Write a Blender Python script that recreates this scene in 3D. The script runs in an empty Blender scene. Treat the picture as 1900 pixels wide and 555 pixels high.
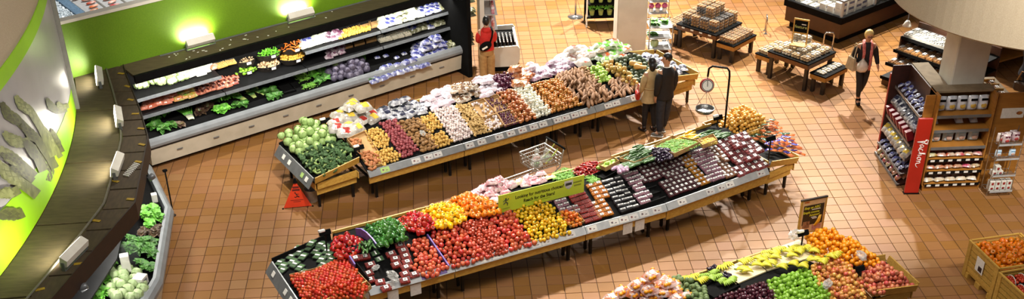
import bpy, bmesh, math, random
from mathutils import Vector, Matrix, Quaternion
random.seed(7)
SC = bpy.context.scene
COL = SC.collection
R = math.radians
# ------------------------------------------------------------------ camera
T = 0.285                                   # floor tile pitch (m)
F_PX, CX, CY = 2249.57, 950.0, 571.74       # focal length and principal point, in pixels of 1900x555
PITCH, ROLL, YAW, CAM_H = R(34.609), R(-0.662), R(3.3414), 40.1*T
def _cam_axes():
    cp, sp = math.cos(PITCH), math.sin(PITCH)
    f = Vector((0, cp, -sp)); r = Vector((1, 0, 0)); u = Vector((0, sp, cp))
    cr, sr = math.cos(ROLL), math.sin(ROLL)
    r2 = r*cr + u*sr; u2 = r*(-sr) + u*cr
    rot = Matrix.Rotation(-YAW, 3, 'Z')
    return rot @ r2, rot @ u2, rot @ f
CR, CU, CF = _cam_axes()
CO = Vector((0, 0, CAM_H))
cam_d = bpy.data.cameras.new('camera'); cam = bpy.data.objects.new('camera', cam_d); COL.objects.link(cam)
cam_d.sensor_width = 36; cam_d.lens = F_PX/1900*36; cam_d.shift_y = (CY-277.5)/1900
cam_d.clip_end = 200
m3 = Matrix((CR, CU, -CF)).transposed()
cam.matrix_world = Matrix.Translation(CO) @ m3.to_4x4()
SC.camera = cam
def ray(u, v): return (CR*((u-CX)/F_PX) - CU*((v-CY)/F_PX) + CF)
def gp(u, v, z=0.0):
    d = ray(u, v); t = (z-CAM_H)/d.z; return CO + d*t
def onplane(u, v, p0, n):
    d = ray(u, v); return CO + d*((p0-CO).dot(n)/d.dot(n))
def pix(p):
    q = p-CO; z = q.dot(CF); return CX+F_PX*q.dot(CR)/z, CY-F_PX*q.dot(CU)/z
# ------------------------------------------------------------------ world, lights, exposure
SC.view_settings.view_transform = 'Standard'; SC.view_settings.look = 'None'
SC.view_settings.gamma = 1.0; SC.view_settings.use_curve_mapping = False
SC.view_settings.exposure = 0.6
w = bpy.data.worlds.new('store_ambient'); SC.world = w; w.use_nodes = True
bg = w.node_tree.nodes['Background']; bg.inputs[0].default_value = (1.0, 0.94, 0.86, 1); bg.inputs[1].default_value = 0.10
def spot(name, loc, tgt, power, color=(1, .94, .84), angle=70, radius=.18, blend=.6):
    d = bpy.data.lights.new(name, 'SPOT'); d.energy = power; d.color = color
    d.spot_size = R(angle); d.spot_blend = blend; d.shadow_soft_size = radius
    o = bpy.data.objects.new(name, d); COL.objects.link(o); o.location = loc
    o.rotation_euler = (Vector(tgt)-Vector(loc)).to_track_quat('-Z', 'Y').to_euler(); return o
def area(name, loc, tgt, power, sx, sy, color=(1, .95, .87)):
    d = bpy.data.lights.new(name, 'AREA'); d.shape = 'RECTANGLE'; d.size = sx; d.size_y = sy; d.energy = power; d.color = color
    o = bpy.data.objects.new(name, d); COL.objects.link(o); o.location = loc
    o.rotation_euler = (Vector(tgt)-Vector(loc)).to_track_quat('-Z', 'Y').to_euler(); return o
# ceiling track spots over the aisles (above the picture), from the far side of each row
spot('ceiling_spot', (-3.2, 26.5, 8.2), (-.6, 20.9, .8), 2300, angle=34, blend=.5)
spot('ceiling_spot', (-.2, 28.0, 8.2), (1.6, 21.9, .9), 2300, angle=34, blend=.5)
spot('ceiling_spot', (2.8, 29.6, 8.2), (3.7, 23.0, .9), 2500, angle=36, blend=.5)
spot('ceiling_spot', (5.6, 30.5, 8.2), (5.4, 24.0, .9), 2300, angle=34, blend=.5)
spot('ceiling_spot', (-2.2, 22.4, 8.2), (-.9, 16.8, .8), 2500, angle=36, blend=.5)
spot('ceiling_spot', (.9, 23.6, 8.2), (1.2, 17.7, .9), 2400, angle=36, blend=.5)
spot('ceiling_spot', (3.8, 25.0, 8.2), (3.4, 18.6, .9), 2400, angle=36, blend=.5)
spot('ceiling_spot', (7.2, 26.4, 8.2), (5.6, 20.0, .9), 2200, angle=30, blend=.5)
spot('ceiling_spot', (4.0, 18.6, 8.2), (3.2, 15.6, .8), 1500, angle=26, blend=.6)
spot('ceiling_spot', (6.6, 18.4, 8.2), (5.7, 15.9, .9), 1500, angle=26, blend=.6)
spot('ceiling_spot', (6.6, 33.0, 8.5), (6.4, 27.0, .5), 8000, angle=62)
spot('ceiling_spot', (1.0, 33.5, 8.5), (2.0, 28.5, .3), 11000, angle=62)
spot('ceiling_spot', (11.0, 30.5, 8.5), (8.6, 25.0, .5), 6200, angle=58)
spot('ceiling_spot', (10.6, 14.0, 8.5), (9.5, 19.8, 1.0), 2300, angle=40)
spot('ceiling_spot', (-3.2, 24.5, 8.2), (-3.4, 18.8, 0), 1500, angle=44)  # added to lighten the left aisle floor
spot('ceiling_spot', (-1.0, 16.0, 9.0), (-2.9, 24.2, .9), 2600, angle=46)
area('overhead_fill', (1.0, 13.0, 11.0), (1.0, 19.5, .8), 620, 9, 2.5)  # broad overhead fill on the camera side, added to light the fronts
area('overhead_fill', (9.0, 12.5, 11.0), (8.5, 19.0, .8), 150, 5, 2.5)  # weaker added fill for the right side
# ------------------------------------------------------------------ materials
def lin(h):
    h = h.lstrip('#'); c = [int(h[i:i+2], 16)/255 for i in (0, 2, 4)]
    return tuple(((x/12.92) if x <= .04045 else ((x+.055)/1.055)**2.4) for x in c) + (1,)
MATS = {}
def mat(name, c1, c2=None, rough=.5, metal=0.0, scale=12, rnd=0.0, hue=0.0, bump=0.0, emit=0, trans=0, alpha=1, spec=.5, stretch=None, coat=0):
    if name in MATS: return MATS[name]
    m = bpy.data.materials.new(name); m.use_nodes = True; nt = m.node_tree; N = nt.nodes; L = nt.links
    b = N['Principled BSDF']; b.inputs['Roughness'].default_value = rough; b.inputs['Metallic'].default_value = metal
    b.inputs['Specular IOR Level'].default_value = spec
    if coat: b.inputs['Coat Weight'].default_value = coat; b.inputs['Coat Roughness'].default_value = .15
    c1 = lin(c1) if isinstance(c1, str) else c1
    c2 = c1 if c2 is None else (lin(c2) if isinstance(c2, str) else c2)
    tc = N.new('ShaderNodeTexCoord'); oi = N.new('ShaderNodeObjectInfo')
    add = N.new('ShaderNodeVectorMath'); add.operation = 'ADD'
    mu = N.new('ShaderNodeMath'); mu.operation = 'MULTIPLY'; mu.inputs[1].default_value = 37.0
    L.new(oi.outputs['Random'], mu.inputs[0]); L.new(tc.outputs['Object'], add.inputs[0]); L.new(mu.outputs[0], add.inputs[1])
    vec = add.outputs[0]
    if stretch:
        mp = N.new('ShaderNodeMapping'); mp.inputs['Scale'].default_value = stretch; L.new(vec, mp.inputs[0]); vec = mp.outputs[0]
    nz = N.new('ShaderNodeTexNoise'); nz.inputs['Scale'].default_value = scale; nz.inputs['Detail'].default_value = 3
    L.new(vec, nz.inputs['Vector'])
    rp = N.new('ShaderNodeValToRGB'); rp.color_ramp.elements[0].position = .36; rp.color_ramp.elements[1].position = .64
    rp.color_ramp.elements[0].color = c1; rp.color_ramp.elements[1].color = c2
    L.new(nz.outputs['Fac'], rp.inputs[0]); out = rp.outputs[0]
    if rnd or hue:
        hs = N.new('ShaderNodeHueSaturation')
        a = N.new('ShaderNodeMapRange'); a.inputs['To Min'].default_value = 1-rnd; a.inputs['To Max'].default_value = 1+rnd
        L.new(oi.outputs['Random'], a.inputs[0]); L.new(a.outputs[0], hs.inputs['Value'])
        mm = N.new('ShaderNodeMath'); mm.operation = 'MULTIPLY'; mm.inputs[1].default_value = 7.31
        fr = N.new('ShaderNodeMath'); fr.operation = 'FRACT'; L.new(oi.outputs['Random'], mm.inputs[0]); L.new(mm.outputs[0], fr.inputs[0])
        h = N.new('ShaderNodeMapRange'); h.inputs['To Min'].default_value = .5-hue; h.inputs['To Max'].default_value = .5+hue
        L.new(fr.outputs[0], h.inputs[0]); L.new(h.outputs[0], hs.inputs['Hue'])
        L.new(out, hs.inputs['Color']); out = hs.outputs[0]
    L.new(out, b.inputs['Base Color'])
    if emit:
        L.new(out, b.inputs['Emission Color']); b.inputs['Emission Strength'].default_value = emit
    if trans: b.inputs['Transmission Weight'].default_value = trans
    if alpha < 1: b.inputs['Alpha'].default_value = alpha
    if bump:
        bp = N.new('ShaderNodeBump'); bp.inputs['Strength'].default_value = bump; bp.inputs['Distance'].default_value = .01
        L.new(nz.outputs['Fac'], bp.inputs['Height']); L.new(bp.outputs[0], b.inputs['Normal'])
    MATS[name] = m; return m
def tile_mat():
    m = bpy.data.materials.new('quarry_tile'); m.use_nodes = True; N = m.node_tree.nodes; L = m.node_tree.links; b = N['Principled BSDF']
    g = N.new('ShaderNodeNewGeometry')
    sub = N.new('ShaderNodeVectorMath'); sub.operation = 'SUBTRACT'; sub.inputs[1].default_value = (TX0, TY0, -.5)
    sc = N.new('ShaderNodeVectorMath'); sc.operation = 'MULTIPLY'; sc.inputs[1].default_value = (1/T, 1/T, 0)
    fl = N.new('ShaderNodeVectorMath'); fl.operation = 'FLOOR'
    wn = N.new('ShaderNodeTexWhiteNoise'); wn.noise_dimensions = '2D'
    L.new(g.outputs['Position'], sub.inputs[0]); L.new(sub.outputs[0], sc.inputs[0]); L.new(sc.outputs[0], fl.inputs[0]); L.new(fl.outputs[0], wn.inputs['Vector'])
    rp = N.new('ShaderNodeValToRGB'); e = rp.color_ramp.elements
    e[0].color = lin('#8a5e2c'); e[1].color = lin('#946c44')
    k = e.new(.35); k.color = lin('#8f6436'); k = e.new(.7); k.color = lin('#916440')
    L.new(wn.outputs['Value'], rp.inputs[0])
    nz = N.new('ShaderNodeTexNoise'); nz.inputs['Scale'].default_value = 5; nz.inputs['Detail'].default_value = 4
    mp = N.new('ShaderNodeMapping'); mp.inputs['Scale'].default_value = (1, 4, 1); L.new(g.outputs['Position'], mp.inputs[0]); L.new(mp.outputs[0], nz.inputs['Vector'])
    mx = N.new('ShaderNodeMix'); mx.data_type = 'RGBA'; mx.blend_type = 'MULTIPLY'; mx.inputs[0].default_value = .35
    r2 = N.new('ShaderNodeValToRGB'); r2.color_ramp.elements[0].color = (.7, .66, .62, 1); r2.color_ramp.elements[1].color = (1, 1, 1, 1)
    L.new(nz.outputs['Fac'], r2.inputs[0]); L.new(rp.outputs[0], mx.inputs[6]); L.new(r2.outputs[0], mx.inputs[7])
    L.new(mx.outputs[2], b.inputs['Base Color']); b.inputs['Roughness'].default_value = .5; b.inputs['Specular IOR Level'].default_value = .16
    return m
# ------------------------------------------------------------------ mesh helpers
class MB:
    def __init__(s): s.v = []; s.f = []; s.m = []; s.mat = 0
    def add(s, vs, fs, m=None):
        o = len(s.v); s.v += [Vector(x) for x in vs]; s.f += [tuple(i+o for i in f) for f in fs]; s.m += [s.mat if m is None else m]*len(fs); return s
    def hexa(s, p, m=None):     # 8 points, bottom 4 ccw then top 4
        return s.add(p, [(3, 2, 1, 0), (4, 5, 6, 7), (0, 1, 5, 4), (1, 2, 6, 5), (2, 3, 7, 6), (3, 0, 4, 7)], m)
    def box(s, c, d, rot=None, m=None, top=1.0):
        x, y, z = d[0]/2, d[1]/2, d[2]/2
        p = [Vector(q) for q in ((-x, -y, -z), (x, -y, -z), (x, y, -z), (-x, y, -z), (-x*top, -y*top, z), (x*top, -y*top, z), (x*top, y*top, z), (-x*top, y*top, z))]
        if rot is not None: p = [rot @ q for q in p]
        c = Vector(c); return s.hexa([q+c for q in p], m)
    def rbox(s, c, d, b=.01, rot=None, m=None):   # chamfered box
        x, y, z = d[0]/2, d[1]/2, d[2]/2; b = min(b, x*.9, y*.9, z*.9); vs = []
        for zz, k in ((-z, b), (-z+b, 0), (z-b, 0), (z, b)):
            X, Y = x-k, y-k
            for px_, py_ in ((-X+b, -Y), (X-b, -Y), (X, -Y+b), (X, Y-b), (X-b, Y), (-X+b, Y), (-X, Y-b), (-X, -Y+b)): vs.append(Vector((px_, py_, zz)))
        fs = [tuple(range(7, -1, -1)), tuple(range(24, 32))]
        for l in range(3):
            for i in range(8): fs.append((l*8+i, l*8+(i+1) % 8, l*8+8+(i+1) % 8, l*8+8+i))
        if rot is not None: vs = [rot @ q for q in vs]
        c = Vector(c); return s.add([q+c for q in vs], fs, m)
    def prism(s, poly, z0, z1, m=None):  # poly: list of (x,y) ccw or per-vertex Vector
        n = len(poly); vs = [Vector((p[0], p[1], z0)) for p in poly]+[Vector((p[0], p[1], z1)) for p in poly]
        a = sum(poly[i][0]*poly[(i+1) % n][1]-poly[(i+1) % n][0]*poly[i][1] for i in range(n))
        fs = [tuple(range(n-1, -1, -1)), tuple(range(n, 2*n))]+[(i, (i+1) % n, n+(i+1) % n, n+i) for i in range(n)]
        if a < 0: fs = [tuple(reversed(f)) for f in fs]
        return s.add(vs, fs, m)
    def slab(s, pts, nrm, th, m=None):   # thick polygon from 3d points, extruded along -nrm by th
        n = len(pts); nrm = Vector(nrm).normalized(); pts = [Vector(p) for p in pts]
        vs = pts+[p-nrm*th for p in pts]
        c = sum(pts, Vector())/n; ar = Vector()
        for i in range(n): ar += (pts[i]-c).cross(pts[(i+1) % n]-c)
        fs = [tuple(range(n)), tuple(range(2*n-1, n-1, -1))]+[(i, n+i, n+(i+1) % n, (i+1) % n) for i in range(n)]
        if ar.dot(nrm) < 0: fs = [tuple(reversed(f)) for f in fs]
        return s.add(vs, fs, m)
    def tube(s, pts, r, n=6, m=None, closed=False, rs=None):
        pts = [Vector(p) for p in pts]; k = len(pts); vs = []; fs = []
        up = None
        for i, p in enumerate(pts):
            if closed: t = pts[(i+1) % k]-pts[i-1]
            else: t = pts[min(i+1, k-1)]-pts[max(i-1, 0)]
            t.normalize()
            if up is None: up = Vector((0, 0, 1)) if abs(t.z) < .9 else Vector((1, 0, 0))
            a = t.cross(up)
            if a.length < 1e-4: a = t.orthogonal()
            a.normalize(); b = a.cross(t).normalized(); up = b
            rr = rs[i] if rs else r
            for j in range(n):
                q = 2*math.pi*j/n; vs.append(p+a*(rr*math.cos(q))+b*(rr*math.sin(q)))
        for i in range(k if closed else k-1):
            for j in range(n):
                i2 = (i+1) % k; fs.append((i*n+j, i*n+(j+1) % n, i2*n+(j+1) % n, i2*n+j))
        if not closed: fs += [tuple(range(n-1, -1, -1)), tuple((k-1)*n+j for j in range(n))]
        return s.add(vs, fs, m)
    def lathe(s, prof, n=14, c=(0, 0, 0), m=None, rot=None, wob=0, sx=1, sy=1, lobes=0, lobe=0):
        vs = []; fs = []; c = Vector(c); k = len(prof)
        for i, (r, z) in enumerate(prof):
            for j in range(n):
                q = 2*math.pi*j/n; rr = r*(1+(lobe*math.cos(lobes*q) if lobes else 0)+(random.uniform(-wob, wob) if wob else 0))
                p = Vector((rr*math.cos(q)*sx, rr*math.sin(q)*sy, z)); p = rot @ p if rot is not None else p
                vs.append(p+c)
        for i in range(k-1):
            for j in range(n): fs.append((i*n+j, i*n+(j+1) % n, (i+1)*n+(j+1) % n, (i+1)*n+j))
        fs += [tuple(range(n-1, -1, -1)), tuple((k-1)*n+j for j in range(n))]
        return s.add(vs, fs, m)
    def ell(s, c, r, n=12, k=8, m=None, rot=None, wob=0, fn=None):
        c = Vector(c); vs = []; fs = []
        for i in range(1, k):
            a = math.pi*i/k
            for j in range(n):
                q = 2*math.pi*j/n
                d = Vector((math.sin(a)*math.cos(q), math.sin(a)*math.sin(q), -math.cos(a)))
                sc_ = 1+(random.uniform(-wob, wob) if wob else 0)
                if fn: sc_ *= fn(d)
                p = Vector((d.x*r[0], d.y*r[1], d.z*r[2]))*sc_
                vs.append((rot @ p if rot is not None else p)+c)
        lo = Vector((0, 0, -r[2]))*(fn(Vector((0, 0, -1))) if fn else 1); hi = Vector((0, 0, r[2]))*(fn(Vector((0, 0, 1))) if fn else 1)
        vs.append((rot @ lo if rot is not None else lo)+c); vs.append((rot @ hi if rot is not None else hi)+c)
        b = (k-1)*n
        for i in range(k-2):
            for j in range(n): fs.append((i*n+j, i*n+(j+1) % n, (i+1)*n+(j+1) % n, (i+1)*n+j))
        for j in range(n): fs.append((b, (j+1) % n, j)); fs.append((b+1, (k-2)*n+j, (k-2)*n+(j+1) % n))
        return s.add(vs, fs, m)
    def sheet(s, rows, m=None, closed=False):
        h = len(rows); w_ = len(rows[0]); vs = [p for r_ in rows for p in r_]; fs = []
        for i in range(h-1):
            for j in range(w_ if closed else w_-1): fs.append((i*w_+j, i*w_+(j+1) % w_, (i+1)*w_+(j+1) % w_, (i+1)*w_+j))
        return s.add(vs, fs, m)
    def build(s, name, mats, parent=None, smooth=False, loc=None, solid=0, sub=0):
        me = bpy.data.meshes.new(name); me.from_pydata([tuple(v) for v in s.v], [], s.f); me.update()
        if not isinstance(mats, (list, tuple)): mats = [mats]
        for k in mats: me.materials.append(k)
        if len(mats) > 1: me.polygons.foreach_set('material_index', s.m)
        if smooth: me.polygons.foreach_set('use_smooth', [True]*len(s.f))
        o = bpy.data.objects.new(name, me); COL.objects.link(o)
        if parent is not None: o.parent = parent
        if loc is not None: o.location = loc
        if solid: md = o.modifiers.new('thickness', 'SOLIDIFY'); md.thickness = solid
        if sub: md = o.modifiers.new('smooth', 'SUBSURF'); md.levels = sub; md.render_levels = sub
        return o
def tag(o, label, cat, group=None):
    o['label'] = label; o['category'] = cat
    if group: o['group'] = group
    return o
def struct(o): o['kind'] = 'structure'; return o
def stuff(o): o['kind'] = 'stuff'; return o
def thing(name, label, cat, loc=(0, 0, 0), rotz=0, group=None):
    o = bpy.data.objects.new(name, None); COL.objects.link(o); o.empty_display_size = .1
    o.location = loc; o.rotation_euler = (0, 0, rotz); return tag(o, label, cat, group)
def kids(o): return KID.get(o.name, None) or [c for c in bpy.data.objects if c.parent == o]
KID = {}
def part(mb, name, m, parent, **k):
    o = mb.build(name, m, parent, **k); KID.setdefault(parent.name, []).append(o); return o
def dup(root, M, label=None, group=None):
    r = root.copy(); COL.objects.link(r); r.matrix_world = M
    if label: r['label'] = label
    if group: r['group'] = group
    for ch in KID.get(root.name, ()):
        c = ch.copy(); COL.objects.link(c); c.parent = r
        for g in KID.get(ch.name, ()):
            d = g.copy(); COL.objects.link(d); d.parent = c
    return r
def set_m(o, M): o.matrix_world = M; return o
def proto_drop(root):
    for ch in KID.get(root.name, ()):
        for g in KID.get(ch.name, ()): bpy.data.objects.remove(g)
        bpy.data.objects.remove(ch)
    bpy.data.objects.remove(root)
class Frame:
    def __init__(s, o, th):
        s.o = Vector((o[0], o[1], 0)); s.th = th; s.d = Vector((math.cos(th), math.sin(th), 0)); s.n = Vector((-math.sin(th), math.cos(th), 0))
    def p(s, a, n, z): return s.o+s.d*a+s.n*n+Vector((0, 0, z))
    def at(s, u, v, z): q = gp(u, v, z)-s.o; return q.dot(s.d), q.dot(s.n)
    def rot(s): return Matrix.Rotation(s.th, 3, 'Z')
    def bed(s, n0, z0, n1, z1):      # plane of a sloping bed: (point, normal, along, up-slope)
        up = (s.n*(n1-n0)+Vector((0, 0, z1-z0))).normalized(); return (s.p(0, n0, z0), s.d.cross(up).normalized(), s.d.copy(), up)
def extr(fr, prof, a0, a1):          # profile of (n,z) pairs swept along the frame
    mb = MB(); k = len(prof); vs = [fr.p(a0, n, z) for n, z in prof]+[fr.p(a1, n, z) for n, z in prof]
    ar = sum(prof[i][0]*prof[(i+1) % k][1]-prof[(i+1) % k][0]*prof[i][1] for i in range(k))
    fs = [tuple(range(k)), tuple(range(2*k-1, k-1, -1))]+[(i, k+i, k+(i+1) % k, (i+1) % k) for i in range(k)]
    # outward side: looking along +d, n to the left
    if ar > 0: fs = [tuple(reversed(f)) for f in fs]
    return mb.add(vs, fs)
def inpoly(p, poly):
    x, y = p; c = False; n = len(poly); j = n-1
    for i in range(n):
        xi, yi = poly[i]; xj, yj = poly[j]
        if (yi > y) != (yj > y) and x < (xj-xi)*(y-yi)/(yj-yi)+xi: c = not c
        j = i
    return c
# ================================================================== SETTING
TX0, TY0 = -0.372*T, 0.288*T
M_tile = tile_mat()
M_grout = mat('grout', '#3d2415', '#4a2c1a', rough=.8, scale=30)
M_white = mat('white_paint', '#d9d4c8', '#cfc9bc', rough=.6, scale=3)
M_beige = mat('beige_plaster', '#b3a48c', '#aa9a82', rough=.85, scale=60, bump=.2)
M_green = mat('green_wall_paint', '#62860c', '#5b7e0a', rough=.55, scale=40, bump=.12)
M_lime = mat('lime_band', '#93c81c', '#8cc018', rough=.45, scale=2)
M_banner = mat('banner_print_grey', '#9c999c', '#a9a6a8', rough=.3, scale=1.2)
M_ply = mat('dusty_plywood', '#564a2e', '#4a3f26', rough=.85, scale=4, stretch=(1, 5, 1))
M_plyb = mat('dusty_edge_board', '#463824', '#3b2f1e', rough=.85, scale=5, stretch=(4, 1, 1), rnd=.12)
M_fascia = mat('dark_brown_fascia', '#2b1b12', '#24160e', rough=.6, scale=6)
M_black = mat('black_plastic', '#070707', '#0b0b0b', rough=.85, scale=8, spec=.12)
M_blackm = mat('black_metal', '#0b0b0c', '#111112', rough=.55, scale=8, spec=.2)
M_bump = mat('grey_bumper', '#878b8e', '#7c8083', rough=.45, scale=4)
M_cream = mat('cream_enamel', '#c4bba8', '#b9b09c', rough=.4, scale=4)
M_grey = mat('grey_metal', '#7b7d7f', '#707274', rough=.35, metal=.4, scale=9)
M_rail = mat('price_rail_aluminium', '#b9bcbd', '#adb0b2', rough=.35, metal=.1, scale=10)
M_tagw = mat('paper_tag', '#e9e7e0', '#dedbd4', rough=.6, scale=40)
M_tape = mat('yellow_tape', '#a08018', '#8c7014', rough=.6)
M_lens = mat('lamp_glass_lit', '#fff6dc', rough=.3, emit=6)
def box_at(fr, a0, a1, n0, n1, z0, z1, mb=None):
    mb = mb or MB()
    return mb.hexa([fr.p(a0, n0, z0), fr.p(a1, n0, z0), fr.p(a1, n1, z0), fr.p(a0, n1, z0), fr.p(a0, n0, z1), fr.p(a1, n0, z1), fr.p(a1, n1, z1), fr.p(a0, n1, z1)])
# ---- floor: grout bed, 300 nearest open tiles as parts, the rest as one part
fl = MB(); fl.box((3, 24, -.06), (50, 40, .1)); floor = struct(fl.build('floor', M_grout))
OCC = [[(500, 480), (620, 400), (1330, 215), (1440, 210), (1510, 300), (1480, 345), (700, 590), (560, 590)],
       [(515, 265), (640, 195), (1150, 80), (1295, 135), (1285, 170), (690, 345), (600, 375)],
       [(1100, 560), (1330, 490), (1490, 430), (1540, 425), (1710, 540), (1700, 580), (1100, 580)],
       [(0, 0), (880, 0), (895, 165), (290, 300), (330, 380), (300, 560), (0, 560)],
       [(1625, 120), (1745, 150), (1900, 170), (1890, 350), (1670, 360), (1625, 280)], [(1775, 440), (1900, 400), (1900, 560), (1790, 520)],
       [(1225, 0), (1405, 0), (1400, 80), (1330, 80), (1225, 60)], [(1395, 60), (1480, 30), (1570, 110), (1520, 140), (1400, 110)],
       [(1425, 0), (1690, 0), (1690, 40), (1550, 80), (1430, 50)], [(1185, 100), (1250, 100), (1245, 255), (1190, 245)], [(885, 0), (960, 0), (960, 130), (890, 165)]]
near = []; rest = []
for i in range(-45, 80):
    for j in range(36, 128):
        cx, cy_ = TX0+(i+.5)*T, TY0+(j+.5)*T; u, v = pix(Vector((cx, cy_, 0)))
        if -420 < u < 2320 and -160 < v < 720:
            ok = 0 < u < 1900 and 0 < v < 555 and not any(inpoly((u, v), q) for q in OCC)
            (near if ok else rest).append((cy_, cx))
near.sort()
rest += near[300:]; near = near[:300]
HT, BV = .1375, .003
def tile_geo(mb, cx, cy_):
    z = 0; p = []
    for k, zz in ((HT, -.011), (HT, -BV), (HT-BV, 0)):
        p += [(cx-k, cy_-k, zz), (cx+k, cy_-k, zz), (cx+k, cy_+k, zz), (cx-k, cy_+k, zz)]
    mb.add(p, [(8, 9, 10, 11)]+[(l*4+a, l*4+(a+1) % 4, l*4+4+(a+1) % 4, l*4+4+a) for l in (0, 1) for a in range(4)])
mb = MB(); tile_geo(mb, 0, 0); tp = mb.build('floor_tile', M_tile, floor)
for k, (y, x) in enumerate(near):
    o = tp if k == 0 else tp.copy()
    if k: COL.objects.link(o)
    o.location = (x, y, random.uniform(-.0008, .0008))
mb = MB()
for y, x in rest: tile_geo(mb, x, y)
stuff(mb.build('floor_tiles', M_tile, floor))
# ---- pillars
def pillar(n, x0, x1, y0, y1, z1):
    mb = MB(); mb.rbox(((x0+x1)/2, (y0+y1)/2, z1/2), (x1-x0, y1-y0, z1), .02); return struct(mb.build(n, M_white))
pillar('trim_1', 4.03, 4.72, 26.36, 26.95, 5.5)
pillar('trim_2', 9.41, 10.04, 20.36, 20.98, 4.0)
# ---- round bulkhead hanging over the bakery pillar
mb = MB(); mb.lathe([(2.3, 3.5), (2.62, 3.5), (2.65, 3.53), (2.65, 5.6), (2.3, 5.6)], 96, (10.81, 20.54, 0)); mb.lathe([(.02, 3.52), (2.4, 3.52), (2.4, 3.6), (.02, 3.6)], 96, (10.81, 20.54, 0))
struct(mb.build('ceiling', M_beige, smooth=False))
# ---- drum wall with banner on the left
DC, DR = (-22.78, 17.44), 16.39
def cylp(y, z, off=0.0):
    r = DR+off; return Vector((DC[0]+math.sqrt(r*r-(y-DC[1])**2), y, z))
ys = [12.0+i*(20.78-12.0)/60 for i in range(61)]
def ring(z0f, z1f, off, th=.03):
    mb = MB(); rows = []
    for o_, zf in ((off, z0f), (off, z1f), (off-th, z1f), (off-th, z0f), (off, z0f)): rows.append([cylp(y, zf(y), o_) for y in ys])
    return mb.sheet(rows)
zb = lambda y: 2.70-.075*max(0, y-15.6)-.0*(y)   # upper edge of the lower lime band
drum = struct(ring(lambda y: 1.88, lambda y: 5.4, -.02, .1).build('wall_left', M_beige, smooth=False))
ring(lambda y: zb(y)-.02, lambda y: 4.12, 0.0, .02).build('banner', M_banner, drum)
ring(lambda y: 4.12, lambda y: 4.37, .004, .02).build('lime_band', M_lime, drum)
ring(lambda y: 1.90, zb, .006, .02).build('lime_band', M_lime, drum)
mb = MB(); mb.box((-6.72, 20.83, 3.5), (.10, .05, 3.2)); mb.build('end_trim', mat('trim_grey', '#8c8a82', '#84827a', rough=.6), drum)
mb = MB(); mb.box((-7.2, 20.83, 3.5), (.9, .03, 3.2)); mb.build('return_panel', M_fascia, drum)
# asparagus printed on the banner: flat shapes lying on the curved sheet
def on_drum(u, v, off):
    d = ray(u, v); a = d.x*d.x+d.y*d.y; ox, oy = CO.x-DC[0], CO.y-DC[1]; r = DR+off
    b = 2*(ox*d.x+oy*d.y); c = ox*ox+oy*oy-r*r; t = (-b-math.sqrt(b*b-4*a*c))/(2*a); return CO+d*t
M_asp = [mat('asparagus_print_a', '#5c6030', '#454a24', rough=.5, scale=7), mat('asparagus_print_b', '#767c44', '#565c30', rough=.5, scale=7), mat('asparagus_print_c', '#37381e', '#474a28', rough=.5, scale=7), mat('asparagus_print_d', '#8f9460', '#747a48', rough=.5, scale=7)]
SP = [  # tip -> base polylines in the picture, half width
    [(62, 268), (82, 292), (96, 318), (90, 336)], [(70, 225), (88, 250), (102, 274), (113, 292)], [(94, 238), (107, 262), (117, 282)], [(80, 262), (96, 290), (104, 312)],
    [(3, 190), (15, 212), (35, 225), (55, 245), (75, 265), (92, 292), (103, 312)], [(29, 178), (40, 195), (58, 208), (75, 235), (88, 262), (100, 290)],
    [(87, 183), (95, 197), (108, 206), (124, 202)], [(107, 190), (114, 200), (128, 196)], [(40, 231), (55, 246), (70, 260), (84, 282)], [(7, 246), (24, 260), (42, 266), (56, 262)],
    [(46, 262), (58, 275), (70, 294), (80, 318)], [(0, 274), (15, 288), (35, 302), (56, 322)], [(0, 286), (24, 292), (42, 304), (66, 326)],
    [(-6, 300), (12, 320), (34, 336), (54, 350), (70, 362)], [(20, 310), (40, 318), (62, 336)], [(-6, 362), (10, 358), (24, 358), (36, 351)], [(-6, 402), (14, 397), (36, 398), (44, 394)]]
HW = [7, 7, 5, 5, 10, 9, 7, 6, 9, 11, 10, 11, 8, 13, 8, 11, 12]
for si, (pl_, hw) in enumerate(zip(SP, HW)):
    pts = []
    for a in range(len(pl_)-1):
        for k in range(6): pts.append((pl_[a][0]+(pl_[a+1][0]-pl_[a][0])*k/6, pl_[a][1]+(pl_[a+1][1]-pl_[a][1])*k/6))
    pts.append(pl_[-1]); n = len(pts); rows = []; off = .006+.002*si
    head = min(n*.45, 9)
    for i, (u, v) in enumerate(pts):
        a = pts[max(i-1, 0)]; b = pts[min(i+1, n-1)]; dx, dy = b[0]-a[0], b[1]-a[1]; l = math.hypot(dx, dy) or 1; nx, ny = -dy/l, dx/l
        k = hw*min(1, .12+1.05*math.sqrt(i/head))*(.78 if i > head+2 else 1.0+.07*math.sin(i*2.2))
        rows.append([on_drum(u+nx*k*s_, v+ny*k*s_, off) for s_ in (-1, -.5, 0, .5, 1)])
    mb = MB(); mb.sheet(rows)
    sp = mb.build('asparagus_print', M_asp[si % 2], drum)
    mb = MB()                                     # bud scales of the head
    for i in range(1, int(head)+5, 2):
        if i+2 >= n: break
        for sd in (-.55, .45) if i % 4 == 1 else (-.05, .7):
            (u, v), (u2, v2) = pts[i], pts[min(i+2, n-1)]; dx, dy = u2-u, v2-v; l = math.hypot(dx, dy) or 1; nx, ny = -dy/l, dx/l
            k = hw*min(1, .25+1.1*math.sqrt(i/head)); cu, cv = u+nx*k*sd*.8, v+ny*k*sd*.8
            tri = [(cu-dx/l*hw*.55, cv-dy/l*hw*.55), (cu+nx*hw*.34, cv+ny*hw*.34), (cu+dx/l*hw*.5, cv+dy/l*hw*.5), (cu-nx*hw*.34, cv-ny*hw*.34)]
            mb.add([on_drum(a_, b_, off+.0015) for a_, b_ in tri], [(0, 1, 2, 3)])
    if mb.v:
        o = mb.build('bud_scale_print', M_asp[2+si % 2], sp)
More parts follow.
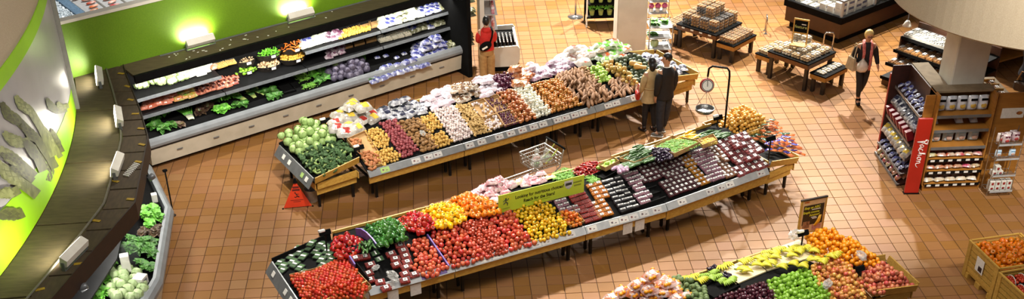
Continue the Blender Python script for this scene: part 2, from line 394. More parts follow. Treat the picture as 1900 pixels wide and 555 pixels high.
# ---- straight cooler along the green wall
FC = Frame((-2.61, 23.97), R(34))
A0, A1 = -3.85, 3.72
cool = thing('produce_cooler', 'long open-front refrigerated produce case below the green wall', 'cooler', FC.p(0, .5, 0))
def cpart(mb, n, m, par=None):
    o = mb.build(n, m, par or cool); o.matrix_parent_inverse = Matrix.Translation(-FC.p(0, .5, 0)) if (par or cool) is cool else Matrix(); return o
cpart(extr(FC, [(.3, 0), (.3, .14), (1.0, .14), (1.0, 0)], A0, A1), 'kick_plate', M_blackm)
cpart(extr(FC, [(.11, .12), (.06, .475), (.2, .5), (1.0, .5), (1.0, .12)], A0, A1), 'front_panel', M_cream)
cpart(extr(FC, [(.05, .50), (.02, .53), (.01, .58), (.04, .64), (.09, .68), (.12, .685), (.14, .6), (.14, .50)], A0, A1), 'bumper', M_bump)
cpart(extr(FC, [(.05, .475), (.05, .50), (.16, .50), (.16, .475)], A0, A1), 'trim_strip', M_blackm)
cpart(extr(FC, [(.14, .5), (.14, .56), (.96, .72), (.96, .5)], A0, A1), 'deck', M_black)
cpart(extr(FC, [(.96, .5), (.96, 1.75), (1.04, 1.75), (1.04, .5)], A0, A1), 'back_panel', M_black)
for n0, z in ((.5, .98), (.55, 1.33)):
    for a, b in ((A0, -1.93), (-1.91, .0), (.02, 1.9), (1.92, A1)):
        if z > 1.2 and a == -1.91: continue
        sh = cpart(extr(FC, [(n0, z-.02), (n0, z), (.96, z+.08), (.96, z+.06)], a, b), 'shelf', M_blackm)
        cpart(extr(FC, [(n0-.03, z-.03), (n0-.01, z+.03), (n0, z+.03), (n0, z-.03)], a, b), 'price_rail', mat('cooler_rail_grey', '#5c5f62', '#525558', rough=.4), sh)
cpart(extr(FC, [(.38, 1.745), (.38, 1.90), (.46, 1.90), (.46, 1.745)], A0+.1, A1), 'canopy_fascia', M_black)
cpart(extr(FC, [(.46, 1.85), (.46, 1.90), (1.07, 1.90), (1.07, 1.85)], A0+.1, A1), 'canopy_top', M_ply)
cpart(extr(FC, [(.98, 1.905), (.98, 1.92), (1.02, 1.92), (1.02, 1.905)], A0+.9, A1), 'canopy_cable', M_grey)
cpart(box_at(FC, A1, A1+.10, -.2, 1.1, 0, 2.6), 'end_panel', M_black)
for k in range(9):
    cpart(box_at(FC, -3.3+k*.8, -3.18+k*.8, .055, .07, .31, .33), 'vent_label', M_grey)
# green wall above the cooler
mb = box_at(FC, -5.35, 3.9, 1.08, 1.2, 0, 2.98); gw = struct(mb.build('wall_back', M_green))
mb = box_at(FC, -5.35, 3.9, 1.05, 1.23, 2.98, 3.04); mb.build('wall_cap', M_white, gw)
# crumbs of debris on the canopy
mb = MB()
for k in range(26):
    p = FC.p(random.uniform(-3, 1.5), random.uniform(.52, .95), 1.904); mb.box(p, (random.uniform(.02, .06), .02, .006), Matrix.Rotation(random.random()*3, 3, 'Z'))
o = cpart(mb, 'paper_scraps', M_tagw); stuff(o)
# ---- curved corner case at the left
PB = [Vector(p) for p in ((-5.64, 20.95), (-4.94, 19.2), (-4.74, 16.85), (-5.15, 14.0), (-5.5, 12.6))]
def offs(poly, d):
    out = []; n = len(poly)
    for i, p in enumerate(poly):
        a = (p-poly[i-1]).normalized() if i else None; b = (poly[i+1]-p).normalized() if i < n-1 else None
        na = Vector((a.y, -a.x)) if a else None; nb = Vector((b.y, -b.x)) if b else None
        if na and nb: k = (na+nb).normalized(); k = k/max(.3, k.dot(na))
        else: k = na or nb
        out.append(p+k*d)
    return out
def sweep(poly, prof):       # profile (n,z), n measured inwards (to the left of the picture)
    mb = MB(); rows = []
    for n_, z in prof+[prof[0]]: rows.append([Vector((q.x, q.y, z)) for q in offs(poly, n_)])
    mb.sheet(rows)
    k = len(prof)
    for e in (0, -1): mb.add([rows[i][e] for i in range(k)], [tuple(range(k))])
    return mb
lc = thing('corner_cooler', 'curved corner produce case with grey bumper and plywood canopy at left', 'cooler', (-6, 17.5, 0))
def lpart(mb, n, m, par=None):
    o = mb.build(n, m, par or lc)
    if par is None: o.matrix_parent_inverse = Matrix.Translation((6, -17.5, 0))
    return o
_t = offs(PB, .1); INW = 1 if _t[1].x < PB[1].x else -1
pf = lambda L_: [(n_*INW, z) for n_, z in L_]
lpart(sweep(PB, pf([(.3, 0), (.3, .14), (1.4, .14), (1.4, 0)])), 'kick_plate', M_blackm)
lpart(sweep(PB, pf([(.1, .12), (.06, .46), (1.4, .46), (1.4, .12)])), 'front_panel', M_cream)
lpart(sweep(PB, pf([(.04, .46), (-.01, .5), (-.02, .58), (.02, .66), (.07, .70), (.12, .70), (.14, .46)])), 'bumper', M_bump)
lpart(sweep(PB, pf([(.14, .46), (.14, .56), (1.1, .85), (1.1, .46)])), 'deck', M_black)
lpart(sweep(PB, pf([(1.1, .46), (1.1, 1.62), (1.16, 1.62), (1.16, .46)])), 'back_panel', M_black)
lpart(sweep(PB, pf([(.62, 1.05), (.62, 1.08), (1.1, 1.16), (1.1, 1.12)])), 'shelf', M_blackm)
CO_ = [Vector(p) for p in ((-6.25, 22.75), (-6.09, 22.24), (-5.53, 20.65), (-5.19, 19.53), (-4.97, 17.17), (-5.62, 14.51), (-6.1, 12.6))]
def along(poly, t):
    L_ = [(poly[i+1]-poly[i]).length for i in range(len(poly)-1)]; d = t*sum(L_)
    for i, l in enumerate(L_):
        if d <= l or i == len(L_)-1: return poly[i].lerp(poly[i+1], d/l)
        d -= l
ZC = 1.90
def rib(t):
    o_ = along(CO_, t); y = 22.75+(12.5-22.75)*t
    p = cylp(min(y, 22.75), 0, .02); return Vector((p.x, p.y)), o_
def cquad(t0, t1, f0, f1, z, th, steps=4):
    mb = MB(); a = []; b = []
    for k in range(steps+1):
        i_, o_ = rib(t0+(t1-t0)*k/steps); a.append(i_.lerp(o_, f0)); b.append(i_.lerp(o_, f1))
    poly = [(p.x, p.y) for p in a]+[(p.x, p.y) for p in reversed(b)]
    return mb.prism(poly, z-th, z)
for k in range(5): lpart(cquad(k/5+.002, (k+1)/5-.002, 0, .655, ZC, .03, 6), 'plywood_panel', M_ply)
for k in range(16): lpart(cquad(k/16+.002, (k+1)/16-.002, .66, .985, ZC+random.uniform(-.006, .006), .03, 3), 'edge_board', M_plyb)
mb = MB(); rows = []
for f, z in ((1.0, ZC+.03), (1.0, ZC-.28), (.985, ZC-.28), (.985, ZC+.03), (1.0, ZC+.03)):
    rr = []
    for k in range(61):
        i_, o_ = rib(k/60); q = i_.lerp(o_, f); rr.append(Vector((q.x, q.y, z)))
    rows.append(rr)
mb.sheet(rows); lpart(mb, 'canopy_fascia', M_fascia)
mb = MB(); pts = []
for k in range(41):
    i_, o_ = rib(.02+.96*k/40); q = i_.lerp(o_, .645); pts.append((q.x, q.y, ZC+.03))
mb.tube(pts, .018, 6); lpart(mb, 'conduit', mat('conduit_grey', '#6d675a', '#5f594d', rough=.5))
for k in range(14):
    t = .04+.062*k; i_, o_ = rib(t); q = i_.lerp(o_, random.choice((.93, .9, .7)))
    mb = MB(); mb.box((q.x, q.y, ZC+.009), (.13, .06, .004), Matrix.Rotation(random.uniform(-.6, .6), 3, 'Z')); lpart(mb, 'tape_patch', M_tape)
i_, o_ = rib(.44); q = i_.lerp(o_, .83); mb = MB()
for k in range(9):
    mb.box((q.x+.012*k, q.y+.05*k-.2, ZC+.02), (.12, .012, .02), Matrix.Rotation(-.5, 3, 'Z'))
lpart(mb, 'vent_grille', M_tagw)
# ---- floodlights on the canopies
def floodlight(p, aim, label, power, L_=.46, col=(1, .95, .8), tilt=12):
    a = Vector((aim[0]-p[0], aim[1]-p[1], 0)); rz = math.atan2(a.y, a.x)-math.pi/2
    t = thing('floodlight', label, 'floodlight', p, rz, 'floodlights on the canopies')
    rx = Matrix.Rotation(R(tilt), 3, 'X')
    mb = MB(); mb.hexa([rx @ Vector(q)+Vector((0, 0, .13)) for q in ((-L_/2, -.07, -.05), (L_/2, -.07, -.05), (L_/2, .05, -.09), (-L_/2, .05, -.09), (-L_/2, -.07, .05), (L_/2, -.07, .05), (L_/2, .05, .09), (-L_/2, .05, .09))])
    part(mb, 'housing', M_white, t)
    mb = MB(); mb.box(rx @ Vector((0, .055, 0))+Vector((0, 0, .13)), (L_-.03, .008, .16), rx); part(mb, 'lens', M_lens, t)
    mb = MB()
    for s_ in (-1, 1): mb.box((s_*(L_/2+.012), 0, .07), (.012, .05, .14))
    mb.box((0, 0, .006), (L_+.04, .06, .012)); part(mb, 'bracket', M_grey, t)
    d = bpy.data.lights.new('floodlight_beam', 'AREA'); d.shape = 'RECTANGLE'; d.size = L_-.05; d.size_y = .14; d.energy = power; d.color = col; d.spread = R(150)
    o = bpy.data.objects.new('floodlight_beam', d); COL.objects.link(o); o.parent = t
    dirv = rx @ Vector((0, 1, 0)); o.location = rx @ Vector((0, .065, 0))+Vector((0, 0, .13)); o.rotation_euler = dirv.to_track_quat('-Z', 'Y').to_euler()
    return t
for (u, v), pw, lb in (((186, 152), 9, 'white floodlight on the plywood canopy nearest the green wall, facing the curved banner'), ((222, 228), 10, 'white floodlight second from the green wall, aimed at the curved banner'),
                   ((220, 318), 11, 'white floodlight on the plywood canopy beside the small white vent grille'), ((140, 482), 14, 'large floodlight nearest the bottom left corner, on the plywood canopy')):
    p = gp(u, v, ZC+.005); floodlight(p, (p.x-3, p.y+(-.8 if v < 260 else -.1 if v < 400 else .9)), lb, pw, .62)
for (u, v), lb in (((362, 80), 'grey floodlight washing the green wall, left of the two'), ((549, 32), 'grey floodlight washing the green wall, right of the two')):
    s_, n_ = FC.at(u, v, 1.91); p = FC.p(s_, .9, 1.91); q = FC.p(s_, 3, 1.91); floodlight(p, q, lb, 17, .6, tilt=38)
# ================================================================== PRODUCE PROTOTYPES
PROTOS = []
def one(name, mb, mats, smooth=True, sub=0):
    o = mb.build(name, mats, smooth=smooth, sub=sub); PROTOS.append(o); return o
def root(name):
    o = bpy.data.objects.new(name, None); COL.objects.link(o); o.empty_display_size = .05; PROTOS.append(o); return o
APPLE = [(.004, -.40), (.16, -.47), (.30, -.42), (.44, -.22), (.5, .05), (.46, .28), (.33, .43), (.17, .46), (.07, .40), (.01, .34)]
def scaled(prof, d): return [(a*d, b*d) for a, b in prof]
def lumpy(seed, k=.12):
    rg = random.Random(seed); cs = [(Vector((rg.uniform(-1, 1), rg.uniform(-1, 1), rg.uniform(-1, 1))).normalized(), rg.uniform(-k, k)) for _ in range(7)]
    return lambda d: 1+sum(a*max(0, d.dot(c))**2 for c, a in cs)
M_stem = mat('stem_green', '#4e6b1e', '#3d5718', rough=.6)
M_twig = mat('stem_brown', '#5b4525', '#4a371c', rough=.7)
def fruit(name, d, m, prof=APPLE, stem=None, n=12, sx=1, sy=1, lobes=0, lobe=0):
    mb = MB(); mb.lathe(scaled(prof, d), n, sx=sx, sy=sy, lobes=lobes, lobe=lobe); o = one(name, mb, m)
    if stem:
        sm, kind = stem; mb = MB()
        if kind == 'twig': mb.tube([(0, 0, .33*d), (.02*d, .01*d, .6*d)], .025*d, 5)
        elif kind == 'peg': mb.tube([(0, 0, .36*d), (.02*d, 0, .48*d), (.08*d, .02*d, .66*d)], .07*d, 6)
        elif kind == 'calyx':
            for k in range(5):
                q = 2*math.pi*k/5; c, s_ = math.cos(q), math.sin(q); t = Vector((-s_, c, 0))*.07*d
                a = Vector((c*.04*d, s_*.04*d, .40*d)); b = Vector((c*.17*d, s_*.17*d, .475*d)); e = Vector((c*.30*d, s_*.30*d, .46*d))
                mb.add([a-t*.5, a+t*.5, b+t, b-t, e], [(0, 1, 2, 3), (3, 2, 4)])
            mb.tube([(0, 0, .40*d), (.02*d, 0, .56*d)], .03*d, 4)
        part(mb, 'stem', sm, o)
    return o
def potato(name, r, m, seed, k=.15):
    mb = MB(); mb.ell((0, 0, 0), r, 11, 7, fn=lumpy(seed, k)); return one(name, mb, m)
M_cab = mat('cabbage_leaf', '#a3bb78', '#86a45c', rough=.5, scale=9, rnd=.12, bump=.3)
def make_cabbage(name='cabbage', r=.085, m=M_cab, m2=None):
    o = root(name); mb = MB(); mb.ell((0, 0, r), (r, r, r*.93), 14, 9, fn=lumpy(3, .06)); part(mb, 'head', m, o, smooth=True)
    for k in range(4):
        mb = MB(); rows = []; q0 = k*1.57+.3
        for i in range(5):
            a = -.9+1.75*i/4; row = []
            for j in range(6):
                q = q0+(-.62+1.24*j/5)*(1-.25*abs(a)); rr = r*(1.05+.05*math.sin(j*2.1+k)+(.1 if i == 4 else 0))
                row.append(Vector((rr*math.cos(a)*math.cos(q), rr*math.cos(a)*math.sin(q), r+rr*.93*math.sin(a))))
            rows.append(row)
        mb.sheet(rows); part(mb, 'leaf', m2 or m, o, smooth=True)
    return o
P_cab = make_cabbage()
M_bro = mat('broccoli_floret', '#2c4424', '#3f5f30', rough=.8, scale=40, rnd=.2, bump=1.0)
M_bros = mat('broccoli_stalk', '#a9bd7c', '#8fa85c', rough=.5, rnd=.1)
def make_broccoli():
    o = root('broccoli'); mb = MB(); rg = random.Random(4)
    for k in range(13):
        a = rg.uniform(0, 6.28); rr = .055*math.sqrt(rg.random()); mb.ell((rr*math.cos(a), rr*math.sin(a), .075-.25*rr), (.026, .026, .022), 7, 5, wob=.14)
    part(mb, 'floret', M_bro, o)
    mb = MB(); mb.tube([(0, 0, .06), (.01, 0, 0), (.012, .004, -.05)], .02, 7, rs=[.032, .02, .019])
    for k in range(4): q = k*1.57; mb.tube([(0, 0, .02), (.03*math.cos(q), .03*math.sin(q), .06)], .01, 5)
    part(mb, 'stalk', M_bros, o, smooth=True); return o
P_bro = make_broccoli()
# leafy bunch: cluster of curved leaves round a rib
def make_leafy(name, m, m2, n=16, L_=.16, W_=.06, curl=.5, seed=1, flat=.6):
    o = root(name); rg = random.Random(seed); groups = [MB(), MB(), MB(), MB()]; rib_ = MB()
    for k in range(n):
        q = rg.uniform(0, 6.28); el = rg.uniform(.15, 1.2)*flat; l = L_*rg.uniform(.7, 1.1); w_ = W_*rg.uniform(.7, 1.2)
        dx, dy = math.cos(q), math.sin(q); rows = []
        for i in range(5):
            t = i/4; x = l*t*math.cos(el); z = l*t*math.sin(el)*1.1-curl*l*t*t*.6; ww = w_*(math.sin(math.pi*min(1, .12+.8*t)))*(1 if i < 4 else .5)
            rows.append([Vector((dx*x-dy*ww*s_, dy*x+dx*ww*s_, z+abs(s_)*ww*.35+rg.uniform(-.006, .006)+.02)) for s_ in (-1, -.5, 0, .5, 1)])
        groups[k % 4].sheet(rows); rib_.tube([Vector((0, 0, .02)), rows[2][2]+Vector((0, 0, .002))], .004, 4)
    for g in groups: part(g, 'leaf_layer', m, o, smooth=True)
    part(rib_, 'rib', m2, o); return o
M_kale = mat('dark_leaf', '#2c5a1c', '#4d8530', rough=.5, scale=14, rnd=.2, bump=.5)
M_lett = mat('bright_leaf', '#4f9a2a', '#7cc048', rough=.45, scale=12, rnd=.2, bump=.4)
M_redl = mat('red_leaf', '#3b2420', '#5d4a30', rough=.5, scale=12, rnd=.2, bump=.4)
M_rib = mat('leaf_rib', '#b9cf8f', '#a2bd74', rough=.5)
P_kale = make_leafy('leafy_green_bunch', M_kale, M_rib, 18, seed=2)
P_lett = make_leafy('lettuce_bunch', M_lett, M_rib, 20, seed=3, L_=.15, W_=.06)
P_redl = make_leafy('red_leaf_lettuce', M_redl, M_rib, 18, seed=4, L_=.14)
# leek-like bunch lying down
def make_bunch(name, mw, mg, n=7, L_=.34, r=.012):
    o = root(name); a = MB(); b = MB(); rg = random.Random(5)
    for k in range(n):
        x = (k-n/2)*r*1.5; y = rg.uniform(-.01, .01)
        a.tube([(x*.7, y, r), (x, y+.12, r*1.4)], r, 6); b.tube([(x, y+.12, r*1.4), (x*1.6, y+.22, r*2.4), (x*2.6, y+L_, r*2)], r, 5, rs=[r, r*1.1, r*.5])
    part(a, 'stalk', mw, o, smooth=True); part(b, 'leaf_top', mg, o, smooth=True); return o
M_wstalk = mat('white_stalk', '#e3e8cf', '#cfd9b0', rough=.45)
P_leek = make_bunch('leek_bunch', M_wstalk, M_lett)
# potatoes, onions, garlic, ginger
M_py = mat('yellow_potato_skin', '#caa452', '#b58a3c', rough=.65, scale=18, rnd=.15)
M_pr = mat('red_potato_skin', '#8e3f44', '#7a3036', rough=.6, scale=18, rnd=.18)
M_pb = mat('russet_skin', '#8a6539', '#755229', rough=.75, scale=22, rnd=.18)
P_py = [potato('yellow_potato', (.035, .03, .027), M_py, s) for s in (1, 2)]
P_pr = [potato('red_potato', (.036, .032, .03), M_pr, s) for s in (3, 4)]
P_pb = [potato('russet_potato', (.052, .034, .03), M_pb, s) for s in (5, 6)]
M_gar = mat('garlic_skin', '#dccfc8', '#c0aaa8', rough=.55, scale=16, rnd=.1)
P_gar = [fruit('garlic_bulb', .058, M_gar, [(.01, -.4), (.3, -.38), (.5, -.12), (.47, .1), (.25, .33), (.09, .46), (.06, .62), (.01, .64)], n=10, lobes=5, lobe=.06)]
M_gin = mat('ginger_skin', '#c2a063', '#a9874c', rough=.7, scale=20, rnd=.15)
def make_ginger(seed):
    rg = random.Random(seed); mb = MB(); mb.ell((0, 0, 0), (.04, .02, .018), 8, 6, fn=lumpy(seed, .2))
    for k in range(4):
        q = rg.uniform(0, 6.28); mb.ell((.032*math.cos(q), .022*math.sin(q), rg.uniform(-.004, .01)), (.022, .014, .014), 7, 5, rot=Matrix.Rotation(q, 3, 'Z'))
    return one('ginger_root', mb, M_gin)
P_gin = [make_ginger(1), make_ginger(2)]
ONION = [(.01, -.44), (.12, -.44), (.36, -.34), (.5, -.05), (.46, .2), (.28, .38), (.1, .46), (.05, .6), (.01, .62)]
M_on = mat('brown_onion_skin', '#c4873f', '#a8692c', rough=.4, scale=10, rnd=.14, hue=.01)
M_on2 = mat('copper_onion_skin', '#b97342', '#9d5c32', rough=.4, scale=10, rnd=.14, hue=.01)
M_onw = mat('white_onion_skin', '#e4e2d4', '#cfcdb8', rough=.35, scale=10, rnd=.06)
M_onr = mat('red_onion_skin', '#5b1f3d', '#44152e', rough=.35, scale=10, rnd=.2)
P_on = [fruit('brown_onion', .068, M_on, ONION, n=10)]; P_on2 = [fruit('copper_onion', .085, M_on2, ONION, n=10)]
P_onw = [fruit('white_onion', .08, M_onw, ONION, n=10)]; P_onr = [fruit('red_onion', .075, M_onr, ONION, n=10)]; P_sha = [fruit('shallot', .042, M_onr, ONION, n=8)]
M_yam = mat('yam_skin', '#6f4a2c', '#8a6340', rough=.75, scale=22, rnd=.2)
P_yam = [potato('yam', (.105, .036, .034), M_yam, s, .25) for s in (7, 8)]
M_sqg = mat('chayote_skin', '#9cc04e', '#84ab3e', rough=.45, scale=8, rnd=.1); P_chay = [potato('chayote_squash', (.05, .04, .037), M_sqg, 9, .2)]
M_squ = mat('tan_squash_skin', '#c3a155', '#ab8743', rough=.5, scale=8, rnd=.15, hue=.015); P_squ = [fruit('round_squash', .115, M_squ, APPLE, (M_twig, 'peg'), n=14, lobes=7, lobe=.03)]
M_aco = mat('acorn_squash_skin', '#33402a', '#48553a', rough=.5, scale=8, rnd=.15); P_aco = [fruit('acorn_squash', .12, M_aco, APPLE, (M_twig, 'peg'), n=16, lobes=8, lobe=.06)]
M_but = mat('butternut_skin', '#cfa258', '#c2934a', rough=.5, scale=6)
def make_butternut():
    mb = MB(); mb.lathe([(.005, -.12), (.05, -.115), (.068, -.07), (.06, -.02), (.042, .03), (.04, .09), (.042, .13), (.03, .15), (.005, .155)], 12, rot=Matrix.Rotation(R(90), 3, 'Y')); return one('butternut_squash', mb, M_but)
P_but = [make_butternut()]
# tomatoes, peppers
M_tom = mat('tomato_skin', '#c9533a', '#b54328', rough=.22, scale=8, rnd=.14, hue=.012, coat=.3)
M_tomv = mat('vine_tomato_skin', '#cc441e', '#b83818', rough=.2, scale=8, rnd=.14, hue=.01, coat=.3)
M_tomp = mat('pink_tomato_skin', '#d06446', '#c25438', rough=.25, scale=8, rnd=.1, hue=.01)
M_tomr = mat('roma_tomato_skin', '#ba4a30', '#a43c24', rough=.22, scale=8, rnd=.14, coat=.3)
M_tomy = mat('yellow_tomato_skin', '#dfb41c', '#d2a016', rough=.25, scale=8, rnd=.1, hue=.012, coat=.3)
M_tomo = mat('orange_tomato_skin', '#cf7a20', '#c25c1c', rough=.25, scale=8, rnd=.15, hue=.02)
TOM = [(.01, -.42), (.2, -.42), (.42, -.26), (.5, 0), (.44, .24), (.26, .38), (.1, .38), (.01, .34)]
P_tom = [fruit('tomato', .088, M_tom, TOM, n=12)]; P_tomv = [fruit('vine_tomato', .066, M_tomv, TOM, n=10)]; P_tomp = [fruit('pink_tomato', .085, M_tomp, TOM, n=12)]
P_tomr = [fruit('roma_tomato', .062, M_tomr, [(.01, -.55), (.2, -.55), (.42, -.36), (.5, 0), (.44, .34), (.26, .5), (.01, .5)], n=10)]
P_tomy = [fruit('yellow_tomato', .078, M_tomy, TOM, (M_stem, 'calyx'), n=10)]; P_tomo = [fruit('orange_tomato', .075, M_tomo, TOM, n=10)]
PEP = [(.01, -.5), (.18, -.52), (.34, -.42), (.44, -.1), (.5, .2), (.46, .38), (.3, .48), (.14, .46), (.05, .38), (.01, .36)]
def pepper(name, c1, c2, d=.105): return [fruit(name, d, mat(name+'_skin', c1, c2, rough=.18, scale=6, rnd=.14, hue=.008, coat=.4), PEP, (M_stem, 'peg'), n=12, lobes=4, lobe=.08)]
P_pepr = pepper('red_pepper', '#b82218', '#9c1812'); P_pepg = pepper('green_pepper', '#265618', '#3a7226'); P_pepy = pepper('yellow_pepper', '#e8b208', '#dca004'); P_pepo = pepper('orange_pepper', '#dd7a12', '#d06a0c')
M_chil = mat('chili_skin', '#a01a10', '#86120c', rough=.2, rnd=.15); 
def make_long(name, m, L_, r, bend=.02, n=7):
    mb = MB(); pts = [(-L_/2, 0, 0), (-L_*.42, 0, 0), (-L_*.2, bend*.7, 0), (0, bend, 0), (L_*.2, bend*.7, 0), (L_*.42, 0, 0), (L_/2, 0, 0)]
    mb.tube(pts, r, n, rs=[r*.3, r*.8, r, r, r, r*.7, r*.25]); return one(name, mb, m)
P_chil = [make_long('long_red_pepper', M_chil, .16, .016)]
M_zuc = mat('zucchini_skin', '#274a1c', '#3a6228', rough=.3, scale=20, rnd=.2); P_zuc = [make_long('zucchini', M_zuc, .2, .02, .01)]
M_yzu = mat('yellow_zucchini_skin', '#e0b412', '#cfa010', rough=.3, scale=12, rnd=.1); P_yzu = [make_long('yellow_zucchini', M_yzu, .2, .024, .01)]
M_cuc = mat('cucumber_skin', '#2c5420', '#43702c', rough=.3, scale=25, rnd=.15)
M_egg = mat('eggplant_skin', '#1a1020', '#2a1830', rough=.15, scale=6, rnd=.2); P_egg = [potato('small_eggplant', (.045, .024, .022), M_egg, 11, .1)]
M_eggl = mat('pale_eggplant_skin', '#8a6a84', '#a58a9c', rough=.2, scale=6); P_eggl = [potato('pale_eggplant', (.06, .032, .03), M_eggl, 12, .15)]
M_wht = mat('white_radish_skin', '#e8e8de', '#d8d8ca', rough=.4, rnd=.05); P_wht = [make_long('white_radish', M_wht, .16, .026, .005)]
# apples, oranges, bananas
M_or = mat('orange_peel', '#ea980f', '#e08a0a', rough=.4, scale=60, rnd=.08, bump=.2); P_or = [fruit('orange', .085, M_or, [(.01, -.46), (.2, -.45), (.42, -.28), (.5, 0), (.42, .28), (.2, .45), (.01, .46)], n=12)]
M_apg = mat('green_apple_skin', '#86b336', '#79a52c', rough=.25, scale=7, rnd=.1, coat=.3); P_apg = [fruit('green_apple', .08, M_apg, APPLE, (M_twig, 'twig'))]
M_apr = mat('red_apple_skin', '#b84a3c', '#c87a54', rough=.3, scale=9, rnd=.15, hue=.015, coat=.2); P_apr = [fruit('red_apple', .085, M_apr, APPLE, (M_twig, 'twig'))]
M_apf = mat('blush_apple_skin', '#c2623e', '#cfa046', rough=.3, scale=9, rnd=.12, hue=.02, coat=.2); P_apf = [fruit('blush_apple', .08, M_apf, APPLE, (M_twig, 'twig'))]
M_plu = mat('dark_plum_skin', '#3a1220', '#4c1826', rough=.15, scale=7, rnd=.2, coat=.4); P_plu = [fruit('dark_red_plum', .075, M_plu, APPLE, n=12)]
M_art = mat('artichoke_skin', '#6f8450', '#57693e', rough=.6, scale=30, rnd=.15, bump=.8); P_art = [fruit('artichoke', .095, M_art, [(.02, -.5), (.3, -.42), (.5, -.1), (.46, .15), (.3, .38), (.01, .5)], n=12, lobes=6, lobe=.08)]
def make_banana(name, c1, c2, tip, n=6, seed=0):
    o = root(name); m = mat(name+'_peel', c1, c2, rough=.45, scale=9, rnd=.08); mt = mat(name+'_crown', tip, rough=.6); rg = random.Random(seed)
    for k in range(n):
        q = (k-(n-1)/2)*.17; l = .19*rg.uniform(.92, 1.08); pts = []
        for i in range(7):
            t = i/6; x = l*t; z = .012+.055*math.sin(math.pi*(.12+.75*t))+rg.uniform(0, .002); pts.append(Vector((x*math.cos(q)-0*1, x*math.sin(q)*1.25+(k-(n-1)/2)*.008, z)))
        mb = MB(); mb.tube(pts, .018, 7, rs=[.009, .013, .018, .019, .018, .014, .006]); part(mb, 'banana', m, o, smooth=True)
    mb = MB(); mb.tube([(-.035, 0, .05), (.0, 0, .04), (.018, 0, .035)], .014, 6, rs=[.011, .017, .02]); part(mb, 'crown', mt, o, smooth=True)
    return o
P_ban = [make_banana('banana_bunch', '#cfc42e', '#bdb428', '#6f7a26', 6, 1), make_banana('banana_bunch', '#d8c838', '#c4bb2c', '#7f8430', 5, 2)]
P_bang = [make_banana('green_banana_bunch', '#8fae34', '#7c9c2c', '#4f6a1e', 7, 3)]
# ---------------- packs and bags
M_film = mat('clear_film', '#9aa0a0', rough=.07, alpha=.10, spec=1.0)
M_filmw = mat('cloudy_film', '#c8c8c4', '#b8b8b4', rough=.2, alpha=.42, spec=.7, scale=20, bump=.6)
M_lab = mat('white_label', '#f0eeea', '#e4e2de', rough=.4, scale=30)
M_labp = mat('printed_mark', '#2c2320', rough=.5)
def pillow_rows(L_, W_, H, seed, nx=9, ny=7, crease=.012):
    rg = random.Random(seed); top = []
    for i in range(nx):
        row = []
        for j in range(ny):
            x = -1+2*i/(nx-1); y = -1+2*j/(ny-1); k = max(0, (1-x**4))*max(0, (1-y**4)); z = H*k**.5+(rg.uniform(-crease, crease) if 0 < i < nx-1 and 0 < j < ny-1 else 0)
            row.append(Vector((x*L_/2*(1-.05*y*y), y*W_/2*(1-.08*x*x), max(.002, z))))
        top.append(row)
    return top
def make_bag(name, mats, L_=.28, W_=.2, H=.07, seed=1, label=True, contents=None):
    o = root(name); top = pillow_rows(L_, W_, H, seed); mb = MB(); mb.sheet(list(reversed(top))); bot = [[Vector((p.x, p.y, .0)) for p in r_] for r_ in top]; mb.sheet(bot)
    part(mb, 'wrapper', mats[0], o, smooth=True)
    if label:
        sub_ = [[p+Vector((0, 0, .004)) for p in r_[1:6]] for r_ in top[3:7]]; mb = MB(); mb.sheet(list(reversed(sub_))); part(mb, 'printed_panel', mats[1], o, smooth=True)
    if contents:
        cm, cr_ = contents; rg = random.Random(seed+9); mb = MB()
        for k in range(12): mb.ell((rg.uniform(-.38, .38)*L_, rg.uniform(-.36, .36)*W_, rg.uniform(.25, .8)*H), (cr_, cr_*.9, cr_*.8), 8, 5)
        part(mb, 'contents', cm, o, smooth=True)
    return o
def bagm(n, c1, c2, alpha=1, **k): return mat(n, c1, c2, rough=.2, scale=9, rnd=.12, bump=.5, alpha=alpha, spec=.7, **k)
def make_pack(name, cm, L_=.13, W_=.10, H=.055, r=.018, lab='sq', labm=None, film=M_film, tray=None):
    o = root(name); rg = random.Random(len(name)); mb = MB(); nx, ny = max(2, int(L_/(1.9*r))), max(2, int(W_/(1.9*r)))
    for i in range(nx):
        for j in range(ny):
            mb.ell(((i+.5)/nx*L_*.94-L_*.47+rg.uniform(-.003, .003), (j+.5)/ny*W_*.94-W_*.47, H-r*.9+rg.uniform(-.003, .003)), (r, r, r*.9), 7, 5)
    part(mb, 'contents', cm, o, smooth=True)
    mb = MB(); mb.box((0, 0, (H-r)/2), (L_*.96, W_*.96, H-r), top=1.02); part(mb, 'tray', tray or cm, o)
    mb = MB(); mb.rbox((0, 0, H/2+.004), (L_, W_, H+.012), .008); part(mb, 'clear_lid', film, o)
    if lab:
        mb = MB(); lw, lh = (.42*L_, .5*W_) if lab == 'sq' else (.8*L_, .32*W_)
        mb.box((0, 0, H+.0125), (lw, lh, .002)); lb = part(mb, 'label', labm or M_lab, o)
        mb = MB(); mb.box((-.0, .08*lh, H+.0142), (lw*.4, lh*.3, .001)); mb.box((0, -.25*lh, H+.0142), (lw*.7, lh*.08, .001)); part(mb, 'label_print', M_labp, lb)
    return o
M_str = mat('strawberry_red', '#8c1f22', '#6e1518', rough=.25, scale=30, rnd=.15); M_rasp = mat('grape_tomato_red', '#a52a1e', '#8a1f16', rough=.2, scale=20, rnd=.15)
M_blk = mat('blackberry_dark', '#19121a', '#241a22', rough=.3, scale=30); M_cher = mat('cherry_dark_red', '#5c1620', '#44101a', rough=.2, scale=20, rnd=.15)
M_orp = mat('small_orange_tomatoes', '#c66a16', '#d08a20', rough=.25, scale=20, rnd=.1); M_pink = mat('pink_shrink_film', '#b58a96', '#9a6478', rough=.2, scale=12, rnd=.15)
M_mush = mat('brown_contents', '#7a4526', '#8e5a30', rough=.4, scale=18, rnd=.2)
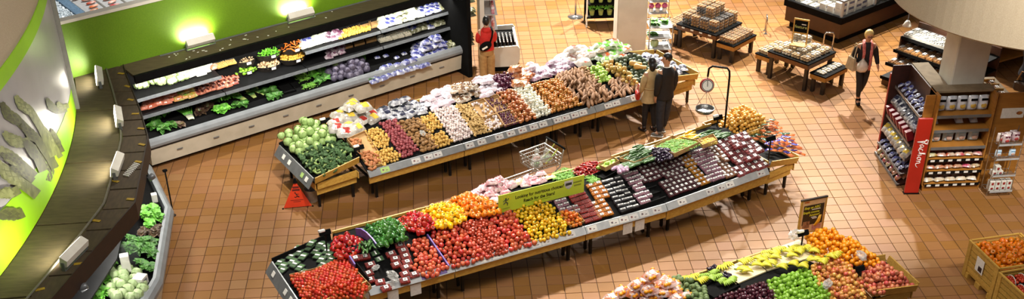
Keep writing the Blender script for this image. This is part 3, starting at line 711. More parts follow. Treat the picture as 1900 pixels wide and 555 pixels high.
P_pstr = [make_pack('strawberry_pack', M_str, .15, .12, .06, .022)]; P_prasp = [make_pack('grape_tomato_pack', M_rasp, .15, .10, .05, .014)]
P_pblk = [make_pack('blackberry_pack', M_blk, .13, .075, .05, .013, 'wide')]; P_pcher = [make_pack('raspberry_pack', M_cher, .10, .085, .045, .012)]
P_por = [make_pack('orange_cherry_tomato_pack', M_orp, .15, .08, .045, .014, 'sq')]; P_pred = [make_pack('red_snack_tomato_pack', M_rasp, .17, .08, .045, .014, None)]
P_pink = [make_pack('plum_snack_pack', M_pink, .11, .08, .05, .018, 'wide', M_lab)]; P_pmix = [make_pack('brown_mixed_berry_pack', M_mush, .09, .085, .045, .012)]
P_pyel = [make_pack('golden_berry_pack', mat('golden_berries', '#c98a18', '#b87812', rough=.25, scale=20, rnd=.1), .085, .075, .045, .014, 'sq', mat('blue_white_label', '#e8e6e6', '#d6d8e0', rough=.4))]
def make_cucpack():
    o = root('cucumber_pack'); mb = MB()
    for k in range(5): mb.tube([(-.085, (k-2)*.022, .02), (-.075, (k-2)*.022, .022), (.075, (k-2)*.022, .022), (.085, (k-2)*.022, .02)], .012, 6, rs=[.005, .012, .012, .005])
    part(mb, 'cucumber', M_cuc, o, smooth=True); mb = MB(); mb.rbox((0, 0, .02), (.19, .125, .04), .01); part(mb, 'film', M_film, o)
    mb = MB(); mb.box((0, 0, .0415), (.03, .09, .002)); part(mb, 'label', M_lab, o); mb = MB(); mb.box((0, 0, .006), (.18, .115, .01)); part(mb, 'tray', M_black, o); return o
P_cucp = [make_cucpack()]
def crumple(name, m, r=.1, seed=1):
    mb = MB(); rg = random.Random(seed); mb.ell((0, 0, .4*r), (r, r*.6, r*.45), 12, 8, fn=lambda d: 1+rg.uniform(-.3, .3)); return one(name, mb, m, smooth=False)
P_crum = [crumple('plastic_bag', M_filmw, .1, 3)]
# ================================================================== FILL
COUNT = {}
def fill(poly, bed, protos, pitch, label, cat, group, lift=None, jit=.18, sc=(.88, 1.1), orient='any', layers=1, keep=(1, .5, .3), mound=0, rowpitch=None, spin=0.0, zjit=.0, name=None, hexa=True, tiltx=0, cap=300):
    p0, nrm, e1, e2 = bed; lift = pitch*.42 if lift is None else lift
    P = []
    for u, v in poly:
        q = onplane(u, v, p0+nrm*lift, nrm)-p0; P.append((q.dot(e1), q.dot(e2)))
    gx, gy = sum(p[0] for p in P)/len(P), sum(p[1] for p in P)/len(P); gr = (.32 if isinstance(orient, str) or orient == .6 else .06)*pitch; P = [(x+(x-gx)/(math.hypot(x-gx, y-gy) or 1)*gr, y+(y-gy)/(math.hypot(x-gx, y-gy) or 1)*gr) for x, y in P]
    xs = [p[0] for p in P]; ys_ = [p[1] for p in P]; rp_ = rowpitch or pitch*(.87 if hexa else 1); n = 0; out = []
    def edge(x, y):
        b = 9
        for i in range(len(P)):
            ax, ay = P[i-1]; bx, by = P[i]; L2 = (bx-ax)**2+(by-ay)**2 or 1e-9; t = max(0, min(1, ((x-ax)*(bx-ax)+(y-ay)*(by-ay))/L2)); b = min(b, math.hypot(x-ax-t*(bx-ax), y-ay-t*(by-ay)))
        return b
    for ly in range(layers):
        y = min(ys_)+pitch*.35+ly*.5*rp_; r_ = ly
        while y < max(ys_):
            x = min(xs)+(pitch*.5 if hexa and r_ % 2 else 0)+pitch*.3
            while x < max(xs):
                if inpoly((x, y), P) and random.random() < keep[ly]:
                    ed = edge(x, y)
                    if ly == 0 or ed > pitch*(.5+.4*ly):
                        jx, jy = random.uniform(-jit, jit)*pitch, random.uniform(-jit, jit)*pitch
                        h = lift+ly*pitch*.66+mound*min(1, ed/(3*pitch))+random.uniform(0, zjit)
                        out.append((x+jx, y+jy, h))
                x += pitch
            y += rp_; r_ += 1
    B = Matrix((e1, e2, nrm)).transposed()
    for x, y, h in out:
        pr = random.choice(protos); k = COUNT.get(pr.name.split('.')[0], 0)
        if k >= cap: continue
        COUNT[pr.name.split('.')[0]] = k+1
        if orient == 'any': q = Quaternion((random.gauss(0, 1), random.gauss(0, 1), random.gauss(0, 1), random.gauss(0, 1))).normalized().to_matrix()
        elif orient == 'up': q = Matrix.Rotation(random.uniform(0, 6.28), 3, 'Z') @ Matrix.Rotation(random.uniform(-.5, .5), 3, 'X')
        elif orient == 'side': q = Matrix.Rotation(random.uniform(0, 6.28), 3, 'Z') @ Matrix.Rotation(random.uniform(.4, 1.5), 3, 'X')
        elif orient == 'flat': q = Matrix.Rotation(random.uniform(0, 6.28), 3, 'Z') @ Matrix.Rotation(random.uniform(-.25, .25), 3, 'X')
        else: q = Matrix.Rotation(spin+random.uniform(-orient, orient), 3, 'Z') @ Matrix.Rotation(random.uniform(-tiltx, tiltx), 3, 'X')
        s = random.uniform(*sc); M = Matrix.Translation(p0+e1*x+e2*y+nrm*h) @ (B @ q).to_4x4() @ Matrix.Scale(s, 4)
        o = dup(pr, M); tag(o, label, cat, group); n += 1
    return n
# ================================================================== PRODUCE TABLES
M_wood = mat('pale_pine', '#c39a4a', '#b3873a', rough=.5, scale=3, stretch=(1, 1, 9), rnd=.08)
M_woodx = mat('pine_board', '#c8a04c', '#b68b3c', rough=.5, scale=5, stretch=(1.2, 7, 7), rnd=.1)
M_leg = mat('black_steel_leg', '#101010', '#161616', rough=.45, metal=.3)
M_foot = mat('chrome_foot', '#c8c8c8', rough=.2, metal=.9)
M_card = mat('cardboard', '#b08a58', '#9f7a4a', rough=.8, scale=5, rnd=.08)
M_grn = mat('green_tag', '#a8c878', '#9cbc6a', rough=.6); M_pur = mat('purple_tag', '#6f5a9a', '#66528f', rough=.5); M_ink = mat('tag_ink', '#8a4a48', '#5a5a60', rough=.6, scale=25)
TAGM = mat('shelf_tag', '#d8d6d2', '#c9c7c4', rough=.5, scale=30)
M_rail1 = mat('grey_rail', '#85888a', '#7b7e80', rough=.35, scale=10)
def trail(t, n): return [x for x in range(n)]
def sloped_tag(fr, a, n_, z, up, w_, h, m, par, ink=True):
    nrm = fr.d.cross(up).normalized(); c = fr.p(a, n_, z)+nrm*.006; mb = MB()
    mb.slab([c-fr.d*w_/2-up*h/2, c+fr.d*w_/2-up*h/2, c+fr.d*w_/2+up*h/2, c-fr.d*w_/2+up*h/2], nrm, .004); o = part(mb, 'price_tag', m, par)
    return o
def leg(fr, a, n_, h, par, nm='leg'):
    mb = MB(); q = fr.rot(); mb.box(fr.p(a, n_, h/2+.01), (.045, .045, h-.02), q); mb.lathe([(.022, 0), (.022, .018), (.012, .03)], 8, fr.p(a, n_, 0), m=1); return part(mb, nm, [M_leg, M_foot], par)
def produce_table(fr, a0, a1, nb, zb_, nk, zk, label, tags=None, taglow=False, fz=(.46, .6), back_n=None, rm=None, r0=(0.0, .60), r1=(.10, .715)):
    t = thing('produce_table', label, 'produce table', (0, 0, 0), 0, 'produce tables in rows')
    part(extr(fr, [(.10, .66), (.10, .69), (nb, zb_), (nb, zb_-.03)], a0+.005, a1-.005), 'bed', M_black, t)
    part(extr(fr, [(nb+.005, zb_-.03), (nb+.005, zb_), (nk, zk), (nk, zk-.03)], a0+.005, a1-.005), 'back_bed', M_black, t)
    part(extr(fr, [(nk, zk-.14), (nk, zk+.05), (nk+.025, zk+.05), (nk+.025, zk-.14)], a0, a1), 'back_board', M_woodx, t)
    part(extr(fr, [(.035, fz[0]), (.035, fz[1]+.01), (.06, fz[1]+.01), (.06, fz[0])], a0+.004, a1-.004), 'front_board', M_woodx, t)
    rl = part(extr(fr, [(r0[0], r0[1]), (r0[0]-.008, r0[1]+.012), (r1[0]-.02, r1[1]), (r1[0], r1[1]), (r1[0], r1[1]-.03), (.03, r0[1])], a0, a1), 'price_rail', rm or M_rail, t)
    part(extr(fr, [(.1, .55), (.1, .64), (.13, .64), (.13, .55)], a0+.1, a1-.1), 'under_rail', M_leg, t)
    up = (fr.n*(r1[0]-.02-r0[0]+.008)+Vector((0, 0, r1[1]-r0[1]-.012))).normalized()
    ti = random.Random(int(a0*100)); a = a0+.12
    cols = tags or [TAGM]
    while a < a1-.1:
        if ti.random() < .78:
            m_ = ti.choice(cols); tg = sloped_tag(fr, a, (r0[0]+r1[0])/2-.014, (r0[1]+r1[1])/2+.006, up, .185, .1, m_, rl)
            nrm = fr.d.cross(up).normalized(); mb = MB(); c = fr.p(a, (r0[0]+r1[0])/2-.014, (r0[1]+r1[1])/2+.006)+nrm*.0075
            mb.slab([c-fr.d*.055-up*.012, c-fr.d*.02-up*.012, c-fr.d*.02+up*.02, c-fr.d*.055+up*.02], nrm, .001); mb.slab([c+fr.d*.015-up*.02, c+fr.d*.05-up*.02, c+fr.d*.05-up*.006, c+fr.d*.015-up*.006], nrm, .001)
            o = mb.build('tag_print', M_ink, rl)
        a += ti.choice((.2, .22, .27))
    for e in (a0+.22, a1-.22):
        leg(fr, e, .24, .66, t); leg(fr, e, .42, .72, t); leg(fr, e, nk-.2, zk-.05, t)
        part(extr(fr, [(.24, .30), (.24, .33), (nk-.2, .33), (nk-.2, .30)], e-.02, e+.02), 'brace', M_leg, t)
    if taglow:
        for a in taglow:
            mb = extr(fr, [(.02, fz[0]-.1), (.022, fz[1]-.03), (.03, fz[1]-.03), (.03, fz[0]-.1)], a, a+.19); part(mb, 'hanging_tag', TAGM, t)
    return t
def end_bin(name, fr, a0, a1, n0, n1, zlo, zhi, label, low='left', boards='front', tags=True, flare=.04, lowpanel=None):
    """wooden end bin: sloping black tray, boards on the long sides, grey tag panel on the low side"""
    t = thing('end_bin', label, 'produce bin', (0, 0, 0), 0, 'wooden end bins')
    zf = (lambda a: zlo+(zhi-zlo)*(a-a0)/(a1-a0)) if low == 'left' else (lambda a: zhi+(zlo-zhi)*(a-a0)/(a1-a0))
    mb = MB(); mb.slab([fr.p(a0, n0, zf(a0)), fr.p(a1, n0, zf(a1)), fr.p(a1, n1, zf(a1)), fr.p(a0, n1, zf(a0))], (0, 0, 1), .02); part(mb, 'tray', M_black, t)
    H = .11
    def board(q0, q1, dn, th=.02):
        mb = MB(); mb.hexa([q0[0], q1[0], q1[0]+dn*th, q0[0]+dn*th, q0[1], q1[1], q1[1]+dn*th, q0[1]+dn*th]); return mb
    for n_, s_ in ((n0, -1), (n1, 1)):
        out = fr.n*s_
        part(board((fr.p(a0, n_, zf(a0)-.03), fr.p(a0, n_, zf(a0)+H)+out*flare), (fr.p(a1, n_, zf(a1)-.03), fr.p(a1, n_, zf(a1)+H)+out*flare), out), 'side_board', M_woodx if s_ < 0 or low == 'right' else M_black, t)
        for k, (zt, zb2) in enumerate(((.06, .19), (.21, .33))):
            part(board((fr.p(a0+.06, n_-s_*.05*(k+1), zf(a0)*.0+zlo-zb2), fr.p(a0+.06, n_-s_*.05*(k+1), zlo-zt)), (fr.p(a1-.04, n_-s_*.05*(k+1), zlo-zb2+.03), fr.p(a1-.04, n_-s_*.05*(k+1), zlo-zt+.04)), out), 'lower_board', M_woodx, t)
    for a, s_, mm in ((a0, -1, M_grey if low == 'left' else M_woodx), (a1, 1, M_black if low == 'left' else M_woodx)):
        out = fr.d*s_; zz = zf(a); lo2 = 1 if (low == 'left') == (a == a0) and tags else 0
        pn = part(board((fr.p(a, n0-lo2*.03, zz-(.09 if lo2 else .05))+out*(.13 if lo2 else 0), fr.p(a, n0, zz+H*(.8 if lo2 else 1))+out*(0 if lo2 else flare)), (fr.p(a, n1, zz-(.09 if lo2 else .05))+out*(.13 if lo2 else 0), fr.p(a, n1, zz+H*(.8 if lo2 else 1))+out*(0 if lo2 else flare)), out), 'end_panel', mm, t)
        lowside = (low == 'left') == (a == a0)
        part(board((fr.p(a-s_*.03, n0+.02, zlo-.19), fr.p(a-s_*.03, n0+.02, zlo-.06)), (fr.p(a-s_*.03, n1-.02, zlo-.19), fr.p(a-s_*.03, n1-.02, zlo-.06)), out), 'lower_board', M_woodx, t)
        if lowside and tags:
            for n_ in tags:
                upv = (Vector((0, 0, H*.8+.09))-out*.13).normalized(); c = fr.p(a, n_, zz)+out*(.065+.024)+Vector((0, 0, .012)); nr = (out-Vector((0, 0, .3))).normalized(); mb = MB(); sd = fr.n*.05
                mb.slab([c-sd-upv*.045, c+sd-upv*.045, c+sd+upv*.045, c-sd+upv*.045], (out+Vector((0, 0, .7))).normalized(), .006); part(mb, 'price_tag', random.choice((M_tagw, M_tagw, M_grn)), t)
    for a in (a0+.1, a1-.12):
        for n_ in (n0+.12, n1-.14): leg(fr, a, n_, zlo-.02, t)
    up = None
    e = (fr.d*(a1-a0)+Vector((0, 0, zf(a1)-zf(a0)))).normalized(); nrm = e.cross(fr.n).normalized(); t_bed = (fr.p(a0, n0, zf(a0)), nrm, e, fr.n.copy())
    return t, t_bed
F1 = Frame(gp(686, 329, .62), R(28.1)); F2 = Frame(gp(687, 548, .62), R(23.8)); F2b = Frame(gp(1240, 390, .62), R(29.5)); F3 = Frame((4.09, 15.08), R(25))
names1 = ['sloping produce table with potatoes and garlic, next to the cabbage bin', 'sloping produce table with garlic, small red onions and white onions', 'sloping produce table with brown onions in the row by the cooler', 'sloping produce table with yams and squash beside the couple']
for (a, b), lb in zip(((0, 2.05), (2.06, 4.1), (4.11, 5.15), (5.16, 7.1)), names1):
    produce_table(F1, a, b, 1.15, 1.02, 1.95, .86, lb, [TAGM, TAGM, TAGM, M_grn if a == 0 else TAGM], rm=M_rail1)
names2 = ['sloping produce table with packed tomatoes and purple dividers', 'sloping produce table heaped with red and yellow tomatoes', 'sloping produce table with packed snack tomatoes behind the wide price rail']
for (a, b), lb, tg, low in zip(((0, 1.5), (1.51, 4.0), (4.01, 5.66)), names2, ([M_pur, TAGM], [TAGM, M_tagw], [TAGM, M_tagw]), ((.3, .7), None, (.75, 1.0))):
    produce_table(F2, a, b, .92, 1.0, 1.62, .9, lb, tg, taglow=[a+x for x in low] if low else None)
produce_table(F2b, 0.0, 2.42, 1.2, 1.06, 1.68, .92, 'sloping produce table of packed berries beside the carrot bin', [TAGM, M_tagw], fz=(.40, .58))
produce_table(Frame(F3.p(0, -1.25, 0), F3.th), -2.2, 1.85, 1.25, 1.05, 2.1, .88, 'sloping fruit table with bananas and green apples at the bottom edge')
BED1 = F1.bed(.10, .69, 1.15, 1.02); BED1b = F1.bed(1.15, 1.02, 1.95, .86)
BED2 = F2.bed(.10, .69, .92, 1.0); BED2b = F2.bed(.92, 1.0, 1.62, .9); BED2c = F2b.bed(.10, .69, 1.2, 1.06); BED2d = F2b.bed(1.2, 1.06, 1.68, .92)
F3f = Frame(F3.p(0, -1.25, 0), F3.th); BED3 = F3f.bed(.10, .69, 1.25, 1.05); BED3b = F3f.bed(1.25, 1.05, 2.1, .88)
b1l, BIN1L = end_bin('bin', F1, -.95, -.03, .38, 1.98, .62, .80, 'wooden end bin of cabbages and broccoli with grey tag panel', 'left', tags=(.55, .75, 1.35, 1.62))
b1r, BIN1R = end_bin('bin', F1, 7.15, 7.95, .22, 1.7, .62, .74, 'wooden end bin behind the couple at the far end of the onion row', 'right', tags=False)
b2l, BIN2L = end_bin('bin', F2, -1.08, -.03, .05, 1.62, .60, .80, 'wooden end bin of vine tomatoes and packed cucumbers', 'left', tags=(.5, .75, 1.35))
b2r, BIN2R = end_bin('bin', F2b, 2.5, 3.2, .10, 1.15, .60, .72, 'wooden end bin of bagged carrots at the end of the berry row', 'right', tags=False)
F3r = Frame(gp(1594, 560, .62), R(7)); 
b3r, BIN3R = end_bin('bin', Frame(gp(1620, 556, .66), R(14)), .0, .75, .0, .85, .70, .76, 'wooden end bin of red apples at the bottom edge', 'right', tags=False)
M_div = mat('purple_divider', '#7a66b0', '#6d5aa2', rough=.35)
G = lambda *a: a
# ---- row 1
fill([(530, 259), (575, 229), (618, 250), (632, 262), (600, 275), (552, 292)], BIN1L, [P_cab], .155, 'pale green cabbage heaped in the grey-fronted end bin', 'cabbage', 'cabbages in the end bin', lift=0.0, orient='up', layers=2, keep=(1, .45), sc=(.85, 1.1), zjit=.03)
fill([(552, 290), (600, 275), (632, 262), (655, 285), (640, 305), (594, 326)], BIN1L, [P_bro], .11, 'dark green broccoli head beside the cabbages', 'broccoli', 'broccoli in the end bin', lift=.05, orient='side', layers=2, keep=(1, .5))
def boxwall(poly, bed, label, h=.09, group='cardboard produce boxes', m=M_card, inset=0):
    p0, nrm, e1, e2 = bed; pts = [onplane(u, v, p0, nrm) for u, v in poly]; t = thing('produce_box', label, 'box', (0, 0, 0), 0, group); c = sum(pts, Vector())/len(pts)
    for i in range(len(pts)):
        a, b = pts[i], pts[(i+1) % len(pts)]; inn = nrm.cross(b-a).normalized(); inn = inn if inn.dot(c-a) > 0 else -inn; mb = MB()
        mb.hexa([a, b, b+inn*.008, a+inn*.008, a+nrm*h, b+nrm*h, b+nrm*h+inn*.008, a+nrm*h+inn*.008]); part(mb, 'side', m, t)
    mb = MB(); mb.slab([p+nrm*.012 for p in pts], nrm, .008); part(mb, 'base', m, t); return t
boxwall([(643, 262), (676, 247), (702, 285), (708, 309), (686, 314), (664, 288)], BED1, 'brown cardboard box of sweet potatoes at the corner by the broccoli', .07)
P_sw = [potato('sweet_potato', (.06, .034, .03), mat('sweet_potato_skin', '#a86a3c', '#96592f', rough=.7, scale=15, rnd=.12), 21, .2)]
fill([(668, 284), (690, 280), (702, 296), (700, 310), (686, 312)], BED1, P_sw, .085, 'orange-brown sweet potato in the corner cardboard box', 'sweet potato', 'sweet potatoes', orient='flat', lift=.05)
fill([(650, 262), (664, 256), (672, 268), (662, 276)], BED1, P_sw, .09, 'orange-brown sweet potato in the corner cardboard box', 'sweet potato', 'sweet potatoes', orient='flat', lift=.05)
LY = 'small yellow potato loose in the potato heap'
for q in ([(675, 243), (702, 236), (724, 258), (716, 274), (692, 272)], [(692, 282), (724, 274), (746, 291), (712, 308), (700, 296)], [(775, 224), (802, 208), (820, 234), (796, 246)], [(798, 254), (820, 244), (840, 264), (812, 274)]):
    fill(q, BED1, P_py, .062, LY, 'potato', 'yellow potatoes', layers=2, keep=(1, .6))
fill([(704, 228), (734, 222), (778, 279), (746, 291)], BED1, P_pr, .066, 'red-skinned potato in the red potato strip', 'potato', 'red potatoes', layers=2, keep=(1, .55))
fill([(736, 227), (776, 216), (796, 244), (762, 256)], BED1, P_pb, .085, 'brown russet potato in the potato heap', 'potato', 'russet potatoes', layers=2, keep=(1, .5), orient='flat')
fill([(764, 256), (796, 246), (810, 272), (782, 280)], BED1, P_pb, .085, 'brown russet potato in the potato heap', 'potato', 'russet potatoes', layers=2, keep=(1, .5), orient='flat')
fill([(803, 205), (844, 196), (878, 250), (842, 262)], BED1, P_gar, .056, 'white garlic bulb in the loose garlic strip', 'garlic', 'garlic bulbs', layers=2, keep=(1, .6), orient='any')
fill([(846, 197), (870, 193), (910, 241), (880, 251)], BED1, P_gin, .068, 'knobbly tan ginger root beside the garlic', 'ginger', 'ginger roots', layers=2, keep=(1, .6), orient='flat')
for q, lb, pr, kp in (([(870, 194), (896, 186), (921, 214), (893, 222)], 'cardboard tray with a few loose garlic bulbs', P_gar, .3), ([(893, 222), (921, 214), (934, 235), (908, 243)], 'cardboard tray of pale shallot bulbs at the price rail', P_gar, .6), ([(896, 186), (922, 178), (946, 206), (921, 213)], 'cardboard tray half full of small red onions, upper of the pair', P_sha, .65), ([(921, 213), (946, 206), (964, 228), (936, 237)], 'cardboard tray of small red onions at the price rail', P_sha, 1)):
    boxwall(q, BED1, lb, .06, 'cardboard trays on the onion table'); fill([(u+(sum(a for a, b in q)/4-u)*.12, v+(sum(b for a, b in q)/4-v)*.12) for u, v in q], BED1, pr, .05, 'small bulb lying in a cardboard tray' if pr is P_gar else 'small red onion in a cardboard tray', 'onion' if pr is P_sha else 'garlic', 'small bulbs in trays', lift=.035, keep=(kp,), layers=1)
fill([(922, 175), (952, 165), (993, 216), (964, 226)], BED1, P_on2, .085, 'copper-skinned onion in the strip left of the white onions', 'onion', 'copper onions', layers=2, keep=(1, .5))
fill([(953, 165), (983, 158), (1022, 208), (994, 217)], BED1, P_onw, .08, 'white onion in the white onion strip', 'onion', 'white onions', layers=2, keep=(1, .5))
fill([(984, 158), (1034, 143), (1078, 191), (1024, 208)], BED1, P_on, .07, 'golden brown onion in the wide onion heap', 'onion', 'brown onions', layers=2, keep=(1, .55))
fill([(1034, 140), (1072, 128), (1140, 177), (1085, 195)], BED1, P_yam, .10, 'long dark brown yam in the yam heap', 'yam', 'yams', layers=2, keep=(1, .6), orient=.6, spin=.9, rowpitch=.085, tiltx=.3)
fill([(1068, 130), (1090, 124), (1112, 148), (1094, 152)], BED1, P_pb, .085, 'brown russet potato beside the yams', 'potato', 'russet potatoes', layers=1, orient='flat')
fill([(1090, 126), (1112, 119), (1136, 146), (1112, 152)], BED1, P_chay, .085, 'bright green chayote squash between yams and round squash', 'chayote', 'chayotes', layers=2, keep=(1, .4), orient='flat')
fill([(1132, 150), (1150, 143), (1196, 160), (1144, 177)], BED1, P_yam, .1, 'long brown root beside the squash heap', 'yam', 'roots beside the squash', orient=.6, spin=.9, rowpitch=.07)
fill([(1112, 120), (1140, 112), (1184, 150), (1176, 164), (1150, 145)], BED1, P_squ, .115, 'round tan squash in the squash heap', 'squash', 'round squashes', layers=2, keep=(1, .5), sc=(.75, 1.05))
fill([(1142, 113), (1178, 104), (1232, 130), (1200, 152), (1178, 148)], BED1, P_aco, .12, 'dark green ribbed acorn squash beside the couple', 'squash', 'acorn squashes', layers=1, sc=(.8, 1.1))
for (u, v) in ((1186, 124), (1178, 118)):
    p = onplane(u, v, BED1[0]+BED1[1]*.14, BED1[1]); o = dup(P_but[0], Matrix.Translation(p) @ Matrix.Rotation(R(-20), 4, 'Z')); tag(o, 'pale tan butternut squash on top of the squash heap', 'squash', 'butternut squashes')
# bags on the ridge of row 1
B_pot = make_bag('potato_bag', (bagm('potato_bag_film', '#c2bdb4', '#8f887e'), bagm('potato_bag_yellow', '#d8b84a', '#c9a83c')), .34, .24, .09, 1)
B_red = make_bag('red_potato_bag', (bagm('red_bag_film', '#bdb8b0', '#8c867e'), bagm('red_bag_print', '#a8342a', '#8e2a22')), .34, .24, .09, 2)
B_blk = make_bag('dark_potato_bag', (bagm('dark_bag_film', '#c9c9cc', '#5a5a66'), bagm('dark_bag_print', '#26283a', '#3a3c52')), .3, .22, .08, 3)
B_gar = make_bag('garlic_bag', (bagm('garlic_net', '#d8cdd2', '#bda9b4'), bagm('garlic_net_label', '#e4dfe2', '#c9b6c6')), .2, .14, .06, 4)
B_nut = make_bag('nut_bag', (bagm('nut_bag_film', '#8a6a48', '#c9c0b4'), bagm('nut_bag_print', '#4a3222', '#6a4c34')), .2, .13, .05, 5)
B_oni = make_bag('onion_net_bag', (bagm('onion_net', '#c9703a', '#e0b088', .75), bagm('onion_net_label', '#e8e0d0', '#d07848')), .26, .2, .09, 6, contents=(M_on2, .04))
B_pur = make_bag('purple_net_bag', (bagm('purple_net', '#7a4a66', '#cfc3cc'), bagm('purple_net_label', '#e6e2e2', '#b8a8b8')), .26, .18, .08, 7)
B_whi = make_bag('white_potato_bag', (bagm('white_bag_film', '#dcd4cc', '#c9beb4'), bagm('white_bag_print', '#e8e4e0', '#a84a3a')), .34, .24, .1, 8)
B_sal = make_bag('salad_bag', (bagm('salad_bag_film', '#e0e4d8', '#b8d09a'), bagm('salad_bag_print', '#6cb83a', '#4a9a24')), .26, .18, .07, 9)
B_car = make_bag('orange_snack_bag', (bagm('carrot_bag_film', '#e4dcd0', '#d8b89a'), bagm('carrot_bag_print', '#d0602a', '#b84a20')), .26, .18, .07, 10)
def bags(poly, bed, protos, pitch, label, cat, group, **k):
    k.setdefault('lift', .0); k.setdefault('orient', .5); k.setdefault('layers', 2); k.setdefault('keep', (1, .7)); k.setdefault('tiltx', .3); k.setdefault('zjit', .06); k.setdefault('sc', (.85, 1.1))
    return fill(poly, bed, protos, pitch, label, cat, group, **k)
bags([(604, 243), (628, 212), (652, 198), (680, 202), (706, 216), (700, 232), (668, 246), (640, 256)], F1.bed(.8, .95, 2.0, 1.1), [B_pot, B_pot, B_red], .25, 'white printed bag of potatoes piled behind the broccoli', 'bag', 'potato bags behind the broccoli', mound=.08)
bags([(700, 212), (722, 200), (775, 192), (790, 206), (734, 224), (706, 226)], F1.bed(1.0, 1.0, 2.0, 1.0), [B_blk], .2, 'dark and silver potato bag behind the red potatoes', 'bag', 'dark bags behind the red potatoes', mound=.06)
bags([(780, 208), (776, 192), (830, 168), (866, 160), (850, 178), (842, 196), (806, 204)], F1.bed(1.0, 1.0, 2.0, 1.0), [B_gar], .13, 'white net of garlic on the ridge behind the loose garlic', 'bag', 'garlic nets on the ridge', mound=.04)
bags([(818, 178), (856, 160), (900, 156), (892, 178), (846, 196)], F1.bed(1.0, 1.0, 2.0, 1.05), [B_nut], .14, 'brown and silver bag of roots behind the ginger', 'bag', 'brown bags behind the ginger', mound=.05)
bags([(866, 162), (890, 152), (930, 152), (926, 172), (896, 184)], F1.bed(1.0, 1.0, 2.0, 1.0), [B_gar], .13, 'white net of garlic behind the small red onions', 'bag', 'white nets behind the red onions', mound=.05)
fill([(898, 158), (916, 146), (950, 140), (962, 152), (938, 166), (922, 170)], F1.bed(1.0, 1.0, 2.0, 1.0), P_onr, .075, 'purple-red onion heaped on the ridge', 'onion', 'red onions on the ridge', layers=3, keep=(1, .8, .5), mound=.05)
bags([(940, 148), (958, 138), (986, 140), (980, 158), (956, 166)], F1.bed(1.0, 1.0, 2.0, 1.0), [B_oni], .17, 'orange net bag of onions on the ridge', 'bag', 'orange onion nets', mound=.05)
bags([(955, 136), (990, 126), (1012, 132), (1004, 148), (984, 150)], F1.bed(1.0, 1.0, 2.0, 1.0), [B_gar, B_pur], .17, 'white net bag on the ridge behind the white onions', 'bag', 'white nets behind the white onions', mound=.04)
bags([(996, 134), (1036, 116), (1062, 118), (1050, 134), (1012, 148)], F1.bed(1.0, 1.0, 2.0, 1.0), [B_pur], .17, 'purple net bag of onions behind the brown onions', 'bag', 'purple onion nets', mound=.04)
bags([(1040, 116), (1056, 102), (1086, 94), (1106, 106), (1090, 122), (1060, 126)], F1.bed(1.0, 1.0, 2.0, 1.0), [B_whi], .24, 'white bag with red print behind the yams', 'bag', 'white bags behind the yams', mound=.08)
bags([(1086, 102), (1110, 88), (1160, 88), (1166, 104), (1134, 116), (1104, 118)], F1.bed(1.0, 1.0, 2.0, 1.0), [B_sal, B_car, B_sal], .19, 'green and white printed bag in front of the pillar', 'bag', 'green and white bags by the pillar', mound=.1, keep=(1, .9))
B_blu = make_bag('blue_packet', (bagm('blue_packet_film', '#3a3c56', '#c8c8d0'), bagm('blue_packet_print', '#24263c', '#50526a')), .18, .13, .05, 11)
bags([(1176, 112), (1200, 104), (1276, 134), (1246, 144)], BIN1R, [B_blu], .17, 'dark blue and white packet in the far end bin', 'packet', 'packets in the far end bin', lift=.02)
# ================================================================== ROW 2
def put(protos, u, v, bed, label, cat, group, lift=0.0, spin=0.0, sc=1.0):
    p0, nrm, e1, e2 = bed; p = onplane(u, v, p0+nrm*lift, nrm); pr = random.choice(protos); B = Matrix((e1, e2, nrm)).transposed()
    return tag(dup(pr, Matrix.Translation(p) @ (B @ Matrix.Rotation(spin, 3, 'Z')).to_4x4() @ Matrix.Scale(sc, 4)), label, cat, group)
fill([(513, 487), (592, 441), (627, 473), (612, 488), (595, 496), (566, 480), (552, 488), (575, 505), (552, 513), (529, 507)], BIN2L, P_cucp, .19, 'film-wrapped pack of small cucumbers with white label in the end bin', 'cucumber pack', 'cucumber packs in the end bin', lift=.012, orient=.12, spin=.5, rowpitch=.135, layers=2, keep=(1, .45), hexa=False, sc=(.95, 1.05))
boxwall([(539, 515), (588, 503), (640, 482), (690, 535), (668, 556), (566, 562)], BIN2L, 'cardboard box of vine tomatoes in the end bin', .07)
fill([(539, 513), (586, 502), (622, 484), (644, 478), (682, 533), (668, 552), (566, 562)], BIN2L, P_tomv, .066, 'small red vine tomato heaped in the cardboard box', 'tomato', 'vine tomatoes', layers=2, keep=(1, .55), lift=.07, mound=.06)
fill([(612, 449), (644, 434), (664, 444), (676, 462), (652, 478), (624, 473)], F2.bed(.7, .9, 1.6, .95), P_pepr, .1, 'red bell pepper in the small heap beside the okra', 'pepper', 'red peppers in the corner heap', layers=2, keep=(1, .6), orient='side')
fill([(662, 456), (692, 445), (704, 456), (676, 468)], BED2b, P_zuc, .06, 'thin green zucchini in front of the purple blade divider', 'zucchini', 'zucchini by the peppers', lift=.03, orient=.4, spin=1.2, layers=2, keep=(1, .6), rowpitch=.1)
LB = [([(675, 430), (706, 414), (736, 411), (750, 424), (752, 441), (712, 457), (698, 445)], P_pepg, 'dark green bell pepper in the green pepper heap', 'green peppers'), ([(735, 411), (773, 398), (804, 408), (809, 420), (776, 434), (757, 426)], P_pepr, 'red bell pepper between the green and yellow peppers', 'red peppers on the back shelf'),
      ([(781, 397), (823, 381), (858, 391), (861, 408), (832, 422), (809, 420), (802, 408)], P_pepy, 'bright yellow bell pepper in the yellow heap', 'yellow peppers'), ([(825, 381), (870, 362), (919, 380), (922, 392), (893, 401), (861, 400), (858, 389)], P_pepo, 'orange bell pepper in the orange heap', 'orange peppers')]
for q, pr, lb, g in LB: fill(q, BED2b, pr, .088, lb, 'pepper', g, layers=2, keep=(1, .7), orient='side', mound=.05, sc=(.8, 1.0))
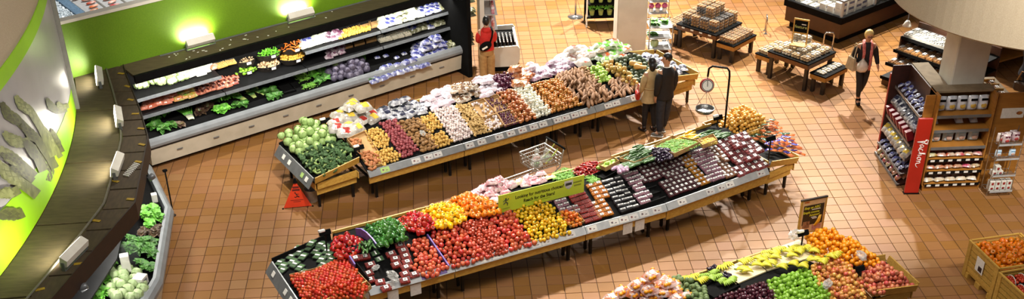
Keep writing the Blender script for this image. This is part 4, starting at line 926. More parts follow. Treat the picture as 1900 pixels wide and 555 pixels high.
def blade(pts, label, h, bed, m=M_div):
    p0, nrm, e1, e2 = bed; w_ = [onplane(u, v, p0, nrm) for u, v in pts]; mb = MB(); n = len(w_)
    for i in range(n-1):
        a, b = w_[i], w_[i+1]; t = (b-a).normalized().cross(nrm)*.012; ha, hb = h(i/(n-1)), h((i+1)/(n-1)); mb.hexa([a-t, b-t, b+t, a+t, a-t+nrm*ha, b-t+nrm*hb, b+t+nrm*hb, a+t+nrm*ha])
    return tag(mb.build('shelf_divider', m), label, 'divider', 'purple dividers')
blade([(662, 436), (672, 440), (682, 446), (692, 452), (701, 458)], 'curved purple divider between okra and green peppers', lambda t: .03+.13*math.sin(math.pi*min(1, .25+.75*t)), BED2b)
blade([(792, 441), (812, 470), (832, 499)], 'straight purple divider left of the tomato heap', lambda t: .09, BED2)
blade([(648, 482), (658, 498)], 'short purple divider beside the vine tomato box', lambda t: .11, BED2)
for i, (u, v) in enumerate([(659, 482), (677, 479), (687, 494), (742, 458), (725, 474), (748, 468), (733, 483), (752, 478), (735, 494), (755, 489), (753, 499), (751, 511), (751, 523), (683, 510), (686, 522), (705, 526), (716, 537), (768, 512)]):
    put(P_prasp, u, v, BED2, 'clear pack of red grape tomatoes on the black stepped shelf', 'tomato pack', 'grape tomato packs on black steps', .01, random.uniform(-.15, .15), 1.12)
for u, v in ((696, 471), (704, 482)): put(P_cucp, u, v, BED2, 'wrapped pack of green beans among the tomato packs', 'vegetable pack', 'green packs among the tomatoes', .01, .1, .8)
fill([(757, 455), (785, 437), (806, 464), (778, 480)], BED2, P_tomp, .084, 'pale pink-red tomato left of the purple divider', 'tomato', 'pink tomatoes', layers=2, keep=(1, .4))
fill([(762, 492), (780, 478), (806, 464), (830, 499), (796, 514)], BED2, P_tomp, .084, 'pale pink-red tomato left of the purple divider', 'tomato', 'pink tomatoes', layers=2, keep=(1, .4))
fill([(797, 437), (845, 418), (904, 477), (836, 497)], BED2, P_tom, .088, 'round red tomato in the large tomato heap', 'tomato', 'round tomatoes', layers=2, keep=(1, .5), mound=.03)
fill([(845, 418), (900, 401), (944, 465), (904, 477)], BED2, P_tomr, .064, 'plum-shaped tomato in the middle of the tomato heap', 'tomato', 'plum tomatoes', layers=2, keep=(1, .6), mound=.03)
fill([(900, 401), (947, 390), (990, 452), (944, 465)], BED2, P_tom, .088, 'round red tomato beside the yellow tomatoes', 'tomato', 'round tomatoes by the yellow ones', layers=2, keep=(1, .5), mound=.03)
fill([(950, 391), (1004, 368), (1042, 402), (1056, 431), (992, 450)], BED2, P_tomy, .08, 'yellow tomato with green calyx under the green sign', 'tomato', 'yellow tomatoes', layers=2, keep=(1, .5), mound=.03)
boxwall([(1036, 396), (1064, 389), (1084, 414), (1058, 424)], BED2, 'small cardboard box of orange-red tomatoes at the rail', .06)
fill([(1039, 396), (1064, 391), (1080, 413), (1058, 421)], BED2, P_tomo, .076, 'orange-red tomato in the small cardboard box', 'tomato', 'orange-red tomatoes', lift=.05, layers=2, keep=(1, .4))
PK = [([(1010, 366), (1038, 356), (1074, 393), (1066, 398), (1044, 396)], P_pink, .12, 'pink-topped snack pack above the orange-red tomatoes', 'pink snack packs'), ([(1054, 359), (1084, 348), (1116, 405), (1090, 416)], P_pred, .16, 'long clear pack of red snack tomatoes', 'red snack tomato packs'),
      ([(1083, 346), (1112, 338), (1137, 398), (1114, 407)], P_por, .15, 'clear pack of small orange tomatoes', 'orange tomato packs'), ([(1116, 336), (1148, 326), (1168, 356), (1180, 386), (1153, 396), (1134, 365)], P_pblk, .13, 'small dark blackberry pack with white label', 'blackberry packs'),
      ([(1154, 327), (1180, 317), (1208, 376), (1190, 382)], P_pink, .11, 'pink snack pack left of the empty black steps', 'pink packs by the empty steps'), ([(1182, 316), (1256, 292), (1270, 315), (1236, 328), (1194, 340)], P_pcher, .105, 'dark raspberry pack with white label above the empty steps', 'raspberry packs, upper'),
      ([(1232, 330), (1270, 315), (1296, 346), (1246, 366), (1226, 346)], P_pcher, .105, 'dark raspberry pack with white label at the rail', 'raspberry packs, lower'), ([(1258, 291), (1277, 287), (1314, 341), (1296, 346)], P_pyel, .09, 'small golden berry pack', 'golden berry packs'),
      ]
for q, pr, pt, lb, g in PK: fill(q, BED2 if q[0][0] < 1140 else BED2c, pr, pt, lb, 'berry pack' if 'berry' in lb else 'tomato pack', g, lift=.006, orient=.06, rowpitch=.098, layers=1, jit=.06, hexa=False, sc=(.95, 1.05), zjit=.02)
for q, pr, pt, lb, g in (([(1276, 282), (1312, 274), (1346, 329), (1315, 341)], P_pink, .115, 'plum snack pack beside the golden berries', 'plum snack packs'), ([(1313, 275), (1331, 271), (1366, 326), (1347, 332)], P_pmix, .095, 'brown mixed berry pack with plain white label', 'mixed berry packs'),
      ([(1327, 262), (1388, 250), (1426, 310), (1368, 326)], P_pstr, .155, 'dark strawberry pack with white label next to the carrot bin', 'strawberry packs')):
    fill(q, BED2c, pr, pt, lb, 'berry pack' if 'berry' in lb else 'snack pack', g, lift=.006, orient=.06, rowpitch=.118 if pr is P_pstr else .09, layers=2, keep=(1, .25), jit=.06, hexa=False, sc=(.95, 1.05), zjit=.02)
# stepped black shelf strips under the packs
for k in range(5):
    n_ = .2+.14*k; z = .69+(n_-.10)/1.1*.37
    mb = extr(F2b, [(n_, z-.01), (n_, z+.05), (n_+.012, z+.055), (n_+.012, z-.01)], -.9+.05*k, .1); tag(mb.build('shelf_step', M_blackm), 'empty black shelf step between the raspberry packs', 'shelf step', 'black shelf steps')
# back bed of row 2, right of the green sign
M_bean = mat('green_bean', '#7cae3c', '#5f9430', rough=.5, scale=8)
M_wax = mat('yellow_bean', '#d6be48', '#c8ac38', rough=.5, scale=8)
def strands(poly, bed, m, n, label, cat, name, L_=.11, r=.007, h=.05):
    p0, nrm, e1, e2 = bed; P = [onplane(u, v, p0+nrm*.02, nrm) for u, v in poly]; q2 = [((p-p0).dot(e1), (p-p0).dot(e2)) for p in P]; mb = MB(); xs = [a for a, b in q2]; ys_ = [b for a, b in q2]; k = 0
    while k < n:
        x, y = random.uniform(min(xs), max(xs)), random.uniform(min(ys_), max(ys_))
        if not inpoly((x, y), q2): continue
        a = random.uniform(0, 6.28); d = e1*math.cos(a)+e2*math.sin(a); c = p0+e1*x+e2*y+nrm*random.uniform(.015, h); b = d.cross(nrm)*random.uniform(-.012, .012)
        mb.tube([c-d*L_/2, c-d*L_/5+b, c+d*L_/5+b, c+d*L_/2], r, 4, rs=[r*.5, r, r, r*.5]); k += 1
    return stuff(tag(mb.build(name, m, smooth=True), label, cat))
strands([(1214, 275), (1246, 260), (1282, 262), (1302, 270), (1252, 288)], BED2d, M_bean, 420, 'loose green beans heaped in a cardboard box behind the berry packs', 'green beans', 'green_beans')
strands([(1296, 264), (1322, 256), (1330, 266), (1306, 272)], BED2d, M_wax, 130, 'loose yellow beans heaped behind the berry packs', 'yellow beans', 'yellow_beans')
strands([(1022, 324), (1046, 314), (1068, 318), (1062, 330), (1030, 336)], BED2b, M_bean, 200, 'loose bright green beans behind the green sign', 'green beans', 'green_beans')
strands([(1086, 330), (1104, 326), (1112, 334), (1098, 342)], BED2b, M_bean, 120, 'small heap of green beans beside the black crate', 'green beans', 'green_beans')
fill([(1064, 317), (1090, 307), (1124, 306), (1100, 325), (1076, 328)], BED2b, P_chil, .055, 'long red pepper heaped in front of the shopping cart aisle', 'pepper', 'long red peppers', layers=3, keep=(1, .8, .5), orient='flat', lift=.03, mound=.03)
crate_w = boxwall([(1100, 330), (1130, 316), (1148, 322), (1120, 338)], BED2b, 'empty black plastic crate behind the blackberry packs', .07, 'black crates', M_black)
fill([(1110, 310), (1136, 298), (1146, 304), (1124, 314)], F2b.bed(1.2, 1.02, 1.8, .95), P_chay, .08, 'pale green squash behind the long red peppers', 'squash', 'pale green squashes', layers=2, keep=(1, .5), orient='flat')
fill([(1138, 312), (1154, 306), (1166, 314), (1150, 320)], BED2d, P_eggl, .08, 'pale purple eggplant beside the pale green squash', 'eggplant', 'pale eggplants', layers=1, orient='flat', lift=.05)
fill([(1152, 306), (1176, 298), (1184, 306), (1162, 314)], BED2d, P_zuc, .1, 'dark green cucumber in a cardboard tray', 'cucumber', 'loose cucumbers', layers=1, orient=.3, lift=.04, rowpitch=.05)
fill([(1152, 290), (1190, 282), (1220, 290), (1214, 300), (1178, 302)], BED2d, P_zuc, .13, 'dark green zucchini in the zucchini heap', 'zucchini', 'zucchini behind the berries', layers=3, keep=(1, .8, .5), orient=.4, lift=.03, rowpitch=.05, mound=.04)
fill([(1180, 282), (1210, 272), (1216, 282), (1190, 288)], F2b.bed(1.4, 1.02, 1.8, .95), P_wht, .1, 'white radish behind the zucchini', 'radish', 'white radishes', layers=2, keep=(1, .7), orient=.4, lift=.03, rowpitch=.06)
fill([(1198, 288), (1222, 280), (1248, 284), (1246, 294), (1226, 299)], BED2d, P_egg, .055, 'small shiny black eggplant beside the green beans', 'eggplant', 'small black eggplants', layers=3, keep=(1, .8, .5), orient='flat', lift=.03, mound=.03)
fill([(1256, 256), (1284, 246), (1298, 256), (1270, 264)], F2b.bed(1.4, 1.0, 1.9, .95), P_yzu, .12, 'yellow zucchini behind the green beans', 'zucchini', 'yellow zucchini', layers=3, keep=(1, .8, .6), orient=.35, lift=.03, rowpitch=.055, mound=.04)
fill([(1290, 252), (1312, 242), (1350, 246), (1346, 256), (1310, 258)], F2b.bed(1.4, 1.0, 1.9, .95), P_zuc, .12, 'dark green cucumber by the hanging scale', 'cucumber', 'cucumbers by the scale', layers=2, keep=(1, .6), orient=.4, lift=.04, rowpitch=.06)
for q, lb in (([(1212, 278), (1248, 258), (1304, 268), (1252, 292)], 'cardboard box of green beans with cut-down sides'), ([(1150, 300), (1190, 282), (1222, 290), (1178, 308)], 'cardboard box of zucchini'), ([(1294, 266), (1324, 255), (1332, 266), (1304, 276)], 'cardboard box of yellow beans'), ([(1110, 312), (1140, 298), (1150, 305), (1124, 318)], 'cardboard box of pale green squash')): boxwall(q, BED2d, lb, .075)
# bags behind the green sign
B_rad = make_bag('pink_vegetable_bag', (bagm('pink_bag_film', '#d8c4c8', '#a86a72'), bagm('pink_bag_print', '#8e4a52', '#b88a90')), .2, .15, .06, 12)
B_crn = make_bag('sweet_corn_bag', (bagm('corn_bag_film', '#e8e0cc', '#d8c060'), bagm('corn_bag_print', '#d89a30', '#c84a2a')), .2, .14, .06, 13)
bags([(876, 364), (909, 347), (952, 343), (940, 366), (921, 380), (902, 378)], BED2b, [B_rad], .14, 'pinkish vegetable bag behind the orange peppers', 'bag', 'pink bags behind the sign', mound=.06, layers=3, keep=(1, .8, .5))
bags([(945, 356), (955, 342), (1004, 328), (1030, 326), (1010, 342)], BED2b, [B_crn, B_rad], .15, 'yellow and white bag just behind the green sign', 'bag', 'yellow bags behind the sign', mound=.04)
# bagged yellow onions and carrots at the right end
t = thing('end_bin', 'low wooden bin of bagged golden onions behind the carrot bin', 'produce bin', (0, 0, 0)); BY = (F2b.p(0, 0, .74), Vector((0, 0, 1)), F2b.d, F2b.n)
mb = MB(); mb.slab([F2b.p(a, n_, .74) for a, n_ in ((2.5, 1.2), (3.35, 1.2), (3.35, 2.0), (2.5, 2.0))], (0, 0, 1), .02); part(mb, 'tray', M_black, t)
for a, b in (((2.5, 1.2), (3.35, 1.2)), ((3.35, 1.2), (3.35, 2.0)), ((3.35, 2.0), (2.5, 2.0)), ((2.5, 2.0), (2.5, 1.2))):
    for z in (.78, .64, .51):
        p, q = F2b.p(*a, z), F2b.p(*b, z); nn_ = (q-p).normalized().cross(Vector((0, 0, 1)))*.02; mb = MB(); mb.hexa([p+Vector((0, 0, -.055)), q+Vector((0, 0, -.055)), q+Vector((0, 0, -.055))+nn_, p+Vector((0, 0, -.055))+nn_, p+Vector((0, 0, .055)), q+Vector((0, 0, .055)), q+Vector((0, 0, .055))+nn_, p+Vector((0, 0, .055))+nn_]); part(mb, 'side_board', M_woodx, t)
for a in (2.6, 3.25):
    for n_ in (1.3, 1.9): leg(F2b, a, n_, .72, t)
M_onb = mat('golden_onion_skin', '#d8a84a', '#c8923c', rough=.35, scale=8, rnd=.12); P_onb = [fruit('golden_onion', .075, M_onb, ONION, n=10)]
fill([(1332, 236), (1350, 216), (1380, 209), (1408, 222), (1426, 234), (1396, 248), (1352, 250)], BY, P_onb, .078, 'golden onion in the bagged heap behind the carrots', 'onion', 'golden onions', lift=.04, layers=3, keep=(1, .9, .6), mound=.16)
M_filmc = mat('carrot_film', '#808484', rough=.1, alpha=.05, spec=.6)
M_carr = mat('carrot_skin', '#d8701e', '#c86014', rough=.4, scale=20, rnd=.1)
def make_carrots(name, film, pm):
    o = root(name); mb = MB(); rg = random.Random(8)
    for k in range(6):
        x = (k-2.5)*.025; mb.tube([(x, -.12, .028), (x+rg.uniform(-.01, .01), 0, .035), (x*.8, .1, .03)], .014, 6, rs=[.004, .012, .015])
    part(mb, 'carrot', M_carr, o, smooth=True); top = pillow_rows(.34, .19, .06, 5); mb = MB(); mb.sheet([[Vector((-p.y, p.x, p.z)) for p in r_] for r_ in reversed(top)]); part(mb, 'film', film, o, smooth=True)
    sub_ = [[Vector((-p.y, p.x, p.z+.004)) for p in r_[1:6]] for r_ in top[4:9]]; mb = MB(); mb.sheet(list(reversed(sub_))); part(mb, 'printed_end', pm, o, smooth=True); return o
B_cg = make_carrots('carrot_bag', M_filmc, mat('green_bag_print', '#24402e', '#3a5c40', rough=.25, scale=9, rnd=.15)); B_cp = make_carrots('purple_carrot_bag', M_filmc, mat('purple_bag_print', '#2a2468', '#3a3484', rough=.2, scale=9, rnd=.15))
bags([(1380, 244), (1408, 232), (1442, 238), (1466, 256), (1440, 268), (1402, 270)], BIN2R, [B_cg], .16, 'clear bag of orange carrots with dark green end, on the carrot heap', 'carrot bag', 'green carrot bags', lift=.03, mound=.05, spin=.6, sc=(.68, .85), layers=3, keep=(1, .8, .4), rowpitch=.2)
bags([(1406, 274), (1440, 268), (1462, 258), (1488, 280), (1488, 290), (1436, 294)], BIN2R, [B_cp], .16, 'clear bag of carrots with deep purple-blue print', 'carrot bag', 'purple carrot bags', lift=.03, mound=.05, spin=.5, sc=(.68, .85), layers=3, keep=(1, .8, .4), rowpitch=.2)
# ================================================================== ROW 3
fill([(1493, 441), (1520, 430), (1545, 434), (1590, 455), (1632, 484), (1624, 492), (1560, 490), (1518, 476), (1500, 462)], F3f.bed(1.25, .95, 2.2, 1.05), P_or, .086, 'bright orange in the orange heap beside the banana sign', 'orange', 'oranges in the heap', layers=3, keep=(1, .8, .5), mound=.06)
t = thing('cardboard_sheet', 'cream cardboard sheet under the bananas, left half', 'cardboard', (0, 0, 0))
M_cr = mat('cream_board', '#d9c9a0', '#cfbe92', rough=.6, scale=6)
for (q, lb) in (([(1334, 507), (1392, 480), (1422, 506), (1366, 530)], 'cream cardboard sheet under the bananas, nearer the artichokes'), ([(1394, 479), (1482, 448), (1526, 474), (1424, 505)], 'cream cardboard sheet under the bananas, nearer the oranges')):
    p0, nrm, e1, e2 = BED3b; mb = MB(); mb.slab([onplane(u, v, p0, nrm)+nrm*.03 for u, v in q], nrm, .02); tag(mb.build('cardboard_sheet', M_cr), lb, 'cardboard')
bpy.data.objects.remove(t)
for i, (u, v, s_) in enumerate([(1338, 497, 1), (1345, 492, 1.3), (1366, 504, 2.4), (1376, 508, 2.9), (1370, 488, 1.9), (1382, 484, 1.4), (1394, 496, 2.6), (1396, 483, 2.2), (1404, 489, 2.9), (1412, 479, 1.8), (1418, 470, 1.2), (1427, 474, 2.3), (1433, 466, 1.6), (1440, 499, 2.3), (1428, 482, 2.6), (1446, 463, 1.1), (1452, 470, 2.2), (1459, 480, 2.8), (1465, 462, 1.7), (1462, 494, 2.4), (1473, 470, 2.2), (1480, 498, 2.5), (1478, 462, 1.2), (1488, 462, 1.9), (1500, 470, 2.4), (1505, 487, 2.6), (1516, 489, 2.2), (1532, 480, 2.4), (1497, 488, 2.9), (1541, 476, 2.1), (1421, 492, 2.3), (1412, 497, 2.7)]):
    put(P_ban, u, v, BED3b, 'yellow-green banana bunch on the cream cardboard', 'bananas', 'yellow banana bunches', .05, s_+math.pi/2+1.6, .95)
for u, v, s_ in ((1274, 517, 1.2), (1284, 514, 1.6), (1293, 523, 2.1)): put(P_ban, u, v, BED3b, 'ripe yellow banana bunch beside the artichokes', 'bananas', 'ripe bananas by the artichokes', .04, s_+3, 1)
for u, v, s_ in ((1304, 512, 1.4), (1316, 508, 2.1), (1312, 520, 2.6), (1326, 514, 1.7), (1330, 524, 2.2), (1343, 526, 1.9), (1350, 522, 2.5)): put(P_bang, u, v, BED3b, 'small green banana bunch in the black crate', 'bananas', 'green banana bunches', .05, s_+3, .8)
for (u, v) in ((1322, 502), (1344, 514)):
    fill([(u-9, v-4), (u+8, v-8), (u+14, v+2), (u-3, v+6)], BED3b, P_egg, .05, 'small purple finger banana beside the green bananas', 'banana', 'purple finger bananas', lift=.06, layers=2)
boxwall([(1298, 540), (1346, 514), (1374, 534), (1326, 558)], BED3b, 'black plastic crate under the green bananas', .05, 'black crates', M_black)
fill([(1236, 524), (1262, 512), (1300, 530), (1316, 552), (1290, 562), (1268, 540)], BED3b, P_art, .10, 'grey-green artichoke left of the green bananas', 'artichoke', 'artichokes', layers=2, keep=(1, .5), orient='up')
B_clem = make_bag('clementine_bag', (bagm('clementine_net', '#d8c8c8', '#c86a3a', .6), bagm('clementine_label', '#e8e4e4', '#c85a3a')), .24, .2, .08, 14, contents=(M_or, .035))
bags([(1112, 556), (1160, 540), (1226, 524), (1262, 536), (1276, 556), (1200, 570)], F3f.bed(1.0, .95, 2.0, .95), [B_clem], .19, 'net bag of clementines with white label at the bottom edge', 'bag', 'clementine bags', mound=.08, layers=3, keep=(1, .9, .5))
fill([(1330, 553), (1420, 522), (1446, 560), (1400, 575), (1330, 570)], BED3, P_plu, .076, 'dark red plum in the plum heap', 'plum', 'dark plums', layers=2, keep=(1, .6))
fill([(1424, 520), (1497, 500), (1544, 550), (1530, 572), (1444, 575)], BED3, P_apg, .08, 'green apple in the green apple heap', 'apple', 'green apples', layers=2, keep=(1, .55))
fill([(1502, 496), (1546, 482), (1578, 496), (1592, 512), (1606, 560), (1546, 572)], F3f.bed(.1, .69, 1.25, 1.05), P_apf, .08, 'red and yellow blush apple beside the green apples', 'apple', 'blush apples', layers=2, keep=(1, .6), mound=.03)
fill([(1592, 524), (1604, 500), (1632, 490), (1692, 530), (1620, 545)], BIN3R, P_apr, .085, 'red apple in the wooden end bin', 'apple', 'red apples in the end bin', layers=3, keep=(1, .8, .5), lift=.06, mound=.08)
put(P_crum, 1534, 530, BED3, 'crumpled clear plastic bag on the blush apples', 'plastic bag', None, .12, .5, 1.0)
put(P_crum, 1597, 478, F3f.bed(1.25, .95, 2.2, 1.05), 'crumpled pink-white plastic bag hanging over the oranges', 'plastic bag', None, .22, 1.4, 1.1)
put(P_crum, 1474, 440, F3f.bed(1.25, .95, 2.2, 1.05), 'cloudy plastic bag roll beside the banana sign', 'plastic bag', None, .1, .3, 1.3)
put(P_crum, 728, 516, BED2, 'torn clear plastic bag lying on the black shelf', 'plastic bag', None, .06, 1.9, 1.2)
put(P_crum, 697, 499, BED2, 'white roll of plastic produce bags', 'bag roll', None, .08, .3, .7)
put(P_crum, 784, 250, BED1, 'crumpled clear plastic bag among the potatoes', 'plastic bag', None, .06, 1.6, .8)
# ================================================================== COOLER CONTENTS
DK = FC.bed(.17, .56, .96, .72); S1 = FC.bed(.5, .98, .96, 1.06); S2 = FC.bed(.55, 1.33, .96, 1.41)
M_cau = mat('cauliflower_white', '#d8d6c0', '#c2c6a4', rough=.6, scale=40, rnd=.08, bump=.8)
def make_cauli():
    o = root('wrapped_cauliflower'); mb = MB(); rg = random.Random(6)
    for k in range(11):
        q = rg.uniform(0, 6.28); rr = .05*math.sqrt(rg.random()); mb.ell((rr*math.cos(q), rr*math.sin(q), .06-.3*rr), (.03, .03, .026), 7, 5)
    part(mb, 'curd', M_cau, o, smooth=True); mb = MB()
    for k in range(5):
        q = k*1.257; rows = [[Vector((r_*math.cos(q+s_), r_*math.sin(q+s_), z)) for s_ in (-.5, 0, .5)] for r_, z in ((.03, .0), (.08, .02), (.085, .07))]; mb.sheet(rows)
    part(mb, 'outer_leaves', M_rib, o, smooth=True); return o
P_cau = make_cauli()
B_wh = make_bag('pale_salad_bag', (bagm('pale_bag_film', '#d6d8c4', '#b8c09a'), bagm('pale_bag_print', '#e2e2d2', '#c8cfae')), .2, .15, .07, 21)
B_oc = make_bag('baby_carrot_bag', (bagm('baby_carrot_film', '#d8846a', '#c86a50'), bagm('baby_carrot_print', '#c85a3c', '#d89a86')), .19, .14, .06, 22)
B_gm = make_bag('green_orange_bag', (bagm('green_orange_film', '#a8b060', '#d8945a'), bagm('green_orange_print', '#8ab04a', '#d87a3a')), .19, .14, .06, 23)
B_dr = make_bag('dark_beet_bag', (bagm('beet_film', '#7a3a30', '#c87a60'), bagm('beet_print', '#2c1a18', '#5a2a24')), .15, .12, .05, 24)
B_bl = make_bag('blue_white_pack', (bagm('blue_pack_film', '#c8cad2', '#5a5e96'), bagm('blue_pack_print', '#34387a', '#4a4e8e')), .19, .13, .05, 25)
B_dk = make_bag('dark_salad_pack', (bagm('dark_salad_film', '#5a5a44', '#b8b89a'), bagm('dark_salad_print', '#2a2c20', '#8a8a60')), .17, .12, .05, 26)
P_tub = [make_pack('white_mushroom_tub', mat('white_mushrooms', '#ded8c6', '#c9c0a8', rough=.6, scale=20, rnd=.06), .15, .12, .06, .022, None)]
P_ytub = [make_pack('yellow_vegetable_tray', mat('yellow_contents', '#c9a24a', '#b88c3a', rough=.6, scale=20, rnd=.1), .2, .14, .05, .02, None)]
def cf(q, bed, pr, pitch, lb, cat, grp, **k):
    k.setdefault('orient', .2); k.setdefault('lift', .01); k.setdefault('sc', (.9, 1.2)); k.setdefault('mound', .05); return fill(q, bed, pr, pitch, lb, cat, grp, **k)
cf([(254, 168), (257, 154), (338, 133), (344, 147)], S2, [P_cau], .13, 'wrapped cauliflower on the top cooler shelf', 'cauliflower', 'cauliflowers', orient='up', layers=2, keep=(1, .4), rowpitch=.12)
cf([(342, 147), (338, 131), (384, 119), (388, 134)], S2, [B_wh], .16, 'pale bagged salad on the top cooler shelf', 'bag', 'pale salad bags', layers=2, keep=(1, .6))
put([B_oc], 398, 125, S2, 'single pinkish bag on the sparse part of the top cooler shelf', 'bag', None, .01, .1)
cf([(408, 126), (406, 114), (432, 107), (434, 118)], S2, P_ytub, .2, 'yellow vegetable tray at the end of the cauliflower shelf', 'vegetable tray', 'yellow trays', layers=2)
cf([(268, 203), (262, 184), (330, 166), (336, 184)], S1, [B_oc], .14, 'coral bag of baby carrots on the middle cooler shelf', 'bag', 'baby carrot bags', layers=2, keep=(1, .7), rowpitch=.12)
cf([(330, 187), (326, 168), (362, 158), (366, 177)], S1, [B_gm], .14, 'green and orange bag beside the baby carrots', 'bag', 'green and orange bags', layers=2, keep=(1, .7), rowpitch=.12)
cf([(364, 177), (362, 158), (434, 138), (438, 156)], S1, [B_dr], .12, 'dark red beet bag on the middle cooler shelf', 'bag', 'beet bags', layers=2, keep=(1, .6), rowpitch=.1)
# round tiered baskets in the gap of the top shelf
M_bask = mat('black_basket', '#17120f', '#211a15', rough=.6)
def basket(u, v, z, label, protos, pitch, lb2, cat, grp, r=.2, sx=1.15):
    r *= 1.15
    p = gp(u, v, z); q = (p-FC.o); a, n_ = q.dot(FC.d), q.dot(FC.n); t = thing('display_basket', label, 'basket', p, FC.th, 'round black cooler baskets')
    mb = MB(); mb.lathe([(.02, -.1), (r*.8, -.1), (r, .03), (r-.012, .03), (r*.78, -.085), (.02, -.085)], 20, sx=sx); part(mb, 'bowl', M_bask, t, smooth=False)
    mb = MB(); mb.tube([(r*sx*math.cos(k*.314), r*math.sin(k*.314), .03) for k in range(20)], .008, 5, closed=True); part(mb, 'rim', M_blackm, t)
    mb = MB(); mb.box((0, -r-.012, 0), (.1, .004, .05)); part(mb, 'price_tag', M_tagw, t)
    mb = MB(); mb.tube([(0, r*.75, -.02), (0, r*.75+.12, -.05)], .015, 5); part(mb, 'wall_bracket', M_blackm, t)
    c = p+Vector((0, 0, .0)); k = [];
    for i in range(10): qn = c+FC.d*(r*.88*sx*math.cos(i*.628))+FC.n*(r*.88*math.sin(i*.628)); k.append(pix(qn))
    if protos: fill(k, (c+Vector((0, 0, -.03)), Vector((0, 0, 1)), FC.d, FC.n), protos, pitch, lb2, cat, grp, layers=3, keep=(1, .9, .5), mound=.07)
M_lime_s = mat('lime_skin', '#7cb02c', '#6a9c24', rough=.35, rnd=.1); P_lime = [fruit('green_pear_apple', .075, M_lime_s, APPLE, n=10)]; M_mus = mat('mushroom_cap', '#c8ab84', '#b0906a', rough=.7, rnd=.1); P_mus = [fruit('mushroom', .06, M_mus, [(.12, -.5), (.14, -.1), (.5, -.05), (.46, .2), (.25, .4), (.01, .45)], n=10)]
M_lem = mat('small_yellow_fruit', '#c9a03c', '#b88a2c', rough=.5, rnd=.12); P_lem = [potato('small_golden_potato', (.028, .026, .024), M_lem, 31)]
M_pea = mat('pea_pod', '#69b428', '#58a020', rough=.4, rnd=.1); P_pea = [make_long('snow_pea_pod', M_pea, .13, .014, .01, 6)]; P_car = [make_long('orange_carrot', M_carr, .14, .013, .0, 6)]
basket(452, 128, 1.12, 'round cooler basket of bright green apples', P_lime, .072, 'bright green apple in the cooler basket', 'apple', 'green apples in the cooler', .22)
basket(452, 111, 1.32, 'round cooler basket of pale mushrooms above the green apples', P_mus, .06, 'pale mushroom in the upper cooler basket', 'mushroom', 'pale mushrooms in the upper basket', .2)
basket(496, 119, 1.12, 'round cooler basket of brown mushrooms', P_mus, .06, 'brownish mushroom in the lower cooler basket', 'mushroom', 'brown mushrooms in the lower basket', .24)
basket(495, 97, 1.36, 'round cooler basket of bright green pea pods', P_pea, .06, 'bright green pea pod in the cooler basket', 'pea pod', 'pea pods', .25)
basket(541, 105, 1.16, 'round cooler basket of small golden potatoes', P_lem, .05, 'tiny golden potato in the cooler basket', 'potato', 'tiny golden potatoes', .25)
basket(540, 86, 1.38, 'round cooler basket with a few orange carrots', P_car, .1, 'orange carrot in the nearly empty cooler basket', 'carrot', 'carrots in the basket', .23)
LF = 'leafy bunch on the lower cooler deck'
for u, v, pr, lb, g, s_ in [(288, 236, P_kale, 'curly green kale bunch at the left end of the cooler deck', 'kale at the deck end', 1), (300, 240, P_kale, 'curly green kale bunch at the left end of the cooler deck', 'kale at the deck end', 1.0), (286, 224, P_kale, 'curly green kale bunch at the left end of the cooler deck', 'kale at the deck end', .9), (306, 212, P_lett, 'single bright green lettuce in an otherwise empty section of the cooler', None, .8), (320, 233, P_kale, 'dark parsley bunch beside the kale', None, .8), (334, 232, P_redl, 'dark lettuce bunch left of the leeks', None, .8),
      (372, 196, P_redl, 'dark red lettuce bunch beside the leeks', 'red lettuces', 1), (386, 200, P_redl, 'dark red lettuce bunch beside the leeks', 'red lettuces', 1), (378, 186, P_redl, 'dark red lettuce bunch beside the leeks', 'red lettuces', .9), (394, 190, P_redl, 'dark red lettuce bunch beside the leeks', 'red lettuces', .9), (370, 208, P_redl, 'dark red lettuce bunch beside the leeks', 'red lettuces', .9),
      (400, 184, P_kale, 'dark green chard above the lettuces', None, .9), (404, 207, P_lett, 'bright green lettuce at the front of the cooler deck', 'bright lettuces at the deck front', .9), (418, 204, P_lett, 'bright green lettuce at the front of the cooler deck', 'bright lettuces at the deck front', .9), (418, 182, P_lett, 'pale fennel-like bunch behind the lettuces', 'pale bunches', .7), (434, 178, P_lett, 'pale fennel-like bunch behind the lettuces', 'pale bunches', .7), (440, 196, P_kale, 'dark leafy bunch at the front of the cooler', 'dark leaf bunches', .8), (452, 194, P_kale, 'dark leafy bunch at the front of the cooler', 'dark leaf bunches', .8),
      (492, 172, P_kale, 'herb bunch beside the celery', 'herbs by the celery', .7), (506, 170, P_kale, 'herb bunch beside the celery', 'herbs by the celery', .8), (514, 178, P_kale, 'herb bunch beside the celery', 'herbs by the celery', .8), (502, 182, P_kale, 'herb bunch beside the celery', 'herbs by the celery', .7),
      (574, 128, P_lett, 'bright parsley bunch in the middle of the cooler deck', 'parsley bunches', .9), (588, 124, P_lett, 'bright parsley bunch in the middle of the cooler deck', 'parsley bunches', .9), (580, 142, P_lett, 'bright parsley bunch in the middle of the cooler deck', 'parsley bunches', .9), (596, 136, P_kale, 'dark parsley bunch in the middle of the cooler deck', 'dark parsley', .9), (604, 148, P_kale, 'dark parsley bunch in the middle of the cooler deck', 'dark parsley', .9), (592, 152, P_kale, 'dark parsley bunch in the middle of the cooler deck', 'dark parsley', .8), (672, 108, P_lett, 'small green bunch above the red cabbages', None, .7), (690, 147, P_kale, 'small green bunch right of the red cabbages', None, .6)]:
    put([pr], u, v, DK, lb, 'leafy greens', g, .02, random.uniform(0, 6), s_*1.2)
put([P_leek], 356, 222, DK, 'white and green leek bunch standing on the cooler deck', 'leeks', None, .03, -.1, 1.25)
P_cel = make_bunch('celery_bunch', mat('celery_stalk', '#b8c878', '#a4b862', rough=.45), M_kale, 6, .26, .014)
